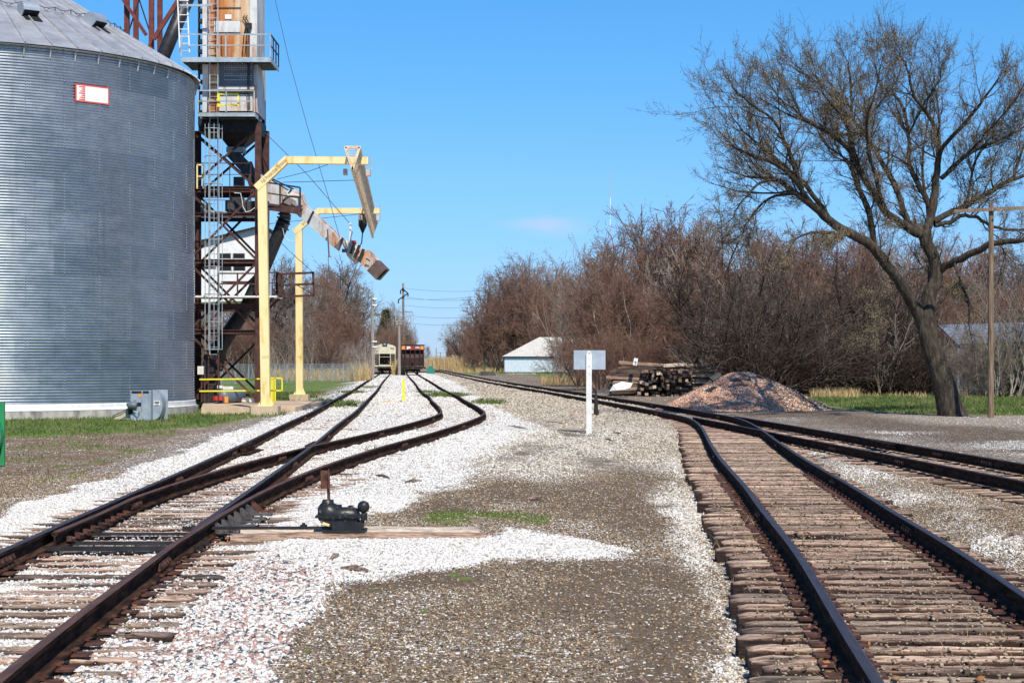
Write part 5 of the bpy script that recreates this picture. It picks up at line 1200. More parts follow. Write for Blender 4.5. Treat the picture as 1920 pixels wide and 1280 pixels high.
pk = np_mesh('gravel_heap', Vp, np.c_[i_, i_+1, i_+1+n, i_+n], pink_mat(), smooth=True); tag(pk, 'rounded heap of pink crushed stone at the edge of the dirt road', 'gravel heap')
N = 15000; a_ = rng.uniform(0, 6.283, N); r_ = np.sqrt(rng.uniform(0, 1, N))*1.1; U, Vv = r_*np.cos(a_), r_*np.sin(a_)
Hh = hp*np.clip(1.06-r_**1.25, -.2, 1)*(1+.12*(fbm(U*2+5, Vv*2, 70)-.5))-.03; Hh = np.maximum(Hh, .0)
v = rng.uniform(0, 1, N); col = np.stack([.46+.30*v, .25+.23*v, .165+.19*v], 1); rnd = rng.uniform(0, 1, N)
dull = (U+.3*Vv > .12) & (rnd < .62); col[dull] = np.stack([.10+.14*v, .075+.11*v, .055+.09*v], 1)[dull]; col[rnd > .90] = np.array([.70, .62, .56])
so = stones('heap_stones', cx+U*rxp*(1+.1*(U > 0)), cy+Vv*ryp, rng.uniform(.04, .10, N), col, M['stone'], .15, .65, Zg=Hh); so.parent = pk; tag(so, kind='stuff')
for kk, (px_, py, w, d_, a__) in enumerate(((1342, 706, .42, .3, -.55), (1336, 712, .3, .2, -.8), (1380, 712, .45, .16, .05), (1395, 704, .16, .12, 0), (1400, 711, .35, .14, .15))):
    mb = MB(); p_ = P(px_, py, 74.2); mb.box(p_, (w, d_, .05), ry=a__, rx=.5, rz=.2); o = recenter(mb.build('rubber_mat', M['rubber'])); tag(o, ('torn grey rubber sheet at the upper left of the pink gravel heap', 'small end of rubber sheet below the upper left one on the heap', 'long flat rubber sheet near the middle top of the pink heap', 'tiny dark rubber lump topmost on the pink gravel heap', 'rubber scrap at the right end of the long sheet on the heap')[kk], 'rubber sheet')

# ------------------------------------------------------------------ pole on the right, shed behind the trees
pr = thing('utility_pole', 'brown wooden pole with long single crossarm beside the big bare tree', 'utility pole', G(1858, 783)[:2]+(0,))
Yo = G(1858, 783)[1]
mb = MB(); mb.tube([P(1857.5, 786, Yo), P(1858, 600, Yo), P(1858.5, 380, Yo)], [.11, .10, .085], 10); mb.build('pole', M['oldwood'], pr)
mb = MB(); mb.bar(P(1788, 396, Yo-.15), P(1936, 389, Yo-.15), .10, .11); mb.build('crossarm', M['oldwood'], pr)
mb = MB(); mb.bar(P(1880, 391, Yo-.2), P(1862, 409, Yo-.15), .04); mb.build('brace', M['greywood'], pr)
YD = 104.5
sh = thing('tin_shed', 'weathered blue grey tin shed half hidden behind thin trees', 'shed', (tx(1890, YD), YD+3, 0))
mb = MB(); mb.prism([(tx(1795, YD), YD, -.1), (tx(1880, YD), YD, -.1), (tx(1880, YD), YD, tz(636, YD)), (tx(1795, YD), YD, tz(645, YD))], (0, 7, 0)); mb.prism([(tx(1880, YD), YD+3, -.1), (tx(2100, YD), YD+3, -.1), (tx(2100, YD), YD+3, tz(630, YD)), (tx(1880, YD), YD+3, tz(636, YD))], (0, 6, 0)); mb.build('wall', M['bluegrey'], sh)
mb = MB(); mb.prism([(tx(1792, YD), YD-.2, tz(645, YD)), (tx(2110, YD), YD-.2, tz(632, YD)), (tx(2110, YD), YD+5, tz(600, YD)), (tx(1796, YD), YD+5, tz(608, YD))], (0, 0, .08)); mb.build('roof', M['bluegrey'], sh)
mb = MB(); mb.bb(tx(1884, YD), tx(2060, YD), YD+2.9, YD+2.99, 0, tz(640, YD)); mb.build('open_bay', M['black'], sh)
mb = MB(); mb.box(P(1912, 725, YD-4), (2.6, .3, .35)); o = recenter(mb.build('low_beam', M['darksteel'])); tag(o, 'dark low beam on the grass in front of the tin shed', 'beam')

# ------------------------------------------------------------------ railcars
def railcar_common(root, xc, Y0, L_, W_, mbody):
    pass
def place_local(root, x, y, an):
    root.location = (x, y, .19); root.rotation_euler = (0, 0, an)
def car_root(name, label):
    o = thing(name, label, 'railcar', (0, 0, 0)); return o
def wheels(root, L_, dark):
    for yy in (1.6, 3.4, L_-3.4, L_-1.6):
        mb = MB(); mb.tube([(-.85, yy, .46), (.85, yy, .46)], .08, 8)
        for s in (-1, 1):
            mb.tube([(s*.70, yy, .46), (s*.83, yy, .46)], .46, 22)
        mb.build('wheelset', M['wheelsteel'], root)
    for y0_ in (1.1, L_-3.9):
        mb = MB()
        for s in (-1, 1): mb.bb(s*1.0-.10, s*1.0+.10, y0_, y0_+2.8, .35, .75)
        mb.bb(-1.1, 1.1, y0_+1.1, y0_+1.7, .5, .9); mb.build('truck', M['wheelsteel'], root)
    mb = MB(); mb.tube([(0, -.75, .86), (0, .3, .86)], .12, 8); mb.box((0, -.72, .86), (.32, .34, .30)); mb.build('coupler', M['wheelsteel'], root)
ch = car_root('covered_hopper_car', 'cream covered hopper railcar with dark end bay on the left siding')
L_ = 17.5; w = 1.60
prof = [(-w, 1.25), (w, 1.25), (w+.02, 3.95), (w-.25, 4.18), (.5, 4.42), (-.5, 4.42), (-w+.25, 4.18), (-w-.02, 3.95)]
mb = MB(); mb.prism([(a, 2.0, b) for a, b in prof], (0, L_-4, 0)); mb.prism([(a, 0.05, b) for a, b in [(-w-.02, 2.95), (w+.02, 2.95)]+prof[2:]], (0, 1.95, 0)); mb.build('body', M['carcream'], ch)
mb = MB(); mb.prism([(-w+.05, 2.02, 1.3), (w-.05, 2.02, 1.3), (w-.05, .4, 2.9), (-w+.05, .4, 2.9)], (0, .02, .05)); mb.bb(-w+.03, w-.03, 1.95, 1.99, 1.25, 2.94); mb.build('slope_sheet', M['black'], ch)
mb = MB()
for s in (-1, 1):
    for xx in (1.55, .83): mb.bb(s*xx-.04, s*xx+.04, .0, .06, 1.05, 2.95)
    for k in range(6): mb.bb(min(s*.85, s*1.52), max(s*.85, s*1.52), .0, .04, 1.2+k*.32, 1.235+k*.32)
mb.bb(-w, w, .0, .3, 1.02, 1.16); mb.bb(-.85, .85, .02, .06, 2.45, 2.50); mb.build('end_ladder', M['carcream'], ch)
mb = MB(); mb.bb(-.8, .8, .0, 1.2, 1.17, 1.32); mb.build('end_platform', M['spoutrust'], ch)
mb = MB(); mb.bb(-.36, .36, -.06, .5, 4.10, 4.62); b_ = mb.build('roof_walk_end', M['darksteel'], ch); mb = MB(); mb.bb(-.18, .18, -.09, -.065, 4.25, 4.50); mb.build('grille', M['greysteel'], b_)
mb = MB(); mb.bb(-.45, .45, .5, L_, 4.46, 4.55); mb.bb(-w-.02, -1.0, .2, L_-.2, 4.15, 4.22); mb.bb(1.0, w+.02, .2, L_-.2, 4.15, 4.22); mb.build('running_board', M['darksteel'], ch)
mb = MB()
for k in range(3): mb.prism([(-1.3, 3.0+k*4.2, 1.3), (1.3, 3.0+k*4.2, 1.3), (.4, 3.9+k*4.2, .55), (-.4, 3.9+k*4.2, .55)], (0, 1.2, 0))
mb.build('discharge_gate', M['carcream'], ch)
for (a, b, c, d) in ((-1.45, -.95, 3.78, 3.84), (-1.45, -1.0, 3.36, 3.44), (.75, 1.35, 3.80, 3.85), (.85, 1.35, 3.66, 3.74)): mb = MB(); mb.bb(a, b, .04, .05, c, d); mb.build('reporting_mark', M['darksteel'], ch)
mb = MB(); mb.bb(-1.45, 1.45, .1, L_-.1, .78, 1.02); mb.build('underframe', M['wheelsteel'], ch)
wheels(ch, L_, 1); place_local(ch, float(C1(281)), 281, math.atan(.072))
oc = car_root('open_hopper_car', 'dark brown open top hopper railcar with ribbed end on the middle siding')
w = 1.60; L_ = 16
mb = MB(); mb.bb(-w, w, .9, L_-.9, 1.2, 3.9); mb.bb(-w, w, .25, .9, 1.15, 2.3); mb.prism([(-w, .25, 2.3), (w, .25, 2.3), (w, .9, 3.35), (-w, .9, 3.35)], (0, .1, -.05)); mb.build('body', M['carbrown'], oc)
mb = MB(); mb.bb(-w-.03, w+.03, .1, .9, 3.4, 4.02); mb.build('end_sill', mat('end_sill_red', [(.16, .035, .022), (.24, .055, .035)], .6), oc)
mb = MB(); mb.bb(-w-.06, w+.06, .05, L_, 4.03, 4.15); mb.build('top_chord', M['darksteel'], oc)
mb = MB()
for xx in (-1.53, -1.0, -.32, .32, 1.0, 1.53): mb.bb(xx-.045, xx+.045, .0, .12, 1.0, 3.4)
mb.bb(-w, w, .0, .2, .95, 1.10)
for s in (-1, 1):
    for k in range(7): mb.bb(min(s*1.05, s*1.5), max(s*1.05, s*1.5), .02, .05, 1.2+k*.32, 1.23+k*.32)
mb.build('end_rib', M['carbrown'], oc)
mb = MB(); mb.bb(-1.52, -1.10, .07, .098, 3.48, 3.95); mb.bb(1.10, 1.52, .07, .098, 3.48, 3.95); mb.build('orange_patch', M['orange'], oc)
for (a, b, c, d) in ((-.85, -.35, 3.76, 3.88), (-.80, -.25, 3.62, 3.72), (-.85, -.6, 3.50, 3.60), (.40, .95, 3.80, 3.86), (.35, 1.0, 3.64, 3.70)): mb = MB(); mb.bb(a, b, .08, .098, c, d); mb.build('reporting_mark', M['signwhite'], oc)
mb = MB(); mb.bb(-1.4, 1.4, .1, L_-.1, .70, .95); mb.box((0, -.02, 1.75), (.26, .1, .3)); mb.build('underframe', M['wheelsteel'], oc)
wheels(oc, L_, 1); place_local(oc, float(C2(262))+.0, 262, math.atan(.066))

# ------------------------------------------------------------------ far shed, crossing sign, poles, mast
YH = 320.0
hs_ = thing('long_low_shed', 'pale blue long low shed with hipped pale roof among the bare trees', 'shed', (tx(1030, YH), YH+6, .2))
a_, b_ = tx(946, YH), tx(1112, YH)
mb = MB(); mb.bb(a_, b_, YH, YH+12, tz(697, YH), tz(670, YH)); wl = mb.build('wall', M['shedwall'], hs_)
mb = MB()
for k in range(34): xx = a_+(b_-a_)*(k+.5)/34; mb.bb(xx-.04, xx+.04, YH-.04, YH, tz(697, YH), tz(671, YH))
mb.build('siding_ribs', M['shedwall'], wl)
mb = MB(); mb.bb(a_-.1, b_+.1, YH-.12, YH-.05, tz(670.5, YH), tz(668, YH)); mb.build('eave_board', M['bluetrim'], hs_)
mb = MB(); r0, r1 = tx(1012, YH), tx(1100, YH); e0, e1 = a_-.4, b_+.5; zt0, zt1 = tz(668, YH), tz(631, YH)
mb.add([(e0, YH-.5, zt0), (e1, YH-.5, zt0), (e1, YH+12.5, zt0), (e0, YH+12.5, zt0), (r0, YH+6, zt1), (r1, YH+6, zt1)], [(0, 1, 5, 4), (1, 2, 5), (2, 3, 4, 5), (3, 0, 4), (3, 2, 1, 0)]); mb.build('roof', M['shingle'], hs_)
mb = MB(); mb.bb(tx(948, 290), tx(1005, 290), 290, 293, -.1, tz(698, 290)); mb.bb(tx(948, 290)-.1, tx(1012, 290), 289.9, 293.2, tz(698, 290), tz(696.5, 290)); o = recenter(mb.build('loading_dock', M['concrete'])); tag(o, 'low concrete loading dock in front of the pale blue shed', 'loading dock')
YX = 560
cs = thing('railroad_crossing_sign', 'white crossbuck railroad crossing sign on a white post with small blue plate', 'sign', (tx(853, YX), YX, 0))
mb = MB(); mb.bar((tx(853, YX), YX, 0), (tx(853, YX), YX, tz(664, YX)), .22); mb.build('post', M['whitepaint'], cs)
for s in (-1, 1): mb = MB(); c = np.array((tx(853, YX), YX-.2, tz(668.5, YX))); mb.bar(c-(.75, 0, s*.62), c+(.75, 0, s*.62), .05, .30); mb.build('crossbuck_blade', M['whitepaint'], cs)
mb = MB(); mb.box((tx(853, YX), YX-.2, tz(679.5, YX)), (.55, .05, .5)); mb.build('blue_plate', M['blue'], cs)

def pole(px_, ytop, ybase, Y, r, label, m='greywood', arms=(), grp='utility poles along the railway'):
    o = thing('utility_pole', label, 'utility pole', (tx(px_, Y), Y, 0), grp)
    mb = MB(); mb.tube([(tx(px_, Y), Y, -.1), (tx(px_, Y), Y, tz(ytop, Y))], [r, r*.7], 8); mb.build('pole', M[m], o)
    for (z_, hw, tilt) in arms:
        mb = MB(); mb.bar((tx(px_, Y)-hw, Y-.15, tz(z_, Y)-hw*tilt), (tx(px_, Y)+hw, Y-.15, tz(z_, Y)+hw*tilt), .14, .16); mb.build('crossarm', M[m], o)
    return o
p_ = pole(698.5, 553, 690, 200, .20, 'grey wooden pole left of the cream hopper car')
mb = MB()
for py in (560, 572, 640, 650): mb.box((tx(703, 200), 199.8, tz(py, 200)), (.5, .1, .12))
mb.build('insulator', M['signwhite'], p_)
p_ = pole(756, 531, 690, 330, .28, 'tallest pole with zigzag arms and a low crossarm above the brown hopper car', arms=((585, 1.7, .03), (594, 1.0, -.05)))
mb = MB(); X_ = tx(756, 330)
for (pa, ya, pb_, yb) in ((756, 540, 751, 545), (751, 545, 751, 551), (756, 542, 765, 550), (765, 550, 765, 556), (765, 550, 747, 562), (747, 562, 747, 569)): mb.bar(P(pa, ya, 329.7), P(pb_, yb, 329.7), .20)
mb.build('arm', M['darksteel'], p_)
pole(727.5, 576, 690, 340, .22, 'thin pole just right of the cream hopper car roof', arms=((578, .5, 0),))
pole(748.5, 592, 690, 260, .22, 'pale pole close left of the tallest pole', arms=((602, .6, 0), (607, .5, 0)))
pole(890, 615, 688, 420, .22, 'thin weathered pole against the large bare trees right of the crossing sign')
pole(818, 652, 686, 700, .24, 'small distant pole over the end of the line')
pole(826, 660, 686, 750, .24, 'small distant pole with short crossarm', arms=((661, 1.6, 0),))
mb = MB(); Y = 1500
mb.tube([(tx(1144.5, Y), Y, 0), (tx(1144.5, Y), Y, tz(318, Y))], .35, 4); mb.v = mb.v
o = thing('radio_mast', 'very thin distant red and white radio mast in the sky above the trees', 'radio mast', (tx(1144.5, Y), Y, 0))
zt = tz(318, Y); mr = mat('mast_red', [(.55, .28, .26)], .7, bmp=0); mw = mat('mast_white', [(.75, .74, .74)], .7, bmp=0)
for k in range(7):
    mb = MB(); X_ = tx(1144.5, Y); mb.bar((X_, Y, zt*k/7), (X_, Y, zt*(k+1)/7-.01), .5 if k < 6 else .3); mb.build('mast_section', mr if k % 2 == 0 else mw, o)
for k, (ya, yb) in enumerate(((540, 548), (556, 563), (572, 578), (590, 594), (560, 552), (604, 606))):
    wire('power_line', sagging(P(757, ya, 330), P(985, yb-10, 180 if k % 2 else 250), .6), .018, 'one of the faint power lines crossing the gap above the railcars', 'power line', 'power lines across the gap')

# chain link fence in the left field
fe = thing('chain_link_fence', 'grey chain link fence across the far left field', 'fence', (tx(600, 150), 165, 0))
A_, B_ = np.array(G(500, 733)), np.array(G(690, 716)); A_[2] = B_[2] = 0
A_ = np.array((tx(330, 150), 150, 0)); B_ = np.array((tx(682, 190), 190, 0)); L3 = np.linalg.norm(B_-A_); dd = (B_-A_)/L3; hF = 1.7
mb = MB(); nps = 16
for k in range(nps): p = A_+dd*L3*k/(nps-1); mb.tube([p, p+(0, 0, hF)], .04, 6)
mb.bar(A_+(0, 0, hF), B_+(0, 0, hF), .04); mb.build('fence_post', M['greysteel'], fe)
mb = MB(); k = 0.0
while k < L3:
    p = A_+dd*k; q = p+dd*hF; q2 = p-dd*hF; mb.bar(p, q+(0, 0, hF), .010); mb.bar(p, q2+(0, 0, hF), .010); k += .22
tag(mb.build('mesh', M['greysteel'], fe), kind='stuff')
mb = MB(); mb.tube([P(687, 708, 215), P(687, 690, 215)], .16, 6); o = recenter(mb.build('orange_marker', M['orange'])); tag(o, 'small orange marker post in dry grass left of the cream hopper car', 'post')
mb = MB(); mb.box(G(896, 698)[:2]+(.5,), (1.2, .8, .9)); mb.box(G(896, 698)[:2]+(1.1,), (.7, .6, .4)); o = recenter(mb.build('signal_box', mat('teal_paint', [(.03, .20, .16)], .5))) ; o.location.x = tx(807.5, 300); o.location.y = 300; o.location.z = 0; tag(o, 'small teal box beside the rails right of the brown hopper car', 'box')
mb = MB(); mb.box((tx(914, 260), 260, .3), (2.4, .9, .55), taper=.8); mb.box((tx(908, 260), 259.7, .3), (.7, .7, .6)); o = recenter(mb.build('tyre_heap', M['rubber'])); tag(o, 'low black heap left of the pale blue shed', 'heap')

# cross track behind the hopper cars
mb = MB()
for dy in (0, 1.5): mb.bar((tx(683, 285), 290+dy, .12), (tx(826, 335), 338+dy, .12), .10, .17)
o = recenter(mb.build('cross_track', M['railhead'])); tag(o, 'dark rails crossing behind the two hopper cars', 'railway track')
# wooden chips and small debris near the tracks
mb_m = [M['tie'], M['tieold']]; deb = [(768, 800, 785, 806), (955, 800, 990, 806), (1025, 791, 1060, 796), (1135, 825, 1150, 828), (640, 1070, 690, 1074), (1835, 955, 1880, 958), (1880, 1010, 1915, 1000), (705, 893, 730, 898), (990, 938, 1020, 940), (760, 905, 790, 903), (1188, 1268, 1215, 1275), (1150, 812, 1165, 814), (620, 1050, 634, 1044)]
r5 = random.Random(8)
for k, (a, b, c, d) in enumerate(deb):
    p, q = np.array(G(a, b)), np.array(G(c, d)); p[2] = gz(p[0], p[1])+.02; q[2] = gz(q[0], q[1])+.03; mb = MB(); mid = (p+q)/2+(0, .03, .015); mb.tube([p, mid, q], [.018, .03, .012], 5); o = recenter(mb.build('wood_scrap', mb_m[k % 2]))
    tag(o, 'splintered scrap of dark wood lying on the gravel', 'wood scrap', 'wood scraps on the gravel')
# ------------------------------------------------------------------ trees
def norm(v): return v/ max(np.linalg.norm(v), 1e-9)
class Grow:
    def __init__(s, seed): s.r = random.Random(seed); s.seg = [[], [], [], []]; s.big = [[], [], [], []]; s.ends = []
    def add(s, p, q, r0, r1):
        t = s.big if r0 > .02 else s.seg; t[0].append(p); t[1].append(q); t[2].append(r0); t[3].append(r1)
    def branch(s, p, d, L, r, lev, maxlev, up=.12, wob=.22, kids=(3, 5), ang=(28, 60), lr=(.45, .72), taper=.55, steps=4, tipr=.006, first=.15):
        rnd = s.r; step = L/steps; pts = [p]; dirs = [d]
        for i in range(steps):
            d = norm(d+np.array((rnd.gauss(0, wob), rnd.gauss(0, wob), rnd.gauss(0, wob*.7)+up))); q = pts[-1]+d*step
            r0 = max(tipr, r*(1-(1-taper)*i/steps)); r1 = max(tipr, r*(1-(1-taper)*(i+1)/steps)); s.add(pts[-1], q, r0, r1*.98); pts.append(q); dirs.append(d)
        if lev >= maxlev: s.ends.append((pts[-1], d)); return
        n = rnd.randint(*kids)
        for k in range(n):
            t = first+(1-first)*(k+rnd.random()*.8)/n; t = min(t, .999); i = int(t*steps); f = t*steps-i; pp = pts[i]+(pts[i+1]-pts[i])*f; dd = dirs[i+1]
            _, u, v = basis(dd); a = rnd.random()*6.283; th = R(rnd.uniform(*ang)); nd = norm(dd*math.cos(th)+(u*math.cos(a)+v*math.sin(a))*math.sin(th))
            rr_ = r*(1-(1-taper)*t)*rnd.uniform(.45, .7)
            s.branch(pp, nd, L*rnd.uniform(*lr)*(1-.35*t), rr_, lev+1, maxlev, up, wob, kids, ang, lr, taper, max(2, steps-1), tipr, first)
        # leader continues
        s.branch(pts[-1], d, L*rnd.uniform(*lr), r*taper, lev+1, maxlev, up, wob, kids, ang, lr, taper, max(2, steps-1), tipr, first)
    def mesh(s, name, m, parent=None, nb=6, ns=3, which='both'):
        V0 = F0 = None; out = []
        if s.big[0] and which in ('both', 'big'): out.append(segs_mesh(*s.big, n=nb))
        if s.seg[0] and which in ('both', 'small'): out.append(segs_mesh(*s.seg, n=ns))
        o = 0; Vs, Fs = [], []
        for V_, F_ in out: Vs.append(V_); Fs.append(F_+o); o += len(V_)
        return np_mesh(name, np.concatenate(Vs), np.concatenate(Fs), m, parent, smooth=True)

# hero tree on the right
TY = G(1785, 779)[1]
ht = thing('bare_oak_tree', 'large spreading tree with leaning trunk and tan buds on the right', 'tree', (tx(1785, TY), TY, 0))
def hp_(px, py, dy=0): return np.array(P(px, py, TY+dy))
trunk = [(1787, 784, 0, .62), (1783, 770, 0, .50), (1768, 715, 0, .40), (1748, 655, 0, .355), (1737, 622, 0, .30), (1733, 606, 0, .20)]
limbs = {
 'L': [(1746, 650, 0, .29), (1733, 612, 0, .29), (1716, 574, 0, .25), (1692, 537, -.3, .22), (1665, 500, -.7, .20), (1640, 467, -1, .20), (1617, 449, -1.2, .19), (1563, 421, -1.5, .17), (1528, 388, -1.8, .14), (1492, 363, -2, .11), (1456, 338, -2.2, .08), (1398, 332, -2.4, .05)],
 'M': [(1749, 655, 0, .29), (1741, 615, 0, .31), (1740, 566, .2, .28), (1752, 531, .4, .26), (1756, 510, .5, .25), (1748, 480, .5, .24), (1737, 455, .5, .24), (1734, 441, .5, .23)],
 'M1': [(1735, 443, .5, .20), (1708, 430, .3, .17), (1681, 412, 0, .15), (1660, 398, -.4, .13), (1649, 380, -.6, .12), (1635, 359, -.8, .11), (1612, 318, -1, .10), (1600, 288, -1.1, .09), (1546, 244, -1.4, .07), (1470, 208, -1.7, .04)],
 'M2': [(1735, 441, .5, .20), (1742, 420, .6, .18), (1748, 393, .7, .17), (1753, 350, .8, .15), (1758, 310, .8, .13), (1758, 252, .8, .10), (1735, 205, .6, .08), (1714, 162, .4, .06), (1700, 90, .2, .04), (1690, 62, .1, .02)],
 'M3': [(1750, 415, .7, .13), (1780, 400, 1.0, .12), (1806, 388, 1.3, .11), (1841, 369, 1.6, .10), (1870, 351, 1.9, .09), (1900, 335, 2.2, .08), (1950, 318, 2.6, .06)],
 'M4': [(1752, 422, .7, .10), (1780, 417, .9, .09), (1806, 404, 1.2, .08), (1833, 409, 1.4, .07), (1870, 428, 1.8, .06), (1930, 432, 2.2, .05)],
 'R': [(1757, 508, .5, .16), (1776, 498, .2, .15), (1793, 489, -.2, .14), (1833, 470, -.8, .13), (1859, 457, -1.2, .12), (1920, 450, -1.8, .10), (1980, 430, -2.3, .07)],
 'a': [(1506, 367, -2, .09), (1484, 298, -2.3, .08), (1456, 234, -2.6, .06), (1412, 194, -2.9, .045), (1366, 151, -3.1, .03)],
 'b': [(1640, 462, -1, .12), (1630, 400, -1.0, .12), (1607, 345, -.6, .10), (1592, 273, -.2, .08), (1596, 180, .2, .06), (1592, 110, .5, .04), (1590, 75, .6, .02)],
 'c': [(1708, 428, .4, .12), (1689, 377, .8, .11), (1664, 324, 1.2, .10), (1621, 252, 1.6, .08), (1581, 198, 2.0, .06), (1535, 133, 2.3, .04), (1492, 95, 2.5, .025)],
 'd': [(1743, 388, .8, .12), (1718, 338, 1.2, .11), (1704, 300, 1.6, .09), (1704, 252, 2.0, .075), (1689, 180, 2.4, .06), (1653, 137, 2.7, .04), (1640, 80, 2.9, .02)],
 'e': [(1758, 310, .8, .10), (1768, 275, .3, .09), (1815, 223, -.3, .07), (1844, 173, -.8, .05), (1873, 118, -1.2, .03)],
 'f': [(1765, 334, .8, .10), (1815, 288, 1.2, .08), (1880, 259, 1.7, .06), (1930, 232, 2.2, .04)],
 'g': [(1563, 421, -1.5, .10), (1507, 345, -1.2, .09), (1430, 278, -1.0, .06), (1378, 240, -.8, .035)],
 'h': [(1528, 388, -1.8, .09), (1470, 318, -2.5, .08), (1400, 290, -3.2, .06), (1365, 278, -3.8, .03)],
 'q': [(1456, 338, -2.2, .06), (1420, 345, -3.0, .05), (1385, 375, -3.4, .035), (1350, 415, -3.6, .02)],
 'r': [(1492, 363, -2, .06), (1440, 372, -1.0, .05), (1400, 410, -.6, .035), (1380, 440, -.5, .02)],
 's': [(1621, 252, 1.6, .06), (1560, 250, 1.0, .05), (1500, 215, .6, .04), (1450, 150, .3, .025), (1435, 120, .2, .015)],
 't': [(1704, 252, 2.0, .05), (1730, 190, 1.2, .04), (1760, 130, .6, .03), (1765, 90, .4, .015)],
 'u': [(1815, 288, 1.2, .05), (1850, 250, .4, .04), (1905, 170, -.2, .03), (1925, 120, -.4, .02)],
 'v': [(1592, 273, -.2, .05), (1640, 200, .6, .04), (1680, 130, 1.2, .03), (1690, 70, 1.4, .015)],
 'i': [(1600, 288, -1.1, .07), (1592, 240, -1.6, .06), (1560, 190, -2.2, .05), (1540, 150, -2.7, .03), (1530, 112, -3, .02)],
 'j': [(1592, 440, -1.2, .07), (1560, 437, -2.4, .06), (1520, 436, -3.0, .05), (1492, 449, -3.5, .03), (1475, 480, -3.7, .02)],
 'k': [(1674, 530, -.6, .06), (1653, 534, -1.0, .05), (1642, 555, -1.2, .04), (1640, 590, -1.3, .03), (1634, 618, -1.4, .015)],
 'l': [(1790, 490, -.2, .05), (1800, 530, -.6, .045), (1812, 555, -1.0, .035), (1818, 620, -1.3, .015)],
 'm': [(1810, 395, 1.3, .06), (1830, 300, 1.6, .05), (1862, 250, 1.8, .04), (1895, 190, 2.0, .02)],
 'n': [(1900, 335, 2.2, .07), (1920, 270, 2.5, .05), (1950, 200, 2.7, .03)],
 'o': [(1740, 560, .2, .09), (1745, 470, 2.2, .09), (1738, 380, 3.2, .07), (1730, 300, 3.8, .05), (1745, 190, 4.2, .03), (1760, 120, 4.4, .02)],
 'p': [(1665, 400, -.4, .08), (1640, 330, -2.0, .07), (1625, 240, -3.2, .05), (1640, 160, -3.8, .035), (1655, 70, -4.2, .015)],
}
mb = MB(); mb.smooth = True
def curve(pts, m=4):
    A = np.array([list(hp_(a+max(0, 1430-a)*.20, b if b > 220 else 220-(220-b)*.72, c))+[r] for a, b, c, r in pts]); out = []
    for i in range(len(A)-1):
        p0 = A[max(i-1, 0)]; p1 = A[i]; p2 = A[i+1]; p3 = A[min(i+2, len(A)-1)]
        for k in range(m):
            t = k/m; out.append(.5*((2*p1)+(-p0+p2)*t+(2*p0-5*p1+4*p2-p3)*t*t+(-p0+3*p1-3*p2+p3)*t**3))
    out.append(A[-1]); return np.array(out)
c_ = curve(trunk, 5); mb.tube([x[:3] for x in c_], [x[3] for x in c_], 18, False); mb.build('trunk', M['bark'], ht)
mb = MB(); mb.smooth = True; gw = Grow(42); r7 = random.Random(7)
for key, pts in limbs.items():
    c_ = curve(pts); 
    pp = [x[:3]+np.array((r7.gauss(0, .018), 0, r7.gauss(0, .018))) if 0 < i < len(c_)-1 else x[:3] for i, x in enumerate(c_)]
    mb.tube(pp, [max(.012, x[3]*.92) for x in c_], 10 if c_[0][3] > .1 else 7, False)
    tot = 0; nxt = r7.uniform(.15, .35) if key not in ('L', 'M') else 3.0
    for i in range(1, len(pp)):
        seg = pp[i]-pp[i-1]; L_ = np.linalg.norm(seg); tot += L_; d = norm(seg)
        while tot > nxt:
            if c_[i][3] > .125 and r7.random() < .85: nxt += .4; continue
            rad = c_[i][3]; frac = i/len(pp)
            _, u, v = basis(d); a = r7.random()*6.283; th = R(r7.uniform(25, 62)); nd = norm(d*math.cos(th)+(u*math.cos(a)+v*math.sin(a)*.9)*math.sin(th)+np.array((0, 0, .12 if key not in ('j', 'k', 'l') else -.35)))
            deep = r7.random() < .20 and rad > .04; ll = r7.uniform(.60, 1.1)*(1.1 if frac > .25 else .7)*(1.75 if deep else 1)*(.5 if key in ('j', 'k', 'l') else 1)
            gw.branch(pp[i], nd, ll, max(.010, min(.045 if deep else .030, rad*.42)), -1 if deep else 0, 3, up=.08 if key not in ('j', 'k', 'l') else -.03, wob=.17, kids=(2, 4), ang=(25, 58), lr=(.50, .78), tipr=.0040)
            nxt += r7.uniform(.20, .42)
    gw.branch(pp[-1], norm(pp[-1]-pp[-2]), .62, max(.012, c_[-1][3]*.8), 0, 3, up=.08, wob=.16, kids=(3, 4), ang=(20, 50), lr=(.55, .8), tipr=.0040)
mb.build('limbs', M['bark'], ht)
gw.mesh('branches', M['twig'], ht, 5, 3, 'big')
gw.mesh('twigs', M['twig'], ht, 5, 3, 'small')
# buds and catkins at twig ends
E_ = gw.ends; N = len(E_); per = 2; rb_ = np.random.default_rng(9)
Pn = np.array([e[0] for e in E_]); Dn = np.array([e[1] for e in E_]); Pn = np.repeat(Pn, per, 0); Dn = np.repeat(Dn, per, 0)
c0_ = Pn-Dn*rb_.uniform(0, .42, (len(Pn), 1))+rb_.normal(0, .035, Pn.shape); d_ = rb_.normal(0, 1, Pn.shape); d_[:, 2] -= .5; d_ /= np.linalg.norm(d_, axis=1)[:, None]; ln = rb_.uniform(.025, .06, (len(Pn), 1))
V_, F_ = segs_mesh(c0_, c0_+d_*ln, np.full(len(Pn), .010), np.full(len(Pn), .006), 3); tag(np_mesh('buds', V_, F_, M['bud'], ht), kind='stuff')
print('hero ends', N)

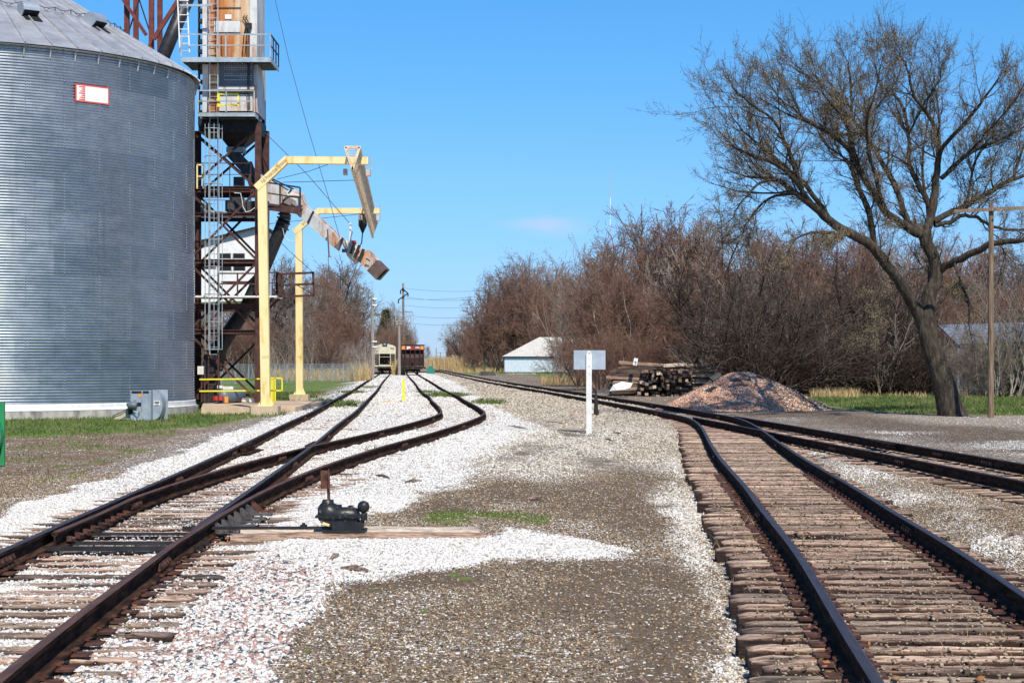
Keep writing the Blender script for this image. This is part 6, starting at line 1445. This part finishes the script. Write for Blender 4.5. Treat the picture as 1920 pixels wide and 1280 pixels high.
# woods: prototypes are built once at the origin, the copies share their meshes
def shrub(seed, H, Wd, stems, lev=3, tip=.012, m='bgred', up=.09, trunkh=.0, kids=(3, 4), base_r=.05, fork=.45):
    g_ = Grow(seed); r_ = g_.r
    for k in range(stems):
        a = r_.random()*6.283; rad = Wd*.10*r_.random(); lean = r_.uniform(.05, fork)*2; p = np.array((rad*math.cos(a), rad*math.sin(a), -.05)); d = norm(np.array((math.cos(a)*lean, math.sin(a)*lean, 1.0)))
        g_.branch(p, d, H*r_.uniform(.34, .46), base_r*r_.uniform(.7, 1.2), 0, lev, up=up, wob=.20, kids=kids, ang=(20, 62), lr=(.52, .76), taper=.58, tipr=tip, first=.12)
    return g_
def bigtree(seed, H, lev=4, tip=.014, spread=.8, r=.28, th=.16, up=.10, kids=(3, 4)):
    g_ = Grow(seed); r_ = g_.r; p = np.array((0, 0, -.1)); q = np.array((r_.gauss(0, .1), r_.gauss(0, .1), H*th)); g_.add(p, q, r, r*.8)
    n = r_.randint(5, 7)
    for k in range(n):
        a = 6.283*k/n+r_.random(); ln = r_.uniform(.15, spread) if k else .05; g_.branch(q-(0, 0, r_.random()*H*.05), norm(np.array((math.cos(a)*ln, math.sin(a)*ln, 1))), H*r_.uniform(.28, .36), r*r_.uniform(.4, .62), 0, lev, up=up, wob=.17, kids=kids, ang=(22, 60), lr=(.55, .78), taper=.58, tipr=tip, first=.2)
    return g_
PROTO = {}
def proto(key, g_, m, env=None):
    if env:
        Rx, Hh_, zc, low = env; Rz = Hh_-zc; rn = np.random.default_rng(len(key)+int(Hh_*7)+ord(key[-1]))
        ph = rn.uniform(0, 6.28, 6)
        for lst in (g_.seg, g_.big):
            Q = np.array(lst[1]); a = np.arctan2(Q[:, 1], Q[:, 0]); rr0 = np.hypot(Q[:, 0], Q[:, 1]); dz = Q[:, 2]-zc
            lob = 1+.12*np.sin(3*a+ph[0]+dz*.5)+.09*np.sin(5*a+ph[1]-dz)+.07*np.sin(8*a+ph[2]+dz*1.7)+rn.normal(0, .05, len(Q))
            q = np.where(dz > 0, (rr0/Rx)**2+(dz/Rz)**2, (rr0/Rx)**2+(dz/max(zc-low, .1))**2*(.9 if low > .5 else .25)); ok = (q < lob**2)
            if lst is g_.big:
                core = (rr0 < .8) | (q < .40*lob**2); mv = ok & ~core
                for k_ in range(4): g_.seg[k_] += [v for v, o_ in zip(lst[k_], mv) if o_]
                ok = core
            for k_ in range(4): lst[k_] = [v for v, o_ in zip(lst[k_], ok) if o_]
    V0, F0 = segs_mesh(*g_.big, n=5); V1, F1 = segs_mesh(*g_.seg, n=3)
    a = np_mesh('trunk', V0, F0, M[m[0]]); b = np_mesh('crown', V1, F1, M[m[1]]); PROTO[key] = (a.data, b.data); bpy.data.objects.remove(a); bpy.data.objects.remove(b)
    print(key, len(g_.big[0]), len(g_.seg[0]))
proto('brushA', shrub(1, 12, 6, 12, 4, .011, kids=(3, 4), fork=.55, up=.05), ('bggrey', 'bgred'), (3.5, 9, 4.2, -.5))
proto('brushB', shrub(2, 12, 6, 11, 4, .011, fork=.75, kids=(3, 4), up=.04), ('bggrey', 'bgred'), (4.2, 9, 3.8, -.5))
proto('brushC', shrub(3, 7, 5, 16, 3, .011, fork=.95, kids=(3, 5), up=.03), ('bgdark', 'bgdark'), (3.6, 5.2, 1.6, -.5))
proto('brushD', shrub(4, 12, 5, 11, 4, .011, fork=.4, up=.10, kids=(3, 4)), ('bggrey', 'bggrey'), (3.0, 10, 5.5, -.5))
proto('treeA', bigtree(5, 15, 5, .013, kids=(2, 4), up=.05, th=.20), ('bgdark', 'bggrey'), (4.6, 12, 7.0, 1.8))
proto('treeB', bigtree(6, 15, 5, .013, .7, kids=(2, 4), up=.06, th=.18), ('bggrey', 'bgred'), (4.0, 12, 7.2, 1.5))
proto('treeC', bigtree(8, 14, 5, .014, 1.2, kids=(2, 3), up=.04, th=.2), ('bgdark', 'bgdark'), (5.2, 12, 6.5, 1.2))
proto('slim', shrub(9, 9, 2, 2, 3, .012, fork=.10, up=.25, base_r=.08), ('bggrey', 'bggrey'))
proto('pale', shrub(19, 9, 2, 2, 3, .014, fork=.22, up=.22, base_r=.075), ('bgpale', 'bgpale'))
rt = random.Random(21)
GRP = 'bare trees of the woods'
def put_tree(key, x, y, s, label, group=GRP, name='bare_tree', sz=None):
    o = thing(name, label, 'tree', (x, y, 0), group); a, b = PROTO[key]
    for nm, me in (('trunk', a), ('crown', b)): c = link(nm, me, o)
    o.scale = (s, s, sz or s); o.rotation_euler = (0, 0, rt.random()*6.283); return o
H0 = {'brushA': 9.5, 'brushB': 9, 'brushC': 6, 'brushD': 10, 'treeA': 12.5, 'treeB': 12.5, 'treeC': 12.5, 'slim': 9}
W0 = {}
for k_, (a, b) in PROTO.items():
    arr = np.empty(len(b.vertices)*3, np.float32); b.vertices.foreach_get('co', arr); arr = arr.reshape(-1, 3); H0[k_] = float(np.percentile(arr[:, 2], 99.7)); W0[k_] = float(np.percentile(arr[:, 0], 98)-np.percentile(arr[:, 0], 2)); print(k_, 'h', H0[k_], 'w', float(np.percentile(arr[:, 0], 99)-np.percentile(arr[:, 0], 1)))
def by_px(key, px_, ytop, Y, label, group=GRP, name='bare_tree', wide=1.0):
    h = HC+(HZ-ytop)/F*Y; s = h/H0[key]; hw = W0[key]*s*wide*.5*F/Y
    if px_ < 735 and Y < 285: px_ = min(px_, 698-hw)
    if 735 <= px_ < 800 and Y < 600: px_ = min(px_, 775-hw)
    if 800 <= px_ < 1100 and Y > 200: px_ = max(px_, (890 if Y < 395 else 862 if Y < 450 else 838)+hw*.85)
    if 1100 <= px_ < 1250 and Y < 200: px_ = max(px_, 1082+hw*.75)
    o = put_tree(key, (px_-960)/F*Y, Y, s*wide, label, group, name, sz=s); return o
LR = 'reddish brown bare tree in the thicket behind the gravel heap and tie pile'
LD = 'low dark tangled bush at the front edge of the right thicket'
LL = 'bare brown tree in the woods left of the hopper cars'
# right thicket
for i, (px_, yt, Y, k) in enumerate([(1115, 470, 178, 'treeA'), (1150, 440, 170, 'treeA'), (1190, 430, 160, 'treeB'), (1215, 396, 150, 'treeA'), (1262, 398, 150, 'treeB'), (1300, 385, 146, 'treeB'), (1345, 400, 140, 'treeA'), (1385, 425, 138, 'treeB'), (1430, 420, 140, 'treeA'), (1475, 415, 136, 'treeB'), (1520, 425, 140, 'treeA'), (1575, 420, 134, 'treeB'), (1625, 430, 136, 'treeA'), (1680, 440, 132, 'treeB'), (1735, 445, 134, 'treeA'), (1790, 450, 130, 'treeB'), (1850, 455, 132, 'treeA'), (1905, 440, 130, 'treeB'), (1965, 450, 130, 'treeA')]):
    by_px(k, px_, yt, Y, LR)
for i in range(46):
    px_ = 1085+i*19.5+rt.uniform(-10, 10); Y = rt.uniform(114, 134) if px_ > 1340 else rt.uniform(122, 150)
    by_px(rt.choice(('brushA', 'brushB', 'brushA', 'brushD')), px_, rt.uniform(455, 560), Y, LR, wide=.92)
for i in range(19):
    px_ = 1340+i*23+rt.uniform(-10, 10); Y = rt.uniform(106, 113)
    by_px(rt.choice(('brushC', 'brushC', 'brushB')), px_, rt.uniform(570, 650), Y, LD, 'dark bushes at the thicket edge', 'bare_bush', 1.1)
for i in range(10):
    px_ = 1130+i*24+rt.uniform(-8, 8); by_px(rt.choice(('brushC', 'brushB')), px_, rt.uniform(600, 640), rt.uniform(112, 120), 'bare bush standing behind the tie pile', 'bushes behind the tie pile', 'bare_bush', 1.1)
by_px('brushC', 1440, 500, 103, 'darkest dense spreading bush right behind the pink gravel heap', None, 'bare_bush', 1.2)
for px_, yt, Y in ((1310, 480, 112), (1520, 500, 110), (1610, 470, 112), (1700, 490, 109)): by_px('treeC', px_, yt, Y, 'dark gnarled tree with crooked limbs standing out at the thicket front', 'dark gnarled trees of the thicket', wide=1.1)
for px_, yt, Y in ((1322, 560, 106), (1336, 600, 105), (1560, 590, 105), (1668, 560, 106), (1655, 600, 105), (1488, 610, 106)): by_px('pale', px_, yt, Y, 'pale thin leaning sapling in front of the dark thicket', 'pale saplings of the thicket', 'sapling')
by_px('treeC', 1405, 470, 108, 'dark crooked small tree rising behind the pink gravel heap', None)
for px_, yt in ((1893, 520), (1908, 470), (1925, 500), (1940, 480), (1870, 560)): by_px('slim', px_, yt, 100, 'thin upright sapling in front of the tin shed', 'saplings by the tin shed', 'sapling')
for px_, yt in ((1798, 600), (1810, 585), (1838, 590), (1865, 615), (1890, 575), (1822, 640), (1850, 625), (1878, 600), (1902, 590)): by_px('brushD', px_, yt, 101, 'thin grey brush half hiding the tin shed wall', 'brush in front of the tin shed', 'bare_bush', .8)
# fallen pale limb leaning left of the thicket and small trees before the blue shed
by_px('brushB', 1035, 625, 175, 'small round reddish bush in front of the pale blue shed', None, 'bare_bush', .8)
by_px('brushA', 1072, 615, 180, 'grey brown bush in front of the right part of the pale blue shed', None, 'bare_bush', 1.1)
by_px('slim', 1060, 610, 160, 'thin dark forked tree before the pale blue shed', None)
by_px('treeA', 1125, 500, 190, 'grey bare tree behind the white sign', None)
# centre
for px_, yt, Y, k in ((930, 505, 250, 'treeA'), (962, 485, 255, 'treeB'), (1000, 480, 250, 'treeA'), (1030, 492, 262, 'treeB'), (1060, 510, 250, 'treeA'), (945, 520, 240, 'brushA'), (985, 505, 245, 'brushA'), (1020, 508, 245, 'brushB'), (1052, 530, 240, 'brushA'), (912, 545, 262, 'brushA'), (925, 590, 240, 'brushB'), (940, 500, 243, 'brushA'), (960, 492, 256, 'brushD'), (1000, 490, 240, 'brushB'), (1035, 500, 236, 'brushA'), (1070, 520, 236, 'brushD'), (1010, 560, 230, 'brushA'), (1090, 540, 240, 'brushB')):
    by_px(k, px_, yt, Y+110, 'tall rounded brown bare tree of the clump behind the pale blue shed', 'trees behind the pale blue shed', wide=.9)
for px_, yt, Y, k in ((845, 622, 520, 'treeB'), (858, 596, 480, 'treeA'), (878, 590, 440, 'treeB'), (895, 575, 400, 'brushA'), (905, 600, 380, 'brushB'), (868, 630, 430, 'brushB'), (885, 625, 400, 'brushA'), (848, 640, 500, 'brushB')):
    by_px(k, px_, yt, Y, 'brown bare tree beside the crossing sign at the end of the tracks', 'trees by the crossing')
for i in range(16):
    px_ = 770+i*8+rt.uniform(-3, 3); by_px(rt.choice(('brushA', 'treeB')), px_, rt.uniform(645, 656), rt.uniform(800, 1000), 'hazy distant tree where the tracks vanish', 'distant trees at the horizon')
# left woods
for px_, yt, Y, k in ((385, 560, 230, 'treeA'), (430, 545, 235, 'treeB'), (470, 520, 230, 'treeA'), (512, 490, 225, 'treeA'), (545, 482, 225, 'treeA'), (580, 500, 230, 'treeB'), (612, 520, 240, 'treeA'), (645, 510, 245, 'treeA'), (680, 492, 240, 'treeA'), (712, 488, 250, 'treeA'), (700, 520, 245, 'treeC'), (725, 560, 280, 'treeB'), (742, 585, 310, 'brushA'), (758, 605, 350, 'brushB'), (765, 625, 380, 'brushA'), (733, 570, 345, 'treeA'), (738, 580, 320, 'brushD'), (748, 592, 360, 'brushA'), (752, 600, 355, 'treeB'), (758, 612, 350, 'brushA'), (764, 622, 390, 'brushB'), (730, 590, 305, 'brushA')):
    by_px(k, px_, yt, Y, LL, 'trees of the left woods')
for i in range(26):
    px_ = 365+i*12+rt.uniform(-6, 6); by_px(rt.choice(('brushA', 'brushB', 'brushD')), px_, rt.uniform(560, 615) if px_ < 735 else rt.uniform(610, 640), rt.uniform(205, 232), LL, 'trees of the left woods', wide=1.2)
by_px('slim', 589, 620, 195, 'pale leaning thin trunk at the front of the left woods', None)
def conifer(px_, yt, Y, label):
    h = HC+(HZ-yt)/F*Y; x0_ = (px_-960)/F*Y; o = thing('conifer_tree', label, 'tree', (x0_, Y, 0))
    mb = MB(); mb.tube([(x0_, Y, 0), (x0_, Y, h*.9)], [.25, .05], 8); mb.build('trunk', M['bark'], o)
    r_ = np.random.default_rng(int(px_)); n = 9000; t = r_.uniform(.12, 1, n)**.8; rad = (1-t)*h*.20*r_.uniform(.3, 1, n)**.5*(1+.25*np.sin(t*40)); a = r_.uniform(0, 6.283, n)
    c = np.stack([x0_+rad*np.cos(a), Y+rad*np.sin(a), t*h], 1); d = np.stack([np.cos(a), np.sin(a), r_.uniform(-.6, .3, n)], 1)*.5+r_.normal(0, .15, (n, 3))
    V_, F_ = segs_mesh(c, c+d, np.full(n, .10), np.full(n, .02), 3); np_mesh('crown', V_, F_, M['needle'], o)
conifer(723, 582, 330, 'dark green conifer behind the cream hopper car'); conifer(762, 630, 340, 'small green conifer above the brown hopper car'); conifer(716, 610, 335, 'second shorter green conifer left of the first behind the cream car')

# undergrowth and dry grass (countless)
def brush_stuff(name, xs_, ys_, hs_, m, label, cat, w=.02, lean=.4, seed=1):
    o = blades(name, xs_, ys_, hs_, w, m, lean, seed, Zg=np.zeros(len(xs_))); return tag(o, label, cat, kind='stuff')
r_ = np.random.default_rng(77)
n = 26000; Y = r_.uniform(108, 150, n); pxs = r_.uniform(1110, 2000, n); 
ok = (pxs > 1340) | (Y > 122); Y, pxs = Y[ok], pxs[ok]
brush_stuff('undergrowth', (pxs-960)/F*Y, Y, r_.uniform(.5, 3.6, len(Y)), M['bgred'], 'tangled brown undergrowth filling the right thicket', 'undergrowth', .035, .30, 5)
n = 26000; Y = r_.uniform(205, 260, n); pxs = r_.uniform(340, 690, n)
brush_stuff('undergrowth', (pxs-960)/F*Y, Y, r_.uniform(.8, 5.0, n), M['bggrey'], 'tangled grey undergrowth filling the left woods', 'undergrowth', .055, .3, 6)
X, Y, H = [], [], []
def dry(px0, px1, y0, y1, n, h0, h1):
    global X, Y, H
    yy = r_.uniform(y0, y1, n); pp = r_.uniform(px0, px1, n); X += list((pp-960)/F*yy); Y += list(yy); H += list(r_.uniform(h0, h1, n))
dry(500, 690, 190, 204, 3500, .4, 1.5); dry(660, 694, 185, 262, 2600, .6, 2.2); dry(735, 760, 268, 300, 900, .8, 2.6)
dry(800, 905, 430, 520, 5000, 1.0, 3.8); dry(850, 960, 330, 400, 1200, .3, 1.2); dry(1015, 1130, 150, 175, 900, .3, 1.0); dry(1520, 1610, 98, 104, 1100, .15, .65); dry(1610, 1790, 100, 104, 260, .1, .4); dry(1790, 1960, 100, 103, 260, .15, .7)
X, Y, H = map(np.array, (X, Y, H)); w_ = .014+Y*.00022
tag(blades('dry_grass', X, Y, H, w_, M['drygrass'], .22, 12, Zg=np.zeros(len(X))), 'tall tan dry grass at the edges of the woods', 'dry grass', kind='stuff')
# dry tufts beside the near rails
TU = [(1405, 1060, 90, .10, .25), (1500, 1140, 60, .08, .2), (1620, 1240, 90, .14, .35), (1760, 1120, 60, .08, .3), (1840, 1230, 110, .16, .35), (1680, 1050, 40, .07, .2), (1420, 1190, 80, .12, .2), (1385, 985, 70, .30, .20), (1395, 1010, 60, .25, .2), (1425, 1040, 60, .10, .18), (1530, 1212, 120, .16, .12), (1480, 1225, 90, .10, .22), (1316, 858, 120, .16, .14), (1085, 1028, 260, .05, .30), (1600, 1270, 60, .22, .12), (1440, 1260, 160, .12, .30), (1860, 1190, 80, .25, .30), (1700, 1160, 40, .08, .2), (1040, 875, 60, .05, .3), (960, 1270, 200, .03, .5), (780, 1262, 200, .03, .4)]
X, Y, H = [], [], []
for px_, py, n, h, s in TU:
    c = G(px_, py); X += list(r_.normal(c[0], s*.6, n)); Y += list(r_.normal(c[1], s*.5, n)); H += list(r_.uniform(.35, 1, n)*h)
X, Y, H = map(np.array, (X, Y, H))
tag(blades('dry_tufts', X, Y, H, .0045, M['drygrass'], .75, 15), 'thin tan straw tufts among the ties and gravel', 'dry grass', kind='stuff')
# grit and chips lying on and between the ties
n = 26000; yy = 9.5+34*r_.uniform(0, 1, n)**1.4; which = r_.uniform(0, 1, n) < .62; yy = np.where(which, yy, 9.5+28*r_.uniform(0, 1, n)); xx = np.where(which, C3(yy), C1(yy))+r_.uniform(-1.25, 1.25, n)
okc = ~near_any_rail(xx, yy, .10); xx, yy, which = xx[okc], yy[okc], which[okc]; n = len(xx); v = r_.uniform(0, 1, n); col = np.stack([.10+.42*v, .075+.36*v, .05+.27*v], 1); col[~which] = np.stack([.5+.3*v, .48+.3*v, .44+.3*v], 1)[~which]
gt = stones('tie_grit', xx, yy, r_.uniform(.010, .024, n), col, M['stone'], .2, .55, Zg=np.where(r_.uniform(0, 1, n) < .5, -.004, gz(xx, yy))); tag(gt, 'small grit and gravel chips lying on and between the ties', 'grit', kind='stuff')
# dead leaves by the rails
n = 260; yy = 9.5+22*r_.uniform(0, 1, n)**1.3; side = r_.choice([0, 1, 2], n); xx = np.where(side == 0, C3(yy)-g-.12+r_.normal(0, .09, n), np.where(side == 1, C3(yy)-g+.30+r_.normal(0, .2, n), C1(yy)+g+.2+r_.normal(0, .15, n)))
col = np.stack([r_.uniform(.20, .42, n), r_.uniform(.10, .20, n), r_.uniform(.05, .09, n)], 1)
lf = stones('dead_leaves', xx, yy, r_.uniform(.03, .055, n), col, M['stone'], .1, .12, Zg=np.full(n, .015)); tag(lf, 'scattered brown dead leaves along the rails', 'leaves', kind='stuff')
